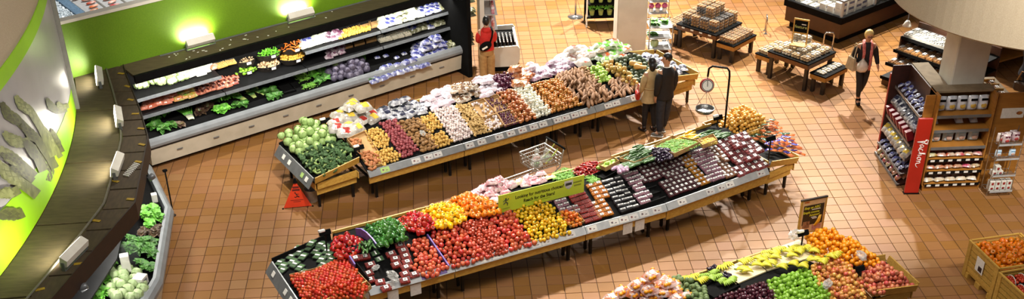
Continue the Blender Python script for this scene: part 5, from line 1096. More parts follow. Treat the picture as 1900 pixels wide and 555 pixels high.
for u, v, s_ in ((446, 178, .2), (462, 172, -.2), (478, 166, .1), (456, 186, .4), (474, 182, 0), (492, 176, .2), (484, 172, .5)): put([P_cel], u, v, DK, 'pale green celery bunch on the cooler deck', 'celery', 'celery bunches', .02, s_, .85)
for q, lb in (([(514, 162), (536, 155), (550, 170), (528, 176)], 'empty black tray on the cooler deck'), ([(512, 148), (530, 142), (538, 154), (518, 160)], 'empty black tray behind another on the cooler deck'), ([(540, 136), (566, 128), (584, 148), (556, 157)], 'black tray of green beans on the cooler deck'), ([(556, 158), (584, 150), (592, 160), (566, 168)], 'low black tray of beans at the cooler front')): boxwall(q, DK, lb, .05, 'black cooler trays', M_black)
strands([(542, 138), (566, 130), (580, 147), (556, 155)], DK, M_bean, 130, 'loose green beans in the cooler tray', 'green beans', 'green_beans', L_=.09, r=.008)
strands([(558, 160), (582, 152), (590, 160), (566, 167)], DK, M_bean, 80, 'few green beans at the cooler front edge', 'green beans', 'green_beans', L_=.09, r=.008)
P_rcab = make_cabbage('red_cabbage', .075, mat('red_cabbage_leaf', '#4a4458', '#5e5868', rough=.4, scale=10, rnd=.15))
cf([(616, 152), (612, 130), (640, 118), (664, 116), (682, 136), (660, 146)], DK, [P_rcab], .13, 'dusky purple red cabbage on the cooler deck', 'cabbage', 'red cabbages', orient='up', layers=2, keep=(1, .5), lift=0)
put([P_cab], 622, 124, DK, 'single pale green cabbage above the red cabbages', 'cabbage', None, .1, 0, .95)
def seg(q, bed, prs, pitch, lb, cat, grp, **k): cf(q, bed, prs, pitch, lb, cat, grp, layers=k.pop('layers', 3), keep=(1, .8, .5), rowpitch=k.pop('rowpitch', pitch*.8), **k)
seg([(562, 88), (560, 72), (604, 60), (608, 76)], S2, [B_wh, B_bl], .15, 'white and blue bag on the top cooler shelf left of the purple ones', 'bag', 'white and blue bags, top shelf')
B_pp = make_bag('purple_lettuce_bag', (bagm('purple_lettuce_film', '#6a3a52', '#c8bcc4'), bagm('purple_lettuce_print', '#5a2a44', '#8a6a7c')), .18, .13, .05, 27)
seg([(608, 78), (604, 60), (630, 54), (634, 70)], S2, [B_pp], .15, 'purple lettuce bag on the top cooler shelf', 'bag', 'purple bags, top shelf')
seg([(610, 108), (606, 92), (634, 84), (640, 98)], S1, [B_pp], .15, 'purple lettuce bag on the middle cooler shelf', 'bag', 'purple bags, middle shelf')
for i, (u, v) in enumerate(((640, 66), (660, 60), (680, 54), (700, 48))): 
    q = [(u-10, v+5), (u-14, v-8), (u+4, v-13), (u+9, v)]; boxwall(q, S2, 'cardboard tray of yellow vegetables on the top cooler shelf, %s from the purple bags' % ('first', 'second', 'third', 'fourth')[i], .05, 'trays on the top cooler shelf'); fill(q, S2, P_lem, .055, 'small yellow vegetable in a top shelf tray', 'vegetable', 'yellow vegetables in trays', lift=.03)
for i, (u, v) in enumerate(((646, 88), (668, 82), (690, 76))): boxwall([(u-10, v+5), (u-14, v-8), (u+4, v-13), (u+9, v)], S1, 'empty cardboard tray on the middle cooler shelf, %s from the purple bags' % ('first', 'second', 'third')[i], .05, 'empty trays on the middle shelf')
seg([(708, 52), (704, 36), (734, 28), (738, 43)], S2, [B_bl, B_wh], .14, 'blue and white pack on the top cooler shelf', 'pack', 'blue packs, top shelf')
seg([(740, 42), (736, 26), (775, 15), (780, 31)], S2, [B_dk, B_wh], .14, 'olive salad pack on the top cooler shelf', 'pack', 'olive packs, top shelf')
seg([(782, 30), (778, 14), (812, 5), (816, 20)], S2, [B_bl], .14, 'blue-lidded pack on the top cooler shelf', 'pack', 'blue-lidded packs, top shelf')
seg([(818, 20), (814, 3), (878, -14), (882, 2)], S2, [B_dk, B_wh], .14, 'olive and white pack at the right end of the top cooler shelf', 'pack', 'olive and white packs, right end')
seg([(708, 80), (704, 66), (752, 52), (756, 66)], S1, P_tub, .16, 'white mushroom tub on the middle cooler shelf', 'tub', 'white tubs, middle shelf')
seg([(758, 64), (754, 50), (796, 38), (800, 52)], S1, [B_bl, B_dk], .15, 'blue pack on the middle cooler shelf', 'pack', 'blue packs, middle shelf')
seg([(802, 52), (798, 38), (880, 16), (884, 28)], S1, [B_dk], .14, 'dark salad pack on the middle cooler shelf', 'pack', 'dark packs, middle shelf')
for u, v in ((702, 104), (718, 101), (738, 104), (752, 97), (776, 92)): put([B_bl], u-2, v+3, DK, 'single blue and white pack on the empty black deck', 'pack', 'scattered packs on the deck', .02, random.uniform(-.3, .3), .7)
seg([(690, 152), (686, 140), (720, 124), (760, 113), (790, 112), (796, 122), (740, 138)], DK, [B_bl], .14, 'blue-purple pack along the front of the cooler deck', 'pack', 'blue packs, deck front')
cf([(768, 118), (764, 90), (790, 76), (826, 78), (834, 100), (800, 112)], DK, [B_bl], .16, 'blue and white pack in the tall stack on the cooler deck', 'pack', 'blue packs in the stack', layers=3, keep=(1, .9, .7), mound=.12, rowpitch=.12)
seg([(824, 98), (820, 80), (872, 60), (880, 78)], DK, [B_dk], .15, 'dark pack at the right end of the cooler deck', 'pack', 'dark packs, deck right end')
# ================================================================== LEFT CORNER CASE CONTENTS
_a = Vector((-4.84, 18.0, 0)); LD = (Vector((-4.98, 18.0, .58)), Vector((.28, 0, .96)).normalized(), Vector((0, -1, 0)), Vector((-.96, 0, .28)).normalized())
M_bxw = mat('white_box_card', '#dad8d0', '#ccc9c0', rough=.6)
def card_box(u, v, z, d, label, rz=.2, h2=0):
    p = gp(u, v, z); t = thing('white_box', label, 'box', p, rz); mb = MB(); mb.rbox((0, 0, d[2]/2), d, .006); part(mb, 'carton', M_bxw, t); mb = MB(); mb.box((d[0]/2+.001, 0, d[2]*.6), (.002, d[1]*.5, d[2]*.3)); part(mb, 'printed_mark', M_grey, t); return t
card_box(288, 374, .72, (.1, .1, .16), 'small white carton near the top of the corner case', .3)
card_box(236, 502, .78, (.14, .13, .3), 'tall white carton standing in the corner case', .25)
card_box(262, 528, .66, (.18, .2, .16), 'low white carton at the bumper of the corner case', -.3)
for u, v, pr, lb, g, s_ in [(282, 390, P_lett, 'bright green parsley heap in the corner case', 'parsley in the corner case', 1.2), (272, 402, P_lett, 'bright green parsley heap in the corner case', 'parsley in the corner case', 1.2), (290, 408, P_lett, 'bright green parsley heap in the corner case', 'parsley in the corner case', 1.1), (276, 416, P_lett, 'bright green parsley heap in the corner case', 'parsley in the corner case', 1.1), (264, 390, P_lett, 'bright green parsley heap in the corner case', 'parsley in the corner case', 1),
     (286, 434, P_redl, 'dark bunch across the middle of the corner case', 'dark bunches in the corner case', 1.1), (268, 430, P_redl, 'dark bunch across the middle of the corner case', 'dark bunches in the corner case', 1), (296, 426, P_redl, 'dark bunch across the middle of the corner case', 'dark bunches in the corner case', .9),
     (280, 452, P_kale, 'dark kale in the corner case', 'kale in the corner case', 1.2), (262, 450, P_kale, 'dark kale in the corner case', 'kale in the corner case', 1.2), (272, 470, P_kale, 'dark kale in the corner case', 'kale in the corner case', 1.2), (286, 478, P_kale, 'dark kale in the corner case', 'kale in the corner case', 1.1), (250, 466, P_kale, 'dark kale in the corner case', 'kale in the corner case', 1.2), (262, 490, P_kale, 'dark kale in the corner case', 'kale in the corner case', 1.1), (276, 496, P_kale, 'dark kale in the corner case', 'kale in the corner case', 1), (244, 446, P_kale, 'dark kale in the corner case', 'kale in the corner case', 1.1), (238, 462, P_kale, 'dark kale in the corner case', 'kale in the corner case', 1.1),
     (206, 488, P_lett, 'bright romaine under the brown fascia', 'romaine under the fascia', 1.1), (190, 516, P_lett, 'bright romaine under the brown fascia', 'romaine under the fascia', 1.2), (178, 530, P_lett, 'bright romaine under the brown fascia', 'romaine under the fascia', 1.2), (196, 545, P_lett, 'bright romaine under the brown fascia', 'romaine under the fascia', 1.2), (180, 552, P_lett, 'bright romaine under the brown fascia', 'romaine under the fascia', 1.2)]:
    put([pr], u, v, LD, lb, 'leafy greens', g, .06, random.uniform(0, 6), s_*.85)
    put([pr], u+random.uniform(-7, 7), v+random.uniform(-8, 8), LD, lb, 'leafy greens', g or 'more greens', .09, random.uniform(0, 6), s_*.7)
P_cab2 = make_cabbage('pale_cabbage', .095, mat('pale_cabbage_leaf', '#b8c89a', '#98b078', rough=.5, scale=9, rnd=.1, bump=.3))
fill([(204, 515), (222, 505), (250, 512), (266, 530), (258, 558), (206, 562)], LD, [P_cab2], .16, 'pale cabbage heaped at the bottom of the corner case', 'cabbage', 'pale cabbages in the corner case', lift=.03, orient='up', layers=2, keep=(1, .5))
fl_y = MB()
put([P_egg[0]], 290, 462, LD, 'small dark bulb among the kale', 'vegetable', None, .1)
mb = MB(); c0 = gp(262, 495, .62); mb.box(c0+Vector((-.28, 0, .2)), (.55, .008, .46), Matrix.Rotation(.35, 3, 'Z')); tag(mb.build('glass_divider', M_film), 'clear plastic divider standing across the corner case', 'divider')
def canister(u, v, z, label):
    p = gp(u, v, z); t = thing('spray_nozzle', label, 'nozzle', p, .5, 'grey canisters under the canopy'); mb = MB(); mb.lathe([(.03, -.06), (.055, -.05), (.055, .05), (.04, .07)], 14, rot=Matrix.Rotation(R(70), 3, 'Y')); part(mb, 'body', M_grey, t, smooth=True); mb = MB(); mb.tube([(0, 0, 0), (-.12, 0, .1)], .012, 6); part(mb, 'bracket', M_blackm, t); return t
canister(280, 329, 1.6, 'grey canister under the far part of the brown fascia'); canister(154, 534, 1.6, 'grey canister under the near part of the brown fascia')
def pole_display(u, v, z0, h, label, rz=0.0, w_=.2, white=True, tilt=-.5):
    p = gp(u, v, z0); t = thing('price_display', label, 'price display', p, rz, 'black price displays on stems'); mb = MB(); mb.tube([(0, 0, 0), (0, 0, h)], .014, 6); part(mb, 'stem', M_blackm, t)
    rx = Matrix.Rotation(tilt, 3, 'X'); mb = MB(); mb.rbox((0, 0, h), (w_, .05, .09), .008, rx); part(mb, 'head', M_black, t)
    if white: mb = MB(); mb.rbox(Vector((-w_*.28, -.0, h+.045)), (w_*.55, .07, .05), .01, rx); part(mb, 'ticket_roll', M_tagw, t)
    mb = MB(); mb.lathe([(.05, 0), (.05, .012), (.02, .02)], 10); part(mb, 'base', M_blackm, t); return t
pole_display(322, 400, 0.0, .95, 'black handset on a thin pole in front of the corner case', .8, .06, False, 1.2)
pole_display(606, 248, .8, .28, 'black and white price display behind the broccoli', R(28)); pole_display(607, 468, .78, .38, 'black and white price display behind the packed cucumbers', R(24)); pole_display(668, 296, .74, .25, 'white price display at the corner of the sweet potato box', R(28))
pole_display(1486, 462, .95, .3, 'black and white price display in front of the banana sign', R(20)); pole_display(1590, 530, .78, .32, 'black price display on a pole over the blush apples', R(20), .16, False); pole_display(1425, 302, .74, .5, 'black price display on a stem between strawberries and carrots', R(25), .2, False); pole_display(1131, 100, .9, .3, 'black price display beside the white pillar', R(25), .2, False)
# ================================================================== FISH COUNTER BEHIND THE GREEN WALL
FZ = Frame(gp(150, 20, .85), FC.th)
fc = thing('fish_counter', 'bright ice counter seen over the green wall', 'counter', FZ.o)
def fpart(mb, n, m): o = mb.build(n, m, fc); o.matrix_parent_inverse = Matrix.Translation(-FZ.o); return o
fpart(box_at(FZ, -2.2, 2.8, -1.0, 1.6, 0, .8), 'base', M_white); fpart(box_at(FZ, -2.2, .0, -.95, 1.55, .8, .84), 'ice_tray', M_rail)
M_ice = mat('crushed_ice', '#dfe8ee', '#c4d2dc', rough=.3, scale=30)
mb = MB()
for k in range(2600):
    p = FZ.p(random.uniform(-2.1, -.25), random.uniform(-.9, 1.5), .85+random.uniform(0, .03)); mb.box(p, (.045, .04, .03), Matrix.Rotation(random.random()*3, 3, (random.random(), random.random(), .5)))
stuff(fpart(mb, 'crushed_ice', M_ice))
M_bluet = mat('blue_rope_mussels', '#6f8ea8', '#4f6a84', rough=.3, scale=30)
fpart(box_at(FZ, -.22, .0, -.95, 1.55, .83, .9), 'blue_tray', M_bluet)
for k in range(5): fpart(box_at(FZ, .05+.52*k, .5+.52*k, -.95, 1.55, .8, .86), 'steel_tray', M_rail)
P_fil = [potato('fish_fillet', (.13, .06, .025), mat('fish_fillet_flesh', '#c8603a', '#d8b0a0', rough=.35, scale=9, rnd=.25, hue=.03), 41, .1)]
for k in range(5):
    for j in range(9):
        M = Matrix.Translation(FZ.p(.27+.52*k+random.uniform(-.1, .1), -.8+.26*j, .9)) @ Matrix.Rotation(FZ.th+random.uniform(-.6, .6), 4, 'Z'); tag(dup(P_fil[0], M), 'fish fillet in a steel tray beyond the green wall', 'fish', 'fish fillets in the counter')
spot('fish_counter_spot', (-6.5, 30.5, 5.5), FZ.o+Vector((0, 0, .8)), 900, color=(1, .97, .92), angle=60)
# cooler shelf lamps
def strip(a0, a1, n_, z, power):
    d = bpy.data.lights.new('cooler_lamp', 'AREA'); d.shape = 'RECTANGLE'; d.size = a1-a0; d.size_y = .06; d.energy = power; d.color = (1, .97, .9)
    o = bpy.data.objects.new('cooler_lamp', d); COL.objects.link(o); o.location = FC.p((a0+a1)/2, n_, z); o.rotation_euler = (R(34), 0, FC.th); return o
for a in (-3.9, -2.0, -.1, 1.8): strip(a, a+1.85, .40, 1.735, 24)
d = None
for k in range(3):
    dl = bpy.data.lights.new('corner_case_lamp', 'AREA'); dl.shape = 'RECTANGLE'; dl.size = .06; dl.size_y = 1.9; dl.energy = 13; dl.color = (1, .97, .9); o = bpy.data.objects.new('corner_case_lamp', dl); COL.objects.link(o); o.location = (-5.35, 19.6-2*k, 1.58); o.rotation_euler = (0, R(12), 0)
# ================================================================== BAKERY AREA
M_btop = mat('bakery_table_edge', '#6d4420', '#5c3818', rough=.5, scale=4, stretch=(1, 6, 6)); M_btop2 = mat('honey_wood', '#a8772e', '#96682a', rough=.5, scale=4, stretch=(6, 1, 1)); M_bleg = mat('dark_wood_leg', '#1f1813', '#2a211a', rough=.5, scale=6)
def text_mesh(txt, size, m, M, name, parent, italic=0.0, bold=0, extrude=.001, align='CENTER', width=None):
    cu = bpy.data.curves.new(name, 'FONT'); cu.body = txt; cu.size = size; cu.align_x = align; cu.align_y = 'CENTER'; cu.extrude = extrude; cu.shear = italic; cu.offset = bold
    to = bpy.data.objects.new(name, cu); COL.objects.link(to); bpy.context.view_layer.update()
    me = bpy.data.meshes.new_from_object(to.evaluated_get(bpy.context.evaluated_depsgraph_get())); bpy.data.objects.remove(to)
    if width:
        xs = [v_.co.x for v_ in me.vertices]; k = width/(max(xs)-min(xs)); me.transform(Matrix.Diagonal((k, min(k*1.15, 1.0) if k < 1 else k, 1, 1)))
    me.materials.clear(); me.materials.append(m); o = bpy.data.objects.new(name, me); COL.objects.link(o); o.parent = parent; o.matrix_local = M; KID.setdefault(parent.name, []).append(o); return o
def btable(name, fr, a0, a1, n0, n1, h, label, edge, legs):
    t = thing(name, label, 'table', (0, 0, 0), 0, 'bakery display tables')
    part(box_at(fr, a0-.03, a1+.03, n0-.03, n1+.03, h-.03, h), 'table_top', M_black, t); 
    for q in ((a0-.02, a1+.02, n0-.02, n0+.01), (a0-.02, a1+.02, n1-.01, n1+.02), (a0-.02, a0+.01, n0+.012, n1-.012), (a1-.01, a1+.02, n0+.012, n1-.012)): part(box_at(fr, *q, h-.13, h-.031), 'apron', edge, t)
    for a, n_ in legs:
        mb = MB(); mb.box(fr.p(a, n_, (h-.03)/2), (.075, .075, h-.03), fr.rot()); part(mb, 'leg', M_bleg, t)
    return t
def corners(a0, a1, n0, n1, e=.05): return [(a0+e, n0+e), (a1-e, n0+e), (a1-e, n1-e), (a0+e, n1-e)]
M_muf = mat('golden_muffin', '#a8762f', '#8a5c22', rough=.6, scale=20, rnd=.12); M_cho = mat('chocolate_muffin', '#3a2a20', '#4a382c', rough=.6, scale=20, rnd=.12)
M_shell = mat('clamshell_clear', '#a8adad', rough=.06, alpha=.09, spec=1.0)
def make_muffins(name, m):
    o = root(name); mb = MB()
    for i in range(3):
        for j in range(2): mb.lathe([(.02, 0), (.028, .02), (.034, .032), (.03, .048), (.01, .056)], 8, ((i-1)*.072, (j-.5)*.074, .004))
    part(mb, 'muffin', m, o, smooth=True); mb = MB(); mb.rbox((0, 0, .034), (.225, .155, .066), .01); part(mb, 'clamshell', M_shell, o); return o
P_muf = [make_muffins('muffin_pack', M_muf)]; P_cho = [make_muffins('chocolate_muffin_pack', M_cho)]
FB1 = Frame((5.66, 27.23), R(-46))
FB1.n = Vector((math.cos(R(44)), math.sin(R(44)), 0))
btable('bakery_table', FB1, -.03, 1.05, -.03, 1.0, .60, 'dark-legged bakery table stacked with muffin packs', M_btop, corners(-.03, 1.05, -.03, 1.0))
btable('bakery_side_table', FB1, 1.09, 1.52, .02, .92, .44, 'low bakery side table with muffin packs, nearer the aisle', M_btop2, corners(1.09, 1.52, .02, .92))
btable('bakery_side_table', FB1, -.52, -.07, .02, .92, .44, 'low bakery side table with muffin packs, behind the chrome cart', M_btop2, corners(-.52, -.07, .02, .92))
def stackgrid(fr, a0, a1, n0, n1, z, hts, protos, lb, grp, cat='muffin pack', dz=.069, px_=.235, py_=.165, th=0):
    na, nn_ = max(1, int((a1-a0)/px_)), max(1, int((n1-n0)/py_)); 
    for i in range(na):
        for j in range(nn_):
            ring_ = min(i, j, na-1-i, nn_-1-j); h = hts[min(ring_, len(hts)-1)]
            for k in range(h):
                if k < h-2 and ring_ > 0 and k < hts[ring_-1]-1: continue       # hidden inside the stack
                M = Matrix.Translation(fr.p(a0+(i+.5)*(a1-a0)/na, n0+(j+.5)*(n1-n0)/nn_, z+k*dz)) @ Matrix.Rotation(fr.th+random.uniform(-.04, .04), 4, 'Z')
                tag(dup(random.choice(protos), M), lb, cat, grp)
stackgrid(FB1, 0, 1.02, 0, .98, 0.60, (4, 7, 9), P_muf*3+P_cho, 'clear pack of muffins in the tall pyramid', 'muffin packs in the pyramid')
stackgrid(FB1, 1.1, 1.5, .03, .9, .44, (2,), P_muf, 'clear pack of muffins on the low table nearer the aisle', 'muffin packs on the low table', px_=.19)
stackgrid(FB1, -.5, -.08, .03, .9, .44, (1,), P_muf, 'clear pack of muffins on the low table behind the cart', 'muffin packs on the far low table', px_=.2)
for k in range(4): part(box_at(FB1, .1+.25*k, .18+.25*k, -.055, -.05, .53, .57), 'price_tag', M_tagw, bpy.data.objects['bakery_table'])
FB2 = Frame((7.38, 25.28), R(-50.5)); FB2.n = Vector((math.cos(R(39.5)), math.sin(R(39.5)), 0))
bt2 = btable('bakery_table', FB2, -.03, 1.02, -.03, .95, .66, 'dark-legged bakery table of cookies with a wooden sign stand', M_btop, corners(-.03, 1.02, -.03, .95))
btable('bakery_side_table', FB2, 1.06, 1.42, .08, .9, .45, 'low bakery side table of white iced pastries', M_btop2, corners(1.06, 1.42, .08, .9))
btable('bakery_side_table', FB2, -.45, -.07, .1, .9, .45, 'low bakery side table left of the cookie table', M_btop2, corners(-.45, -.07, .1, .9))
M_cook = mat('cookies_tan', '#c8a878', '#b08c58', rough=.6, scale=14, rnd=.15); M_iced = mat('iced_pastry', '#e2d8c6', '#c8b494', rough=.5, scale=14, rnd=.1)
def make_cookies(name, m, h=.04):
    o = root(name); mb = MB(); rg = random.Random(3)
    for i in range(3):
        for j in range(2): mb.lathe([(.01, 0), (.034, .004), (.036, h*.6), (.02, h*.85)], 9, ((i-1)*.07, (j-.5)*.075, .004))
    part(mb, 'cookie', m, o, smooth=True); mb = MB(); mb.rbox((0, 0, h*.5+.006), (.225, .16, h+.01), .01); part(mb, 'clamshell', M_shell, o)
    mb = MB(); mb.box((.03, .02, h+.013), (.07, .05, .002)); part(mb, 'label', M_lab, o); return o
P_coo = [make_cookies('cookie_pack', M_cook)]; P_ice = [make_cookies('pastry_pack', M_iced)]
stackgrid(FB2, 0, .98, 0, .92, .66, (2, 3), P_coo+P_ice, 'clear pack of cookies on the table below the wooden sign', 'cookie packs', 'cookie pack', dz=.052)
stackgrid(FB2, .0, .5, .62, .92, .76, (3,), P_ice, 'pastry pack in the taller stack behind the sign', 'stacked pastry packs', 'pastry pack', dz=.052)
stackgrid(FB2, 1.07, 1.41, .1, .88, .45, (1,), P_ice, 'white iced pastry pack on the low table', 'iced pastry packs', 'pastry pack', px_=.17, dz=.05)
stackgrid(FB2, -.44, -.08, .1, .88, .45, (2,), P_coo, 'cookie pack on the low table at the left', 'cookie packs, low table', 'cookie pack', px_=.18, dz=.05)
# wooden sign stand
st = thing('sign_stand', 'wooden sign stand with a black feature board among the cookies', 'sign', FB2.p(.42, .42, .80), FB2.th-R(-50.5)+R(-30))
mb = MB(); mb.box((-.16, 0, .3), (.025, .03, .6)); mb.box((.16, 0, .3), (.025, .03, .6), m=0); fr_ = part(mb, 'post', M_wood, st)
for z in (.28, .59): mb = MB(); mb.box((0, 0, z), (.34, .028, .035)); part(mb, 'cross_bar', M_wood, st)
mb = MB(); mb.box((0, 0, .435), (.3, .014, .28)); bd = part(mb, 'board', M_black, st); mb = MB(); mb.box((0, -.05, .02), (.36, .2, .025)); part(mb, 'ledge', M_wood, st)
text_mesh('feature', .095, mat('chalk_green', '#b8bf78', '#a8b060', rough=.7), Matrix.Translation((0, -.009, .42)) @ Matrix.Rotation(R(90), 4, 'X'), 'lettering', bd)
mb = MB(); mb.box((.06, -.009, .485), (.1, .002, .018)); part(mb, 'small_lettering', M_tagw, bd)
# chrome guard hoops
M_chr = mat('chrome', '#c8c8c6', '#b8b8b6', rough=.15, metal=.9)
def hoop(p, rz, label, w_=.22, h=.42):
    t = thing('guard_hoop', label, 'guard rail', p, rz, 'chrome guard hoops'); mb = MB(); mb.tube([(-w_/2, 0, 0), (-w_/2, 0, h-.05), (-w_/2+.03, 0, h), (w_/2-.03, 0, h), (w_/2, 0, h-.05), (w_/2, 0, 0)], .018, 8); part(mb, 'hoop', M_chr, t, smooth=True)
    for s_ in (-1, 1): mb = MB(); mb.lathe([(.045, 0), (.045, .01), (.02, .014)], 12, (s_*w_/2, 0, 0)); part(mb, 'floor_flange', M_chr, t)
hoop(gp(1420, 60), R(80), 'chrome guard hoop left of the freezer'); hoop(gp(1535, 92), R(-10), 'chrome guard hoop behind the cookie table')
# ---- corner freezer
ZK = 1.32
def fbx(a, b, c, d, z0, z1): return box_at(FF, a, b, c, d, z0*ZK, z1*ZK)
FF = Frame((9.49, 27.02), R(36)); fz = thing('island_freezer', 'black and brown island freezer with glass sides behind the bakery tables', 'freezer', (0, 0, 0)); M_brp = mat('brown_laminate', '#4a2a18', '#402414', rough=.4, scale=4)
part(fbx(.08, 4.0, .08, 1.55, 0, .12), 'kick_plate', M_black, fz); part(fbx(.0, 4.0, .0, 1.65, .12, .40), 'base_panel', M_brp, fz)
for q in ((-.04, 4.0, -.04, .06), (-.04, .06, .06, 1.7), (.06, 4.0, 1.6, 1.7)): part(fbx(*q, .40, .52), 'rim', M_black, fz)
part(fbx(.06, 4.0, .06, 1.6, .36, .42), 'floor_liner', M_black, fz)
for q in ((.06, 1.28, .015, .025), (1.32, 4.0, .015, .025)): part(fbx(*q, .52, .80), 'glass_pane', M_shell, fz)
part(fbx(.015, .025, .06, 1.6, .52, .80), 'glass_pane', M_shell, fz)
part(fbx(.0, 4.0, .0, .03, .80, .825), 'glass_rail', M_grey, fz); part(fbx(.0, .03, .03, 1.65, .80, .825), 'glass_rail', M_grey, fz)
for q in ((.0, .05, .0, .05), (1.27, 1.33, .0, .04), (0, .04, 1.6, 1.65)): part(fbx(*q, .52, .80), 'corner_post', M_rail, fz)
part(fbx(.9, 4.0, .85, .95, .42, .92), 'centre_divider', M_white, fz); part(fbx(.9, 4.0, .78, 1.02, .92, .95), 'divider_cap', M_white, fz)
part(fbx(1.26, 1.30, .06, .85, .42, .7), 'cross_divider', M_white, fz)
M_blub = mat('blue_carton', '#3c4468', '#4c5478', rough=.5)
def make_carton():
    o = root('frozen_carton'); mb = MB(); mb.rbox((0, 0, .07), (.26, .17, .14), .004); part(mb, 'carton', M_bxw, o); mb = MB(); mb.box((0, -.0855, .07), (.18, .002, .06)); part(mb, 'front_print', M_blub, o); mb = MB(); mb.box((0, 0, .1405), (.1, .07, .002)); part(mb, 'top_print', M_grey, o); return o
P_ctn = make_carton()
for i, (a, n_, k) in enumerate([(.2, .2, 3), (.5, .2, 3), (.8, .2, 3), (.2, .42, 2), (.5, .42, 2), (.8, .42, 2), (.2, .64, 2), (.5, .64, 3), (.78, .64, 3), (.2, .95, 1), (.45, .9, 2), (.2, 1.2, 1), (.48, 1.2, 2), (.3, 1.45, 1), (.6, 1.4, 1), (1.08, .25, 3), (1.08, .5, 2)]):
    for j in range(k): tag(dup(P_ctn, Matrix.Translation(FF.p(a, n_, .56+.142*j)) @ Matrix.Rotation(FF.th+random.uniform(-.05, .05), 4, 'Z')), 'white frozen dessert carton stacked in the freezer corner', 'carton', 'white cartons in the freezer')
B_fr = make_bag('frozen_bag', (bagm('frozen_bag_film', '#c8b85a', '#c8d0a8', hue=.12), bagm('frozen_bag_print', '#b83a2a', '#d8b84a', hue=.15)), .24, .17, .06, 31)
for i in range(10):
    for j in range(4):
        for n0_ in (.12, 1.05):
            tag(dup(B_fr, Matrix.Translation(FF.p(1.45+.25*i, n0_+.17*j, 0.72+random.uniform(0, .14))) @ Matrix.Rotation(FF.th+random.uniform(-.5, .5), 4, 'Z') @ Matrix.Rotation(random.uniform(-.4, .4), 4, 'X')), 'colourful frozen food bag in the long freezer section', 'bag', 'frozen food bags')
# ---- shelving behind the bakery pillar
FS = Frame(gp(1675, 66, 1.15), math.atan2(*(lambda v: (v.y, v.x))(gp(1747, 90, 1.15)-gp(1675, 66, 1.15))))
sh = thing('bakery_shelving', 'dark curved shelving of bread packs behind the white pillar', 'shelving', (0, 0, 0)); SHZ = ((.0, 1.12), (-.1, .82), (-.2, .52), (-.25, .2))
for dn, z in SHZ:
    part(box_at(FS, -.02+dn*.8, 2.0, dn, .6, z-.03, z), 'shelf', M_blackm, sh); part(box_at(FS, -.02+dn*.8, 2.0, dn-.015, dn, z-.05, z+.02), 'price_rail', M_black, sh)
part(box_at(FS, -.02, 2.0, .6, .64, 0, 1.3), 'back_panel', M_brp, sh); part(box_at(FS, -.2, 2.0, -.2, .6, 0, .15), 'plinth', M_brp, sh); part(box_at(FS, -.05, -.02, .0, .6, .15, 1.12), 'end_panel', M_brp, sh)
P_brd = [make_pack('bread_roll_pack', mat('bread_rolls', '#a8742e', '#8e5c22', rough=.6, scale=14, rnd=.15), .17, .24, .07, .03, 'sq')]; P_cake = [make_pack('cake_box', mat('cake_box_card', '#a8a49a', '#98948a', rough=.6), .2, .22, .09, .03, 'sq', M_lab, M_film)]
for si, (dn, z) in enumerate(SHZ[:3]):
    for i in range(9):
        for j in range(2): tag(dup((P_cake if si == 0 else P_brd)[0], Matrix.Translation(FS.p(.1+dn*.8+.19*i, dn+.14+.26*j, z)) @ Matrix.Rotation(FS.th, 4, 'Z')), ('white cake box on the top shelf behind the pillar', 'pack of brown rolls on the middle shelf behind the pillar', 'pack of brown rolls on the lower shelf behind the pillar')[si], 'bakery pack', ('cake boxes on the top shelf', 'rolls on the middle shelf', 'rolls on the lower shelf')[si])
tl = thing('clip_lamp', 'small bright clip lamp at the end of the shelving behind the pillar', 'lamp', gp(1683, 48, 1.5)); mb = MB(); mb.lathe([(.03, .12), (.05, .1), (.1, .0), (.095, 0), (.02, .09)], 14); part(mb, 'shade', M_white, tl, smooth=True); mb = MB(); mb.ell((0, 0, .01), (.06, .06, .02), 10, 5); part(mb, 'bulb', M_lens, tl); mb = MB(); mb.tube([(0, 0, .12), (.02, .05, .35), (.1, .2, .4)], .01, 6); part(mb, 'arm', M_grey, tl)
spot('clip_lamp_beam', tl.location+Vector((0, -.25, .25)), FS.p(.9, .1, .8), 90, angle=100, radius=.05)
# ---- rack round the pillar
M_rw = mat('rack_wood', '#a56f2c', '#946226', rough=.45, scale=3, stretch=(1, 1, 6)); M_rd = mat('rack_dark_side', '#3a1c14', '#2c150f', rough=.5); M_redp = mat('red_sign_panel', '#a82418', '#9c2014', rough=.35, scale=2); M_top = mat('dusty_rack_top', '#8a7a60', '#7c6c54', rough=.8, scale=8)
RF = Frame((8.95, 19.86), 0.0); rk = thing('bread_rack', 'tall wooden snack rack wrapped round the white pillar', 'rack', (8.95, 19.86, 0))
def rp(mb, n, m): o = mb.build(n, m, rk); o.matrix_parent_inverse = Matrix.Translation((-8.95, -19.86, 0)); KID.setdefault(rk.name, []).append(o); return o
W_ = 1.18
rp(box_at(RF, .13, W_+.02, .46, .5, 0, 1.95), 'back_panel', M_rw)
rp(box_at(RF, W_, W_+.03, .06, .5, 0, 1.95), 'side_panel', M_rw); rp(box_at(RF, .10, .13, .06, .5, 0, 1.95), 'side_panel', M_rw)
rp(box_at(RF, .10, W_+.03, .0, .46, 0, .1), 'plinth', M_rw); rp(box_at(RF, .10, W_+.03, .24, .5, 1.92, 1.96), 'top_board', M_top)
RZ = [(.12, 1.50, .20), (.09, 1.22, .2), (.06, .88, .2), (.03, .64, .2), (.0, .40, .2), (-.02, .14, .2)]
for k, (n_, z, _) in enumerate(RZ):
    mb = MB(); mb.slab([RF.p(.13, n_, z), RF.p(W_, n_, z), RF.p(W_, .46, z+.06), RF.p(.13, .46, z+.06)], (0, -.2, 1), .025); rp(mb, 'shelf', M_rw); rp(box_at(RF, .13, W_, n_-.015, n_, z-.04, z+.015), 'price_rail', M_blackm if k > 2 else M_grey)
    if k > 2:
        for j in range(6): rp(box_at(RF, .16+.17*j, .24+.17*j, n_-.02, n_-.015, z-.03, z+.008), 'price_tag', M_tagw)
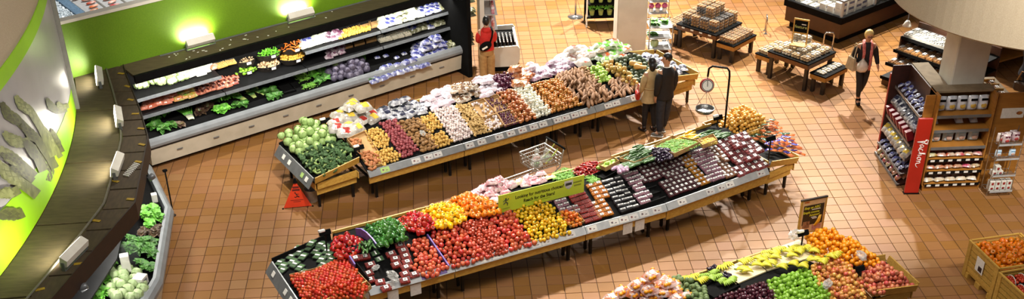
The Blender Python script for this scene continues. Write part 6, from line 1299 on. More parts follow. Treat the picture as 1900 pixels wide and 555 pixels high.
def make_loaf(name, fm, pm, bm_, L_=.2, H=.3, D=.12):
    o = root(name); mb = MB(); top = pillow_rows(H, L_, D*.6, len(name)); mb.sheet([[Vector((p.y, -p.z, p.x+H/2)) for p in r_] for r_ in reversed(top)]); mb.sheet([[Vector((p.y, p.z*.4, p.x+H/2)) for p in r_] for r_ in top]); part(mb, 'wrapper', fm, o, smooth=True)
    mb = MB(); mb.ell((0, -D*.62, H*.38), (L_*.27, .012, H*.16), 12, 6); part(mb, 'food_picture', bm_, o, smooth=True); mb = MB(); mb.box((0, -D*.6, H*.78), (L_*.6, .01, H*.14)); part(mb, 'title_band', pm, o); return o
P_lo1 = make_loaf('bagged_loaf', bagm('loaf_film', '#dcdce0', '#bfc2cc'), M_black, mat('yellow_food_print', '#c89a34', '#e0c060', rough=.4)); P_lo2 = make_loaf('blue_bagged_loaf', bagm('blue_loaf_film', '#d4e2ee', '#b4cde0'), mat('sky_blue_band', '#8ab4d4', rough=.4), mat('pinkish_food_print', '#b88a78', '#d0b0a0', rough=.4), .21, .26)
P_sn = make_bag('snack_bag', (bagm('snack_film', '#c8b8a0', '#b0522a', hue=.06), bagm('snack_print', '#a83a24', '#d8c090', hue=.1)), .2, .14, .07, 33); P_bun = make_bag('bun_bag', (bagm('bun_film', '#d0b890', '#e0d8cc'), bagm('bun_print', '#b88448', '#a83a2a')), .22, .17, .08, 34)
for i in range(5): tag(dup(P_lo1, Matrix.Translation(RF.p(.255+.2*i, .3, 1.53))), 'white bagged loaf with yellow picture on the top rack shelf', 'bread', 'bagged loaves on the top shelf')
for x in (.14, .62, .9): tag(dup(P_lo1, Matrix.Translation(RF.p(x+.08, .3, 1.26)) @ Matrix.Rotation(-1.2, 4, 'X') @ Matrix.Scale(.8, 4)), 'flat bread pack lying on the nearly empty wooden shelf', 'bread', 'flat packs on the wooden shelf')
for i in range(4): tag(dup(P_lo2, Matrix.Translation(RF.p(.27+.245*i, .28, .91))), 'pale blue bagged loaf on the third rack shelf', 'bread', 'pale blue loaves')
for k, (pr, lb, g) in zip((3, 4, 5), ((P_sn, 'colourful snack bag on the fourth rack shelf', 'snack bags, fourth shelf'), (P_sn, 'colourful snack bag on the fifth rack shelf', 'snack bags, fifth shelf'), (P_bun, 'bag of buns on the bottom rack shelf', 'bun bags, bottom shelf'))):
    n_, z, _ = RZ[k]
    for i in range(6 if k < 5 else 5):
        for j in range(2): tag(dup(pr, Matrix.Translation(RF.p(.22+(.175 if k < 5 else .21)*i, n_+.12+.17*j, z+.03)) @ Matrix.Rotation(random.uniform(-.4, .4), 4, 'Z') @ Matrix.Rotation(R(-15), 4, 'X') @ Matrix.Scale(.95, 4)), lb, 'snack bag', g)
# red sign post with white script
vs = thing('rack_sign', 'tall red sign panel with white script at the corner of the snack rack', 'sign', (8.82, 19.80, 0), R(-3)); mb = MB(); mb.rbox((0, 0, .79), (.27, .05, 1.56), .008); pn = part(mb, 'panel', M_redp, vs); mb = MB(); mb.box((0, 0, .005), (.3, .1, .01)); part(mb, 'foot', M_black, vs)
M_wt = mat('white_lettering', '#efeae6', rough=.4)
# script word running up the panel, drawn as strokes
def stroke(pts, r, nm): 
    mb = MB(); mb.tube([Vector((-(p[1])*1.0, -.028, p[0])) for p in pts], r, 6); return part(mb, nm, M_wt, pn, smooth=True)
def letter(L_, off, s_): return [(off+x*s_, y*s_) for x, y in L_]
SC_ = .11; x0 = 1.05
V_ = [(0, .62), (.10, .9), (.18, .7), (.32, -.75), (.5, .2), (.62, .95), (.72, .8)]
GL = {'a': [(.5, .35), (.3, .5), (.05, .2), (.15, -.25), (.4, -.1), (.55, .4), (.52, -.1), (.65, -.3), (.8, 0)], 'c': [(.5, .35), (.3, .48), (.05, .15), (.15, -.28), (.4, -.25), (.6, 0)], 'h': [(0, -.1), (.25, .6), (.3, 1.05), (.15, 1.0), (.1, .2), (.1, -.3), (.2, .3), (.4, .45), (.48, .1), (.48, -.25), (.7, .0)], 'o': [(.35, .45), (.08, .2), (.12, -.2), (.4, -.25), (.58, .1), (.4, .45), (.6, .4), (.75, .35)], 'n': [(0, .4), (.08, .3), (.08, -.3), (.15, .2), (.35, .45), (.48, .2), (.48, -.2), (.6, -.3), (1.0, -.2), (1.3, .1)]}
def zpt(L_, pos, s_): return [(-(pos+x*s_), y*s_) for x, y in L_]
# text reads downwards from the top: advance along -z
pos = -1.13
def draw(L_, s_, r, nm):
    mb = MB(); mb.tube([Vector((y*s_, -.029, -(pos+x*s_))) for x, y in L_], r, 6); part(mb, nm, M_wt, pn, smooth=True)
draw(V_, .105, .009, 'letter'); pos += .085
for ch in 'achon': draw(GL[ch], .11, .0075, 'letter'); pos += .085 if ch != 'n' else 0
mb = MB(); hp = [(.02, .0), (.05, .05), (.09, .045), (.10, .0), (.09, -.045), (.05, -.05)]
mb.tube([Vector((.055+x, -.029, 1.10+y*.9)) for x, y in ((.0, .0), (.03, .045), (.065, .03), (.06, -.01), (.065, -.05), (.03, -.055), (0, -.03))], .007, 6, closed=True); part(mb, 'heart_mark', M_wt, pn, smooth=True)
# left side of the rack
ls = thing('rack_side_unit', 'dark left side of the snack rack with slanted shelves', 'rack', (0, 0, 0)); LFm = Frame((8.74, 21.5), R(-90))
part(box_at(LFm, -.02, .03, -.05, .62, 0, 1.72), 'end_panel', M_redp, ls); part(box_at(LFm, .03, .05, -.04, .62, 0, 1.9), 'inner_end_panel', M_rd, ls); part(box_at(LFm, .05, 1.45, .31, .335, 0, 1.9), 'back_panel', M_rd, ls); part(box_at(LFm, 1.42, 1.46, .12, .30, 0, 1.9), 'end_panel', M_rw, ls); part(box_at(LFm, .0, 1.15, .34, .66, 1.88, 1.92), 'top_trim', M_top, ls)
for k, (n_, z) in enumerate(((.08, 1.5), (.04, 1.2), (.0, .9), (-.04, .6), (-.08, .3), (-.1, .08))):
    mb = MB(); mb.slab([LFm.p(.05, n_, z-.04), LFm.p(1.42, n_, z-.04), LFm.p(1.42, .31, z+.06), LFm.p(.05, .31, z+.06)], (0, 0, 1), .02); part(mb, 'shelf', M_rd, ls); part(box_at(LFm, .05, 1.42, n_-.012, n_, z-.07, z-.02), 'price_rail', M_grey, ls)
    pr, lb, g = ((B_bl, 'silver and purple packet on the top shelf of the rack side', 'packets on the side, top'), (B_blk, 'silver snack packet on the second shelf of the rack side', 'packets on the side, second'), (None, 'dark red snack box in the row on the rack side', 'red boxes on the rack side'), (B_pot, 'pale snack bag on the fourth shelf of the rack side', 'bags on the side, fourth'), (B_bl, 'white and blue snack bag on the fifth shelf of the rack side', 'bags on the side, fifth'), (P_sn, 'orange snack bag at the bottom of the rack side', 'bags on the side, bottom'))[k]
    for i in range(7):
        for j in range(2):
            p = LFm.p(.15+.185*i, n_+.07+.12*j, z+.02+.03*j)
            if pr: tag(dup(pr, Matrix.Translation(p) @ Matrix.Rotation(random.uniform(-.5, .5), 4, 'Z') @ Matrix.Rotation(R(-35), 4, 'Y') @ Matrix.Scale(.72, 4)), lb, 'packet', g)
            else:
                if 'P_rb' not in globals():
                    P_rb = root('snack_box'); mb = MB(); mb.rbox((0, 0, .1), (.17, .1, .2), .004); part(mb, 'carton', mat('maroon_card', '#7a1a26', '#6a1420', rough=.4), P_rb); mb = MB(); mb.box((-.086, 0, .1), (.002, .07, .08)); part(mb, 'front_print', mat('pink_print', '#b86a70', rough=.5), P_rb)
                tag(dup(P_rb, Matrix.Translation(p) @ Matrix.Rotation(R(-20), 4, 'Y')), lb, 'box', g)
# right end of the rack, with label, and the wire stand
re = thing('rack_end_unit', 'wooden right end of the snack rack with a small food picture', 'rack', (0, 0, 0)); REf = Frame((10.2, 19.98), R(0))
part(box_at(REf, .0, .66, .0, .04, 0, 1.92), 'end_panel', M_rw, re); part(box_at(REf, .62, .66, .04, 1.6, .0, 1.45), 'side_panel', M_rw, re); part(box_at(REf, -.02, .02, .04, 1.6, 1.535, 1.66), 'inner_panel', M_rw, re); part(box_at(REf, .02, .62, .04, 1.6, 1.5, 1.53), 'top_shelf', M_top, re); part(box_at(REf, .02, .62, .04, 1.6, 0, .1), 'plinth', M_rw, re)
pc = part(box_at(REf, .12, .55, -.008, .0, 1.42, 1.62), 'picture_card', M_tagw, re)
mb = MB(); mb.ell(REf.p(.46, -.012, 1.52), (.06, .004, .035), 12, 6); part(mb, 'food_picture', mat('burger_print', '#b8742a', '#7a3a1a', rough=.5), pc)
for k in range(6): part(box_at(REf, .02, .5, .2+.22*k, .215+.22*k, 1.56, 1.62), 'slat', M_wood, re)
for i in range(10): tag(dup(P_brd[0], Matrix.Translation(REf.p(.2+.22*(i % 2), .15+.28*(i//2), 1.535)) @ Matrix.Scale(.85, 4)), 'wrapped pack lying on top of the wooden right rack', 'bread pack', 'packs on the right rack top')
wr = thing('wire_stand', 'chrome wire stand of snacks in front of the rack end', 'wire stand', (10.42, 19.72, 0), R(2))
for x in (-.22, .24):
    for y in (-.14, .12): mb = MB(); mb.tube([(x, y, 0), (x, y, 1.32)], .009, 6); part(mb, 'upright', M_chr, wr)
for z, y0 in ((1.05, -.14), (.76, -.16), (.42, -.18), (.1, -.2)):
    mb = MB()
    for k in range(7): mb.tube([(-.22+.46*k/6, y0, z), (-.22+.46*k/6, .12, z)], .004, 4)
    for y in (y0, -.02, .12): mb.tube([(-.22, y, z), (.24, y, z)], .006, 4)
    mb.tube([(-.22, y0, z+.06), (.24, y0, z+.06)], .006, 4); stuff(part(mb, 'wire_shelf', M_chr, wr)); mb = MB(); mb.box((.01, y0-.008, z+.02), (.44, .004, .04)); part(mb, 'price_rail', M_rail, wr)
B_plm = make_loaf('purple_snack_pouch', bagm('pouch_film', '#d8ccc8', '#b09098'), mat('plum_band', '#5a1a34', rough=.4), mat('berry_print', '#a83a34', '#7a2a2a', rough=.4), .15, .2, .09)
for x, y in ((-.14, 0), (.0, .02), (.15, 0), (-.06, -.07), (.13, .08)): tag(dup(B_plm, wr.matrix_basis @ Matrix.Translation((x, y, 1.06))), 'purple-topped snack pouch on the top of the wire stand', 'pouch', 'pouches on the wire stand')
for x in (-.13, .14): tag(dup(P_lo2, wr.matrix_basis @ Matrix.Translation((x, -.03, .77)) @ Matrix.Scale(.6, 4)), 'small pale pouch on the second wire shelf', 'pouch', 'pale pouches on the wire stand')
P_cup = root('cupcake_box'); mb = MB(); mb.rbox((0, 0, .05), (.1, .12, .1), .004); part(mb, 'carton', M_bxw, P_cup); mb = MB(); mb.lathe([(.018, -.02), (.026, .012), (.03, .015), (.012, .03)], 10, (0, -.061, .045), rot=Matrix.Scale(.12, 3, (0, 1, 0))); part(mb, 'picture', mat('cup_print', '#9a2a24', '#7a1e1c', rough=.4), P_cup)
for z, xs, lv in ((.43, (-.17, -.06), 1), (.43, (-.12,), 2), (.11, (-.16, -.05, .06, .17), 1), (.11, (-.16, -.05, .06, .17), 2)):
    for x in xs: tag(dup(P_cup, wr.matrix_basis @ Matrix.Translation((x, -.1, z+.102*(lv-1)))), 'small white box with red cup picture on the wire stand', 'box', 'white boxes on the wire stand')
# ---- wooden fruit crates at the lower right
def crate(fr, L_, W__, h, label):
    t = thing('wooden_crate', label, 'crate', (0, 0, 0), 0, 'slatted wooden crates')
    for a in (0, L_-.09):
        for n_ in (0, W__-.03): part(box_at(fr, a, a+.09, n_-.012, n_+.018, 0, h), 'corner_post', M_woodx, t)
    for k in range(5):
        z0 = .14+(h-.16)*k/5; z1 = z0+(h-.16)/5-.02
        for n_ in (.006, W__-.03): part(box_at(fr, .09, L_-.09, n_, n_+.02, z0, z1), 'slat', M_woodx, t)
        for a in (.0, L_-.02): part(box_at(fr, a, a+.02, .03, W__-.04, z0, z1), 'slat', M_woodx, t)
    for n_ in (-.016, W__-.02): part(box_at(fr, -.01, L_+.01, n_, n_+.034, h-.005, h+.02), 'top_rail', M_woodx, t)
    for a in (-.016, L_-.02): part(box_at(fr, a, a+.034, .03, W__-.03, h-.005, h+.02), 'top_rail', M_woodx, t)
    for a in (.02, L_/2-.07, L_-.16): part(box_at(fr, a, a+.14, 0, W__-.02, .0, .09), 'skid', M_woodx, t)
    part(box_at(fr, .01, L_-.01, .02, W__-.04, .09, .13), 'floor_board', M_woodx, t); part(box_at(fr, .03, L_-.03, .04, W__-.05, h-.2, h-.18), 'inner_tray', M_card, t); return t
_p, _q = gp(1785, 508), gp(1838, 562); FK = Frame(_p, math.atan2(_q.y-_p.y, _q.x-_p.x)); LK = (_q-_p).length
crate(FK, LK, .95, .66, 'slatted pine crate of orange peppers with a small picture card'); pk = bpy.data.objects['wooden_crate']
cd = part(box_at(FK, LK*.35, LK*.35+.22, -.02, -.014, .3, .56), 'picture_card', M_tagw, pk); mb = box_at(FK, LK*.35+.09, LK*.35+.19, -.024, -.02, .33, .42); part(mb, 'fruit_picture', M_blk, cd)
TOPK = (FK.p(0, 0, .5), Vector((0, 0, 1)), FK.d, FK.n)
M_oph = mat('orange_squash_skin', '#dc7a10', '#cf6c0a', rough=.3, scale=8, rnd=.12, hue=.008); P_oph = [fruit('small_orange_pumpkin', .1, M_oph, PEP, (M_stem, 'peg'), n=12, lobes=5, lobe=.08)]
kq = [pix(FK.p(a, n_, .58)) for a, n_ in ((.04, .04), (LK-.04, .04), (LK-.04, .9), (.04, .9))]
fill(kq, TOPK, P_oph, .098, 'small orange pepper in the slatted crate', 'pepper', 'orange peppers in the crate', lift=.05, layers=2, keep=(1, .7), mound=.06, orient='side')
FK2 = Frame(FK.p(LK+.05, -.02, 0), FK.th+R(2)); crate(FK2, .95, 1.0, .62, 'slatted pine crate of red fruit baskets at the right edge')
def make_punnet():
    o = root('fruit_basket'); mb = MB(); mb.rbox((0, 0, .05), (.24, .16, .1), .01); part(mb, 'tray', M_blackm, o); mb = MB()
    for i in range(4):
        for j in range(3): mb.ell(((i-1.5)*.055, (j-1)*.05, .11+random.uniform(0, .015)), (.03, .03, .028), 9, 6)
    part(mb, 'red_fruit', mat('red_basket_fruit', '#c03a1a', '#a82c12', rough=.25, scale=9), o, smooth=True); mb = MB(); mb.tube([(math.cos(k*math.pi/10)*.12, 0, .08+math.sin(k*math.pi/10)*.12) for k in range(11)], .006, 5); part(mb, 'handle', M_bxw, o, smooth=True); return o
P_pun = make_punnet()
for i in range(3):
    for j in range(5): tag(dup(P_pun, Matrix.Translation(FK2.p(.18+.28*i, .12+.19*j, .455)) @ Matrix.Rotation(FK2.th, 4, 'Z')), 'dark basket of small red fruit in the right-hand crate', 'fruit basket', 'fruit baskets in the crate')
cb = thing('chalkboard_sign', 'small wood-framed chalkboard standing between the crates', 'sign', FK.p(LK+.06, .62, .6), R(60)); mb = MB(); mb.box((0, 0, .17), (.3, .012, .3)); part(mb, 'board', M_black, cb)
for q in ((0, .33, .34, .03), (0, .01, .34, .03), (-.155, .17, .03, .34), (.155, .17, .03, .34)): mb = MB(); mb.box((q[0], 0, q[1]), (q[2], .025, q[3])); part(mb, 'frame', M_wood, cb)
# ================================================================== SIGNS, CART, SMALL THINGS
M_sgn = mat('lime_sign_board', '#b8cf3a', '#aec432', rough=.4, scale=2); M_ink2 = mat('black_lettering', '#14160c', rough=.5)
def panel_frame(pl_, pr_, h, up=Vector((0, 0, 1))):
    ex = (pr_-pl_); L_ = ex.length; ex.normalize(); ez = up; ey = ez.cross(ex).normalized(); ez = ex.cross(ey)
    return Matrix(((ex.x, ey.x, ez.x, pl_.x), (ex.y, ey.y, ez.y, pl_.y), (ex.z, ey.z, ez.z, pl_.z), (0, 0, 0, 1))), L_
Pl, Pr = gp(925, 396, 1.0), gp(1083, 356, 1.0); Msg, Lsg = panel_frame(Pl, Pr, .34)
sg = thing('shelf_sign', 'long lime green sign about nutritious choices above the yellow tomatoes', 'sign'); sg.matrix_world = Msg
Hs = .34; mb = MB(); mb.box((Lsg/2, 0, Hs/2), (Lsg, .012, Hs)); brd = part(mb, 'board', M_sgn, sg)
XR = Matrix.Rotation(R(90), 4, 'X')
text_mesh('Looking for nutritious choices?', .098, M_ink2, Matrix.Translation((Lsg*.475, -.0075, Hs*.66)) @ XR, 'lettering', brd, bold=.0022, width=Lsg*.565); text_mesh('Reach for the Stars!', .098, M_ink2, Matrix.Translation((Lsg*.47, -.0075, Hs*.37)) @ XR, 'lettering', brd, bold=.0022, width=Lsg*.362)
mb = MB(); mb.box((Lsg*.49, -.007, Hs*.2), (.36, .002, .008)); part(mb, 'underline', mat('olive_ink', '#7c8a2a', rough=.5), brd)
def flat_disc(mb, c, r, n=18, y=-.0075): mb.add([Vector((c[0]+r*math.cos(2*math.pi*k/n), y, c[1]+r*math.sin(2*math.pi*k/n))) for k in range(n)], [tuple(range(n))])
M_gry = mat('emblem_silver', '#c8cccc', '#9aa0a0', rough=.3); M_dkb = mat('emblem_dark', '#2a3430', rough=.5); M_yst = mat('star_yellow', '#e8c81a', rough=.5)
ex_, ez_ = Lsg*.815, Hs*.66; mb = MB(); mb.add([Vector((ex_+x*.085, -.0075, ez_+z*.085)) for x, z in ((-1, .9), (1, .9), (1, .1), (.6, -.7), (0, -1.1), (-.6, -.7), (-1, .1))], [tuple(range(7))]); em = part(mb, 'shield_emblem', M_gry, brd)
mb = MB(); mb.box((ex_, -.0085, ez_+.01), (.12, .002, .05)); part(mb, 'emblem_band', M_dkb, em)
for x, z, w__ in ((Lsg*.92, Hs*.70, .17), (Lsg*.92, Hs*.52, .14)): mb = MB(); mb.box((x, -.0075, z), (w__, .002, .03)); part(mb, 'small_print', mat('olive_ink', '#7c8a2a'), brd)
fx, fz_ = Lsg*.085, Hs*.58; mb = MB(); flat_disc(mb, (fx, fz_+.05), .016)
fig = part(mb, 'runner_head', M_dkb, brd)
mb = MB(); mb.tube([(fx, -.009, fz_+.035), (fx-.004, -.009, fz_-.01), (fx-.05, -.009, fz_-.04)], .008, 5); part(mb, 'runner_leg', M_dkb, brd); mb = MB(); mb.tube([(fx-.004, -.009, fz_-.01), (fx+.03, -.009, fz_-.03), (fx+.025, -.009, fz_-.075)], .008, 5); part(mb, 'runner_leg', M_dkb, brd); mb = MB(); mb.tube([(fx-.05, -.009, fz_+.005), (fx-.025, -.009, fz_+.03), (fx+.03, -.009, fz_+.022), (fx+.05, -.009, fz_+.05)], .007, 5); part(mb, 'runner_arms', M_dkb, brd)
for a in (20, 60, 100, 140): mb = MB(); flat_disc(mb, (fx+.085*math.cos(R(a)), fz_+.02+.07*math.sin(R(a))), .012, 5); part(mb, 'star_mark', M_yst, brd)
mb = MB(); mb.box((fx, -.0075, Hs*.2), (.14, .002, .012)); part(mb, 'small_print', mat('olive_ink', '#7c8a2a'), brd)
# banana poster
Pl, Pr = gp(1480, 434, 1.05), gp(1519, 426, 1.05); Mp, Lp = panel_frame(Pl, Pr, .5); Lp = .45; Hp = .62
po = thing('banana_poster', 'wood-framed poster with yellow lettering and bananas behind the banana table', 'poster'); po.matrix_world = Mp
mb = MB(); mb.box((Lp/2, 0, Hp/2), (Lp, .02, Hp)); pbd = part(mb, 'backing', mat('poster_paper', '#d8b48c', '#cfa87e', rough=.5), po)
for q in ((Lp/2, Hp, Lp+.04, .025), (Lp/2, 0, Lp+.04, .025), (0, Hp/2, .025, Hp), (Lp, Hp/2, .025, Hp)): mb = MB(); mb.box((q[0], 0, q[1]), (q[2], .035, q[3])); part(mb, 'frame', M_bleg if q[1] == Hp else M_wood, po)
mb = MB(); mb.box((Lp*.52, -.011, Hp*.53), (Lp*.84, .002, Hp*.6)); dk = part(mb, 'dark_print', mat('poster_black', '#1a1812', '#26221a', rough=.5, scale=4), pbd)
M_ylt = mat('yellow_lettering', '#d8d034', '#c8c02c', rough=.5)
for s_, x, z, sz in (('Easy as ABC', .45, .75, .062), ('Simple comme', .42, .61, .058), ('bonjour!', .58, .52, .058)): text_mesh(s_, sz, M_ylt, Matrix.Translation((Lp*x, -.013, Hp*z)) @ XR, 'lettering', pbd, italic=.2, bold=.001, width=Lp*{'Easy as ABC': .66, 'Simple comme': .68, 'bonjour!': .42}[s_])
for x, z, w__ in ((.62, .685, .16), (.56, .45, .1), (.6, .41, .09)): mb = MB(); mb.box((Lp*x, -.013, Hp*z), (w__, .002, .012)); part(mb, 'small_print', M_tagw, pbd)
mb = MB(); mb.box((Lp*.2, -.011, Hp*.93), (.09, .002, .03)); part(mb, 'corner_mark', mat('orange_mark', '#c87a2a', '#a84a2a', rough=.5, scale=40), pbd)
for k in range(3): mb = MB(); mb.tube([(Lp*(.62+.03*k), -.014, Hp*.18), (Lp*(.74+.03*k), -.014, Hp*.3), (Lp*(.80+.035*k), -.014, Hp*.48)], .02, 6, rs=[.012, .022, .008]); part(mb, 'printed_banana', mat('banana_print', '#d89a1a', '#e0b030', rough=.5), pbd, smooth=True)
mb = MB(); mb.box((Lp*.28, -.012, Hp*.24), (.13, .002, .13)); part(mb, 'printed_photo', mat('skin_tone_print', '#a87858', '#5a3424', rough=.5, scale=14), pbd)
mb = MB(); mb.box((Lp*.72, -.012, Hp*.12), (.16, .002, .1)); part(mb, 'printed_photo', mat('pink_print2', '#c8948a', '#a86a64', rough=.5, scale=14), pbd)
# wet floor tent sign and bucket
M_tent = mat('orange_red_fabric', '#d83a10', '#cc340c', rough=.5, scale=5); tn = thing('caution_sign', 'orange-red pop-up floor warning tent by the cabbage bin', 'warning sign', (-2.87, 20.3, 0), R(4)); mb = MB(); a_ = .26
P3 = [Vector((-.26, -.12, .015)), Vector((.27, -.1, .015)), Vector((0, .3, .015))]; ap = Vector((0, .04, .5)); mb.add(P3+[ap], [(0, 1, 3), (1, 2, 3), (2, 0, 3)]); part(mb, 'fabric', M_tent, tn)
mb = MB(); mb.lathe([(.045, .46), (.03, .5), (.02, .54), (.005, .55)], 10, (0, .04, 0)); part(mb, 'cap', M_black, tn)
for p in P3: mb = MB(); mb.tube([p+Vector((0, 0, -.01)), p*1.1+Vector((0, 0, -.01))], .016, 6); part(mb, 'foot', M_black, tn)
fn = (P3[1]-P3[0]).cross(ap-P3[0]).normalized(); fx_ = (P3[1]-P3[0]).normalized(); fy_ = fn.cross(fx_); fo = (P3[0]+P3[1])*.5
def onface(x, y): return fo+fx_*x+fy_*y+fn*.004
for y, w__, h_ in ((.36, .12, .035), (.31, .14, .035)): mb = MB(); mb.slab([onface(-w__/2, y), onface(w__/2, y), onface(w__/2, y+h_), onface(-w__/2, y+h_)], fn, .002); part(mb, 'dark_bar', mat('dark_red_print', '#5a1206', rough=.5), tn)
mb = MB(); mb.tube([onface(-.01, .26), onface(.015, .21), onface(.05, .19)], .008, 5); mb.tube([onface(.015, .21), onface(-.02, .185), onface(-.04, .2)], .007, 5); mb.tube([onface(.0, .24), onface(.04, .25)], .006, 5); stuff(part(mb, 'falling_figure', M_ink2, tn)); mb = MB(); mb.ell(onface(-.02, .275), (.013, .013, .013), 8, 6); part(mb, 'figure_head', M_ink2, tn)
for y, w__ in ((.13, .24), (.10, .14)): mb = MB(); mb.slab([onface(-w__/2, y), onface(w__/2, y), onface(w__/2, y+.008), onface(-w__/2, y+.008)], fn, .002); part(mb, 'small_print', mat('dark_red_print', '#5a1206'), tn)
bk = thing('bucket', 'dirty white bucket under the cabbage bin', 'bucket', (-2.6, 20.44, 0)); mb = MB(); mb.lathe([(.10, 0), (.14, .26), (.15, .27), (.135, .27), (.1, .03), (.01, .03)], 22); part(mb, 'body', mat('dirty_white_plastic', '#b8aea0', '#9a8e80', rough=.6, scale=9), bk, smooth=False); mb = MB(); mb.tube([(.145*math.cos(k*.3), .145*math.sin(k*.3)*.98, .25-.1*math.sin(k*.3)) for k in range(11)], .004, 4); part(mb, 'handle', M_grey, bk)
mb = MB(); random.seed(5); mb.ell((0, 0, .2), (.11, .11, .05), 10, 6, wob=.2); part(mb, 'rags', mat('grey_rag', '#5a565a', '#8a868a', rough=.8, scale=20), bk)
# ---- shopping cart
ct = thing('shopping_cart', 'small chrome shopping cart holding plastic produce bags, between the two rows', 'shopping cart', (2.05, 20.45, 0), math.atan2(-.51, -.86)); M_chr2 = mat('cart_chrome', '#b0b0ae', '#a0a09e', rough=.3, metal=.6)
def wire_basket(nm, x0, x1, w0, w1, z0, z1, nrows=3):
    mb = MB()
    for k in range(nrows+1):
        z = z0+(z1-z0)*k/nrows; f = .92+.08*k/nrows; r = .014 if k == nrows else .007
        mb.tube([(x0, -w0*f, z), (x1*f+x0*(1-f), -w1*f, z), (x1*f+x0*(1-f), w1*f, z), (x0, w0*f, z)], r, 5, closed=True)
    n = 12
    for k in range(n+1):
        t = k/n; x = x0+(x1-x0)*t; w__ = w0+(w1-w0)*t
        for s_ in (-1, 1): mb.tube([(x*.97+x0*.03, s_*w__*.92, z0), (x, s_*w__, z1)], .0045, 4)
        mb.tube([(x*.97+x0*.03, -w__*.92, z0), (x*.97+x0*.03, w__*.92, z0)], .0035, 4)
    for k in range(9):
        y = -w1+2*w1*k/8
        for x, xx in ((x1*.97+x0*.03, x1), (x0, x0)): mb.tube([(x, y*.92, z0), (xx, y, z1)], .0035, 4)
    return stuff(part(mb, nm, M_chr2, ct))
wire_basket('upper_basket', .06, .66, .27, .24, .70, .92); wire_basket('lower_basket', .3, 1.12, .24, .22, .30, .47)
for s_ in (-1, 1):
    mb = MB(); mb.tube([(.0, s_*.27, 1.02), (.03, s_*.27, .9), (.08, s_*.26, .66), (.3, s_*.25, .5), (.22, s_*.25, .25), (.12, s_*.25, .13)], .014, 7); part(mb, 'side_frame', M_chr2, ct, smooth=True)
    mb = MB(); mb.tube([(.22, s_*.25, .25), (.7, s_*.23, .24), (1.0, s_*.21, .22), (1.02, s_*.21, .13)], .012, 7); part(mb, 'base_frame', M_chr2, ct, smooth=True)
    for x in (.12, 1.02): mb = MB(); mb.lathe([(.02, -.014), (.06, -.014), (.062, 0), (.06, .014), (.02, .014)], 14, (x, s_*(.25 if x < .5 else .21), .062), rot=Matrix.Rotation(R(90), 3, 'X')); part(mb, 'wheel', M_black, ct)
mb = MB(); mb.tube([(0, -.3, 1.02), (0, .3, 1.02)], .02, 8); part(mb, 'handle', M_black, ct, smooth=True)
mb = MB(); mb.tube([(1.12, -.22, .47), (1.12, .22, .47)], .016, 8); part(mb, 'front_bumper', M_black, ct)
def cart_bag(x, y, m, lb, seed, gm):
    t = thing('produce_bag', lb, 'plastic bag', ct.matrix_basis @ Vector((x, y, .71)), seed, None); mb = MB(); rg = random.Random(seed); mb.lathe([(.02, 0), (.09, .01), (.11, .07), (.07, .13), (.03, .17), (.05, .23), (.02, .27)], 11, wob=.2); part(mb, 'film', M_filmw, t)
    mb = MB(); mb.ell((0, 0, .06), (.06, .06, .05), 9, 6, wob=.15); part(mb, 'contents', gm, t); return t
cart_bag(.5, .1, None, 'clear knotted bag of greens at the front of the cart', 3, M_kale); cart_bag(.38, -.08, None, 'clear knotted bag of mixed vegetables in the middle of the cart', 4, M_tomp); cart_bag(.22, .02, None, 'clear knotted bag nearest the cart handle', 5, M_kale)
for k, (x, y) in enumerate(((.3, .1), (.2, -.12))): mb = MB(); mb.tube([(0, 0, .0), (.12, .05, .1), (.24, .12, .24)], .014, 6, rs=[.02, .016, .012]); o = mb.build('spring_onion_bundle', mat('spring_onion', '#7a9a3a', '#c8c060', rough=.5)); o.location = ct.matrix_basis @ Vector((x, y, .72)); tag(o, 'green stalk bundle sticking out of the cart', 'vegetable', 'stalks in the cart')
# ---- hanging scale
sc = thing('hanging_scale', 'hanging produce scale with red dial and round steel pan on a black pole', 'scale', (5.4, 21.05, 0), R(0))
mb = MB(); mb.tube([(0, 0, 0), (0, 0, 1.98), (-.01, .01, 2.08), (-.05, .03, 2.13), (-.3, .17, 2.12), (-.36, .2, 2.06), (-.37, .2, 1.9)], .02, 8); part(mb, 'pole', M_blackm, sc, smooth=True); mb = MB(); mb.lathe([(.16, 0), (.16, .02), (.04, .04)], 18); part(mb, 'base', M_blackm, sc)
ry = Matrix.Rotation(R(75), 3, 'X'); cD = Vector((-.37, .2, 1.72)); mb = MB(); mb.lathe([(.02, -.05), (.12, -.05), (.135, -.03), (.135, .03), (.12, .045), (.02, .045)], 24, cD, rot=ry); part(mb, 'dial_housing', mat('scale_red', '#8a2a22', '#7a221c', rough=.4), sc, smooth=False)
mb = MB(); mb.lathe([(.005, .046), (.112, .046), (.112, .05), (.005, .05)], 24, cD, rot=ry); df = part(mb, 'dial_face', M_tagw, sc); mb = MB(); mb.tube([cD+ry @ Vector((0, -.02, .053)), cD+ry @ Vector((0, .09, .053))], .006, 4); part(mb, 'needle', M_black, df)
mb = MB(); mb.tube([cD+ry @ Vector((.1*math.cos(k*.314), .1*math.sin(k*.314), .05)) for k in range(20)], .007, 5, closed=True); part(mb, 'dial_rim', M_black, df)
cP = Vector((-.37, .2, 1.16)); mb = MB(); mb.lathe([(.01, 0), (.15, .0), (.18, .03), (.185, .085), (.178, .085), (.172, .035), (.145, .01), (.01, .01)], 26, cP); part(mb, 'pan', mat('steel_pan', '#8c8c8a', '#7c7c7a', rough=.25, metal=.8), sc, smooth=True)
for k in range(3): q = k*2.09+.5; mb = MB(); mb.tube([cD+Vector((0, 0, -.14)), cP+Vector((.18*math.cos(q), .18*math.sin(q), .085))], .004, 4); part(mb, 'chain', M_grey, sc)
mb = MB(); mb.tube([cD+Vector((0, 0, .13)), cD+Vector((0, 0, .2))], .01, 5); part(mb, 'hook', M_grey, sc)
pole_display(1330, 240, .9, .25, 'black and white price display beside the steel scale pan', R(25))
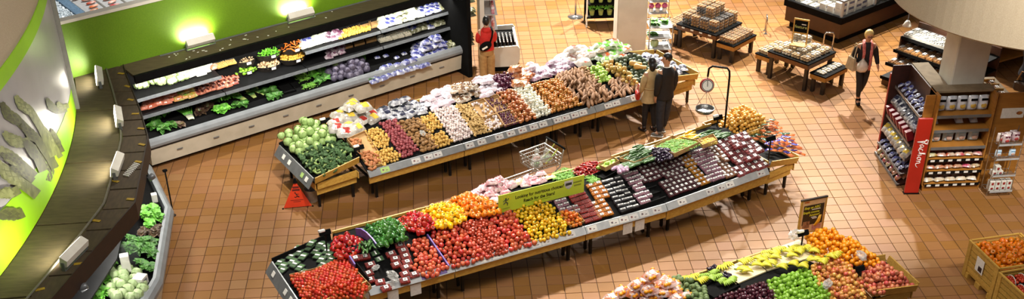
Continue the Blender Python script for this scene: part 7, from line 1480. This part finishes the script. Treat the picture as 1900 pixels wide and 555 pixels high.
# ---- end cap of the cooler, racks by the white pillar
ec = thing('endcap_case', 'white-sided low refrigerated end case next to the long cooler', 'cooler', (0, 0, 0)); EF = Frame((.98, 26.15), R(1)); 
prf = [(.0, .12), (.0, .58), (.74, .62), (.8, .55), (.8, .3), (.72, .12)]
def side_slab(fr, prof, n0, n1):
    mb = MB(); k = len(prof); mb.add([fr.p(a, n0, z) for a, z in prof]+[fr.p(a, n1, z) for a, z in prof], [tuple(range(k)), tuple(range(2*k-1, k-1, -1))]+[(i, k+i, k+(i+1) % k, (i+1) % k) for i in range(k)]); return mb
part(side_slab(EF, prf, .0, .04), 'side_panel', M_white, ec); part(side_slab(EF, prf, 1.3, 1.34), 'side_panel', M_white, ec); part(box_at(EF, .05, .7, .04, 1.3, 0, .12), 'kick_plate', M_black, ec); part(box_at(EF, .04, .72, .04, 1.3, .12, .5), 'tub', M_black, ec); part(box_at(EF, .72, .78, .04, 1.3, .3, .57), 'bumper', M_bump, ec); part(box_at(EF, -.1, .0, .0, 1.34, 0, 2.4), 'tower', M_white, ec)
for z in (1.0, 1.35, 1.7, 2.05): part(box_at(EF, .0, .3, .04, 1.3, z, z+.02), 'shelf', M_rail, ec)
P_btl = root('drink_bottle'); mb = MB(); mb.lathe([(.03, 0), (.034, .01), (.034, .12), (.014, .17), (.014, .2)], 10); part(mb, 'bottle', mat('dark_bottle', '#15100f', '#241a16', rough=.15, rnd=.3), P_btl, smooth=True); mb = MB(); mb.lathe([(.017, .2), (.017, .225)], 8); part(mb, 'cap', M_tagw, P_btl)
for i in range(8):
    for j in range(6): tag(dup(P_btl, Matrix.Translation(EF.p(.1+.085*i, .1+.1*j, .5)) @ Matrix.Scale(.9, 4)), 'small dark bottle in the low end case', 'bottle', 'bottles in the end case')
P_dr = root('pink_juice_bottle'); mb = MB(); mb.lathe([(.035, 0), (.04, .01), (.04, .14), (.02, .18), (.02, .2)], 10); part(mb, 'bottle', mat('pink_drink', '#b84a50', '#d0c8c8', rough=.2, rnd=.25, hue=.05), P_dr, smooth=True)
for z in (1.02, 1.37, 1.72, 2.07):
    for j in range(8): tag(dup(P_dr, Matrix.Translation(EF.p(.2, .1+.14*j, z))), 'pale juice bottle on the tower of the end case', 'bottle', 'juice bottles on the end tower')
# potted herb rack left of the pillar
hr = thing('plant_rack', 'black rack of potted herbs left of the white pillar', 'plant rack', (3.62, 28.7, 0)); 
for x, y, h_, m_ in ((0, 0, .9, M_tagw), (.9, 0, .9, M_blackm), (0, .45, 1.6, M_black), (.9, .45, 1.6, M_black)): mb = MB(); mb.box((x, y, h_/2), (.035, .035, h_)); part(mb, 'upright', m_, hr)
for z, y0 in ((.25, 0), (.55, .1), (.85, .2)): mb = MB(); mb.box((.45, (y0+.45)/2, z), (.9, .45-y0+.1, .03)); part(mb, 'shelf', M_black, hr); mb = MB(); mb.box((.45, .46, z+.14), (.9, .02, .26)); part(mb, 'back_panel', M_black, hr)
P_hb = root('potted_herb'); mb = MB(); mb.lathe([(.05, 0), (.07, .12), (.062, .12), (.045, .02)], 14); part(mb, 'pot', mat('pale_green_pot', '#a8b060', '#98a050', rough=.5), P_hb)
mb = MB(); rg = random.Random(2)
for k in range(34):
    q = rg.uniform(0, 6.28); el = rg.uniform(.3, 1.4); l = rg.uniform(.08, .15); d = Vector((math.cos(q)*math.cos(el), math.sin(q)*math.cos(el), math.sin(el))); c = Vector((0, 0, .11))+d*l; t_ = d.orthogonal().normalized()*.022; mb.add([c-d*.03, c+t_, c+d*.035, c-t_], [(0, 1, 2, 3)])
part(mb, 'foliage', M_lett, P_hb); stuff(KID[P_hb.name][-1])
for z, y in ((.265, .12), (.565, .2), (.865, .3)):
    for i in range(4): tag(dup(P_hb, Matrix.Translation((3.62+.14+.22*i, 28.7+y, z))), 'bright green potted herb on the black rack', 'potted herb', 'potted herbs')
sn = thing('stanchion', 'steel post with round base near the herb rack', 'post', (3.42, 29.42, 0)); mb = MB(); mb.lathe([(.2, 0), (.2, .015), (.05, .04), (.02, .06)], 24); part(mb, 'base', M_chr, sn, smooth=True); mb = MB(); mb.tube([(0, 0, .05), (0, 0, 1.3)], .025, 8); part(mb, 'post', M_chr, sn, smooth=True); mb = MB(); mb.box((.05, 0, .95), (.34, .02, .7)); part(mb, 'sign_plate', mat('pinkish_plate', '#b08a78', '#a07c6a', rough=.5), sn)
# chrome cart with wrapped greens right of the pillar
cc = thing('display_cart', 'chrome three-shelf cart of wrapped greens right of the white pillar', 'cart', (4.86, 26.75, 0))
for x, y, h_ in ((.0, 0, .95), (.55, 0, .78), (.0, .5, .95), (.55, .5, .78)): mb = MB(); mb.tube([(x, y, 0), (x, y, h_)], .016, 6); part(mb, 'upright', M_chr2, cc)
for z in (.15, .42, .69): mb = MB(); mb.box((.275, .25, z), (.55, .5, .015)); part(mb, 'shelf', M_rail, cc); mb = MB(); mb.tube([(0, 0, z+.04), (.55, 0, z+.04), (.55, .5, z+.04), (0, .5, z+.04)], .008, 5, closed=True); part(mb, 'guard_rail', M_chr2, cc)
for x, y, z, pr in ((.15, .15, .7, P_kale), (.38, .3, .7, P_lett), (.14, .36, .7, P_lett), (.12, .2, .43, P_kale), (.16, .15, .16, P_cab2)): tag(dup(pr, Matrix.Translation((4.86+x, 26.75+y, z+.01))), {(.15, .7): 'dark wrapped greens on the cart top', (.38, .7): 'pale wrapped greens at the open end of the cart', (.14, .7): 'pale wrapped greens beside the pillar on the cart', (.12, .43): 'dark greens on the middle cart shelf', (.16, .16): 'yellow-green cabbage on the bottom cart shelf'}[(x, z)], 'greens', None)
fw = thing('flower_rack', 'wire rack of pink potted flowers behind the white pillar', 'rack', (5.2, 28.9, 0))
for x in (0, .5):
    for y in (0, .4): mb = MB(); mb.tube([(x, y, 0), (x, y, 1.2)], .01, 5); part(mb, 'upright', M_chr2, fw)
for z in (.2, .5, .8): mb = MB(); mb.box((.25, .2, z), (.5, .4, .012)); part(mb, 'shelf', M_rail, fw)
P_flw = root('pink_flower_pot'); mb = MB(); mb.lathe([(.05, 0), (.065, .1), (.055, .1), (.045, .02)], 12); part(mb, 'pot', M_tagw, P_flw); mb = MB(); mb.ell((0, 0, .16), (.075, .075, .06), 10, 7, wob=.2); part(mb, 'blossom', mat('pink_blossom', '#a83a7a', '#c86a9a', rough=.6, scale=25), P_flw)
for z in (.21, .51, .81):
    for i in range(3): tag(dup(P_flw, Matrix.Translation((5.28+.17*i, 29.05, z))), 'pink flower in a white pot behind the pillar', 'flower pot', 'pink flower pots')
# ================================================================== PEOPLE
M_skin = mat('skin', '#b98a6c', '#b08062', rough=.55, scale=10); M_hairb = mat('black_hair', '#0c0a0a', '#161212', rough=.4, scale=40, stretch=(1, 1, 6)); M_hairy = mat('blonde_hair', '#d8bc74', '#b8965a', rough=.45, scale=40, stretch=(1, 1, 6)); M_eye = mat('eye_dark', '#1a1210', rough=.3); M_lip = mat('lip', '#9a5248', rough=.5)
def skin_mesh(name, verts, edges, radii, m, parent, roots=(0,), sub=2):
    me = bpy.data.meshes.new(name); me.from_pydata(verts, edges, []); o = bpy.data.objects.new(name, me); COL.objects.link(o); o.parent = parent
    md = o.modifiers.new('skin', 'SKIN'); md.use_smooth_shade = True
    for i, r_ in enumerate(radii): me.skin_vertices[0].data[i].radius = (r_, r_) if not isinstance(r_, tuple) else r_; me.skin_vertices[0].data[i].use_root = i in roots
    s_ = o.modifiers.new('smooth', 'SUBSURF'); s_.levels = sub; s_.render_levels = sub; me.materials.append(m); KID.setdefault(parent.name, []).append(o); return o
def garment(name, rings_, sleeves, m, parent, n=18):
    mb = MB(); rows = []
    for cx_, cy2, z, rx, ry_ in rings_: rows.append([Vector((cx_+rx*math.cos(2*math.pi*k/n), cy2+ry_*math.sin(2*math.pi*k/n)*(1 if math.sin(2*math.pi*k/n) > 0 else 1.0), z)) for k in range(n)])
    mb.sheet(rows, closed=True); mb.add(rows[-1], [tuple(range(n))])
    for pts, rs in sleeves: mb.tube(pts, .05, 10, rs=rs)
    return part(mb, name, m, parent, smooth=True, sub=1)
def person(label, loc, rz, H, pose, look, build):
    t = thing('person', label, 'person', loc, rz); s_ = H/1.72; V = []; E_ = []; Rr = []; roots = [0]
    def v(p, r_, link=None): V.append(Vector(p)*s_); Rr.append(r_*s_); i = len(V)-1; (E_.append((link, i)) if link is not None else None); return i
    lean = pose.get('lean', 0.0); pel = v((0, 0, .96), .125); sp_ = v((0, lean*.3, 1.14), .115, pel); ch = v((0, lean*.7, 1.32), .125, sp_); nk_ = v((0, lean, 1.45), .058, ch); hb = v((0, lean+.01, 1.52), .056, nk_)
    hx, hy = pose.get('head', (0, 0)); hd = v((hx*.5, lean+.02+hy*.5, 1.60), .082, hb); ht_ = v((hx, lean+.02+hy, 1.665), .07, hd)
    hands = []
    for sd, key in ((-1, 'L'), (1, 'R')):
        el, wr_ = pose[key]; sh_ = v((sd*.165, lean*.9, 1.39), .058, ch); e_ = v(el, .04, sh_); w__ = v(wr_, .028, e_); d = (Vector(wr_)-Vector(el)).normalized(); p1 = v(Vector(wr_)+d*.05, .032, w__); p2 = v(Vector(wr_)+d*.09, .026, p1); hands.append((Vector(wr_)+d*.09, d, sd, Vector(wr_)+d*.03))
    for sd, key in ((-1, 'LL'), (1, 'RL')):
        kn, an, toe = pose[key]; hp_ = v((sd*.085, 0, .9), .095, pel); k_ = v(kn, .062, hp_); a2 = v(an, .04, k_); v(toe, .036, a2)
    for c, d, sd, w0 in hands:
        side = d.cross(Vector((0, 1, 0))).normalized() if abs(d.y) < .9 else Vector((1, 0, 0)); fw_ = side.cross(d)
        for k, ln in enumerate((.06, .07, .066, .052)):
            off = fw_*(k-1.5)*.017; i = v(c+off-d*.02, .0095); roots.append(i); j = v(c+off+d*ln*.5, .009, i); v(c+off+d*ln*.9-side*sd*.018, .007, j)
        i = v(w0+fw_*.02, .011); roots.append(i); j = v(w0+fw_*.045+d*.03, .01, i); v(w0+fw_*.05+d*.06, .008, j)
    skin_mesh('body', [tuple(x) for x in V], E_, Rr, M_skin, t, roots)
    hc = Vector((hx*.6, lean+.02+hy*.6, 1.615)); yaw_ = pose.get('turn', 0.0); Rh = Matrix.Rotation(yaw_, 3, 'Z'); f = lambda x, y, z: (hc+Rh @ Vector((x, y, z)))*s_
    mb = MB(); mb.ell(f(0, .0, .0), (.074*s_, .088*s_, .112*s_), 14, 10, rot=Rh); part(mb, 'face', M_skin, t, smooth=True); mb = MB(); mb.ell(f(0, .095, -.015), (.014*s_, .02*s_, .022*s_), 8, 6, rot=Rh); part(mb, 'nose', M_skin, t, smooth=True)
    for sd in (-1, 1):
        mb = MB(); mb.ell(f(sd*.03, .078, .012), (.012*s_, .01*s_, .008*s_), 8, 6, rot=Rh); part(mb, 'eye', M_eye, t, smooth=True); mb = MB(); mb.ell(f(sd*.076, -.005, -.005), (.012*s_, .02*s_, .032*s_), 8, 6, rot=Rh); part(mb, 'ear', M_skin, t, smooth=True)
    mb = MB(); mb.ell(f(0, .084, -.052), (.024*s_, .01*s_, .009*s_), 8, 6, rot=Rh); part(mb, 'mouth', M_lip, t, smooth=True)
    build(t, s_, f, Rh, pose, lean); return t
def legs_garment(t, pose, s_, m, r=(.115, .085, .065), low=0.0, nm='trousers'):
    mb = MB(); rows = []
    for z, rx, ry_ in ((1.0, .155, .115), (.95, .165, .125), (.88, .17, .125), (.82, .165, .12)): rows.append([Vector((rx*math.cos(2*math.pi*k/18), ry_*math.sin(2*math.pi*k/18), z))*s_ for k in range(18)])
    mb.sheet(list(reversed(rows)), closed=True)
    for sd, key in ((-1, 'LL'), (1, 'RL')):
        kn, an, toe = [Vector(q) for q in pose[key]]; hp_ = Vector((sd*.085, 0, .88)); e_ = kn.lerp(an, 1-low); mb.tube([x*s_ for x in (hp_, hp_.lerp(kn, .5), kn, kn.lerp(e_, .5), e_)], .1, 12, rs=[r[0]*s_*.95, r[0]*s_*.9, r[1]*s_, (r[1]+r[2])/2*s_, r[2]*s_])
    return part(mb, nm, m, t, smooth=True, sub=1)
def shoes(t, pose, s_, m, sole=None):
    for key in ('LL', 'RL'):
        kn, an, toe = [Vector(q) for q in pose[key]]; d = (toe-an); d.z = 0; d.normalize(); c = an+d*.05; ang = math.atan2(d.y, d.x)-math.pi/2; mb = MB(); rq = Matrix.Rotation(ang, 3, 'Z'); z = min(an.z, toe.z)
        mb.ell(Vector((c.x, c.y, max(.045, z-.0)))*s_, (.045*s_, .125*s_, .045*s_), 12, 8, rot=rq); mb.tube([Vector((an.x, an.y, an.z-.03))*s_, Vector((an.x, an.y, an.z+.06))*s_], .045*s_, 10); part(mb, 'shoe', m, t, smooth=True)
        if sole: mb = MB(); mb.rbox(Vector((c.x, c.y, .012))*s_, (.085*s_, .25*s_, .022*s_), .01, rq); part(mb, 'sole', sole, t)
def torso(z0=.82, w=1.0, d=1.0, lean=0.0, flare=0.0):
    R_ = []
    for z, rx, ry_ in ((.74, .185, .14), (.82, .178, .135), (.95, .165, .125), (1.08, .155, .118), (1.2, .165, .122), (1.32, .178, .125), (1.40, .165, .105), (1.45, .10, .085), (1.48, .07, .07)):
        if z >= z0-.01: k = max(0, (z-.95)/.5); R_.append((0, lean*k, z, rx*w+(flare if z < .9 else 0), ry_*d+(flare if z < .9 else 0)))
    return R_
def arms(pose, lean, r=(.075, .058, .045), cut=1.0):
    out = []
    for sd, key in ((-1, 'L'), (1, 'R')):
        el, wr_ = [Vector(q) for q in pose[key]]; sh_ = Vector((sd*.15, lean*.9, 1.385)); e_ = el.lerp(wr_, cut); out.append(([sh_, sh_.lerp(el, .5)+Vector((sd*.012, 0, 0)), el, el.lerp(e_, .5), e_], [r[0]*.95, r[0], r[1], (r[1]+r[2])/2, r[2]]))
    return out
def sc_rings(rg_, s_): return [tuple(x*s_ for x in q) for q in rg_]
def sc_arms(a, s_): return [([p*s_ for p in pts], [x*s_ for x in rs]) for pts, rs in a]
def hair(t, s_, f, Rh, m, long=0.0, r=(.085, .1, .12), back=-.02, up=.022):
    mb = MB(); mb.ell(f(0, back, up), (r[0]*s_, r[1]*s_, r[2]*s_), 14, 10, rot=Rh, wob=.03, fn=lambda d: .75 if d.y > .55 and d.z < .25 else 1.0)
    if long: mb.tube([f(0, -.06, .03), f(0, -.075, -.1), f(0, -.07, -.1-long)], .06*s_, 10, rs=[.075*s_, .075*s_, .04*s_])
    return part(mb, 'hair', m, t, smooth=True)
STAND = {'L': ((-.22, -.02, 1.12), (-.2, .04, .87)), 'R': ((.22, -.02, 1.12), (.2, .04, .87)), 'LL': ((-.09, .01, .5), (-.09, -.02, .09), (-.1, .12, .035)), 'RL': ((.09, .01, .5), (.09, -.02, .09), (.1, .12, .035))}
# shopper in red at the end case, seen from behind
def b_red(t, s_, f, Rh, pose, lean):
    m = mat('red_hoodie', '#c8221a', '#b81c14', rough=.8, scale=20, bump=.3); garment('hoodie', sc_rings(torso(.9, 1.08, 1.1, lean), s_), sc_arms(arms(pose, lean, (.085, .07, .05)), s_), m, t)
    mb = MB(); mb.ell(Vector((0, lean-.09, 1.44))*s_, (.11*s_, .06*s_, .07*s_), 12, 8); part(mb, 'hood', m, t, smooth=True); legs_garment(t, pose, s_, mat('khaki_trousers', '#a8814e', '#987242', rough=.8, scale=18), (.12, .1, .09)); shoes(t, pose, s_, M_black); hair(t, s_, f, Rh, M_hairb)
person('shopper in red hoodie and khaki trousers with black sling bag, seen from behind', gp(905, 160), R(5), 1.6, dict(STAND, L=((-.2, .1, 1.12), (-.1, .26, 1.1)), R=((.2, .1, 1.12), (.1, .26, 1.1)), lean=.04, head=(0, .03)), 0, b_red)
pr_ = bpy.data.objects['person']; sb = thing('sling_bag', 'black sling bag with white pattern worn across the red hoodie', 'bag', pr_.location.copy(), R(5)); mb = MB(); mb.ell((-.05, -.155, 1.02), (.15, .05, .1), 14, 9, rot=Matrix.Rotation(R(-28), 3, 'Y')); part(mb, 'pouch', M_black, sb, smooth=True); mb = MB(); mb.box((-.07, -.204, 1.0), (.13, .006, .04), Matrix.Rotation(R(-28), 3, 'Y')); part(mb, 'pattern_band', M_tagw, sb)
mb = MB(); mb.tube([(.05, -.15, 1.08), (.1, -.14, 1.22), (.12, -.1, 1.33), (.1, .0, 1.4)], .02, 6); part(mb, 'strap', M_black, sb, smooth=True)
# couple beside the onion row
def b_wom(t, s_, f, Rh, pose, lean):
    m = mat('tan_trench', '#b49a70', '#a68c60', rough=.8, scale=12, bump=.2); garment('coat', sc_rings(torso(.72, 1.05, 1.08, lean, .03), s_), sc_arms(arms(pose, lean, (.078, .062, .05)), s_), m, t); mb = MB(); mb.tube([Vector((.172*math.cos(k*.314), .135*math.sin(k*.314), 1.06))*s_ for k in range(20)], .014*s_, 6, closed=True); part(mb, 'belt', m, t, smooth=True)
    legs_garment(t, pose, s_, mat('black_tights', '#100e10', '#181416', rough=.7), (.095, .068, .05), nm='tights'); shoes(t, pose, s_, mat('dark_boot', '#1a100c', '#241610', rough=.5)); hair(t, s_, f, Rh, M_hairb, .06)
person('woman in tan trench coat and black tights beside the squash table', gp(1203, 243), R(28), 1.62, dict(STAND, L=((-.23, .0, 1.14), (-.2, .1, .93)), LL=((-.1, .03, .5), (-.11, .02, .09), (-.14, .15, .035)), RL=((.08, -.02, .5), (.08, -.1, .09), (.1, .04, .035)), turn=R(-20)), 0, b_wom)
hb_ = thing('handbag', 'small red handbag hanging at the side of the tan coat', 'bag', gp(1203, 243)+Vector((-.27, .02, .72))); mb = MB(); mb.rbox((0, 0, .1), (.08, .2, .17), .02); part(mb, 'body', mat('red_leather', '#a81a14', '#94140f', rough=.35), hb_); mb = MB(); mb.tube([(0, -.07, .18), (.02, -.04, .34), (.02, .04, .34), (0, .07, .18)], .008, 5); part(mb, 'strap', mat('red_leather', '#a81a14'), hb_)
def b_man(t, s_, f, Rh, pose, lean):
    m = mat('black_jacket', '#0d090b', '#140d10', rough=.8, scale=16, bump=.2); garment('jacket', sc_rings(torso(.82, 1.12, 1.1, lean), s_), sc_arms(arms(pose, lean, (.088, .07, .055)), s_), m, t); mb = MB(); mb.tube([Vector((.075*math.cos(k*.4), .07*math.sin(k*.4)+lean, 1.475))*s_ for k in range(16)], .012*s_, 5, closed=True); part(mb, 'shirt_collar', M_tagw, t, smooth=True)
    legs_garment(t, pose, s_, mat('dark_jeans', '#161a24', '#1e2430', rough=.8, scale=20), (.11, .085, .075)); shoes(t, pose, s_, mat('grey_sneaker', '#5c5a58', '#6e6c68', rough=.7), M_tagw); hair(t, s_, f, Rh, M_hairb, 0, (.08, .095, .1), -.015, .035)
person('man in black jacket and dark jeans beside the woman in tan', gp(1229, 250), R(30), 1.78, dict(STAND, LL=((-.1, .0, .5), (-.11, -.04, .09), (-.2, .06, .035)), RL=((.09, .03, .5), (.1, .12, .09), (.12, .26, .035)), turn=R(55)), 0, b_man)
# blonde shopper walking towards the camera
def b_blo(t, s_, f, Rh, pose, lean):
    m = mat('black_cardigan', '#0e0d10', '#16141a', rough=.8, scale=16); garment('cardigan', sc_rings(torso(.9, 1.08, 1.08, lean), s_), sc_arms(arms(pose, lean, (.075, .062, .048)), s_), m, t); legs_garment(t, pose, s_, mat('black_leggings', '#0c0c0e', '#131316', rough=.7), (.1, .07, .05), .12, 'leggings'); shoes(t, pose, s_, M_black)
    mb = MB(); mb.tube([Vector((.16*math.cos(k*.3142), .135*math.sin(k*.3142), .93))*s_ for k in range(20)], .025*s_, 6, closed=True); part(mb, 'white_hem', mat('white_cloth', '#d8d6d8', rough=.8), t, smooth=True)
    for sd in (-1, 1):
        mb = MB(); mb.tube([Vector((sd*.06, -.03, 1.49))*s_, Vector((sd*.085, .09, 1.42))*s_, Vector((sd*.08, .145, 1.25))*s_, Vector((sd*(.085 if sd > 0 else .09), .15, 1.02 if sd > 0 else .86))*s_], .035*s_, 8, rs=[.04*s_, .04*s_, .034*s_, .026*s_]); part(mb, 'scarf', mat('red_striped_scarf', '#a82c26', '#cf8a82', rough=.85, scale=30, stretch=(6, 1, 1)), t, smooth=True)
    hair(t, s_, f, Rh, M_hairy, 0, (.1, .108, .118), -.015, .038); mb = MB()
    for sd in (-1, 1): mb.tube([f(sd*.03+.024*math.cos(k*.6), .096, .012+.018*math.sin(k*.6)) for k in range(10)], .003, 4, closed=True)
    stuff(part(mb, 'glasses', M_black, t))
pb = gp(1591, 190); person('blonde woman in black with a red scarf walking towards the camera', pb, R(178), 1.64, dict(STAND, L=((-.26, -.06, 1.15), (-.3, .06, .93)), R=((.25, -.05, 1.15), (.2, .1, 1.0)), LL=((-.06, .05, .52), (-.03, -.12, .16), (-.03, -.02, .06)), RL=((.06, .1, .52), (.04, .1, .09), (.04, .23, .035)), lean=.02, head=(0, .02)), 0, b_blo)
tb = thing('tote_bag', 'cream tote bag on the shoulder of the blonde woman', 'bag', pb+Vector((-.28, -.02, .80)), R(20)); mb = MB(); mb.hexa([(-.05, -.13, 0), (.05, -.13, 0), (.05, .13, 0), (-.05, .13, 0), (-.025, -.1, .27), (.025, -.1, .27), (.025, .1, .27), (-.025, .1, .27)]); part(mb, 'body', mat('cream_canvas', '#b8a88c', '#a89878', rough=.8), tb); mb = MB(); mb.tube([(0, -.06, .27), (.07, -.03, .56), (.07, .04, .56), (0, .06, .27)], .012, 6); part(mb, 'strap', mat('cream_canvas', '#b8a88c'), tb)
gb = thing('shopping_bag', 'white plastic shopping bag carried in front of the blonde woman', 'bag', pb+Vector((-.12, -.24, .84)), 0); mb = MB(); mb.lathe([(.02, 0), (.1, .01), (.13, .08), (.1, .17), (.04, .24), (.02, .27)], 12, wob=.12); part(mb, 'film', mat('white_plastic', '#cfc8bc', '#bdb4a6', rough=.35, scale=12), gb, smooth=True); mb = MB(); mb.tube([(-.02, 0, .25), (0, 0, .3), (.02, 0, .25)], .01, 5); part(mb, 'knot', mat('white_plastic', '#cfc8bc'), gb)
# shopper at the right edge
def b_edge(t, s_, f, Rh, pose, lean):
    garment('sweater', sc_rings(torso(.88, 1.08, 1.1, lean), s_), sc_arms(arms(pose, lean, (.08, .065, .05)), s_), mat('cream_knit', '#b8ae98', '#a89e88', rough=.9, scale=30, bump=.4), t); legs_garment(t, pose, s_, mat('black_leggings', '#0c0c0e')); shoes(t, pose, s_, M_black); hair(t, s_, f, Rh, M_hairb, .1)
def b_coat(t, s_, f, Rh, pose, lean):
    garment('coat', sc_rings(torso(.72, 1.15, 1.15, lean, .05), s_), sc_arms(arms(pose, lean, (.085, .07, .055)), s_), mat('navy_coat', '#12141e', '#1a1c28', rough=.8, scale=14), t); legs_garment(t, pose, s_, mat('dark_jeans', '#161a24')); shoes(t, pose, s_, M_black); hair(t, s_, f, Rh, M_hairb, .05)
pe = gp(1897, 238); person('shopper in cream sweater with brown handbag at the right edge of the picture', pe, R(40), 1.65, dict(STAND), 0, b_edge)
hb2 = thing('handbag', 'dark brown handbag with tan strap on the cream sweater', 'bag', pe+Vector((-.29, -.05, .86)), R(40)); mb = MB(); mb.rbox((0, 0, .12), (.12, .3, .22), .04); part(mb, 'body', mat('brown_leather', '#3a2c22', '#463628', rough=.5, scale=10), hb2); mb = MB(); mb.tube([(0, -.1, .22), (.03, -.05, .42), (.03, .05, .42), (0, .1, .22)], .014, 6); part(mb, 'strap', mat('tan_leather', '#a87a3a', rough=.5), hb2)
person('shopper in a long navy coat behind the right rack', gp(1893, 196), R(60), 1.7, dict(STAND, lean=.12, head=(0, .06)), 0, b_coat)
sb2 = thing('store_shelf', 'honey wood shelf unit behind the shopper in the navy coat', 'shelving', (13.2, 25.6, 0), R(25))
for z in (.3, .7, 1.05): mb = MB(); mb.box((0, 0, z), (1.8, .5, .04)); part(mb, 'shelf', M_rw, sb2)
mb = MB(); mb.box((0, .27, .6), (1.8, .03, 1.2)); part(mb, 'back_panel', M_rw, sb2)
for x in (-.88, .88): mb = MB(); mb.box((x, 0, .6), (.04, .5, 1.2)); part(mb, 'side_panel', M_rw, sb2)
# ================================================================== tidy up: prototypes leave the scene
for o in PROTOS: proto_drop(o)
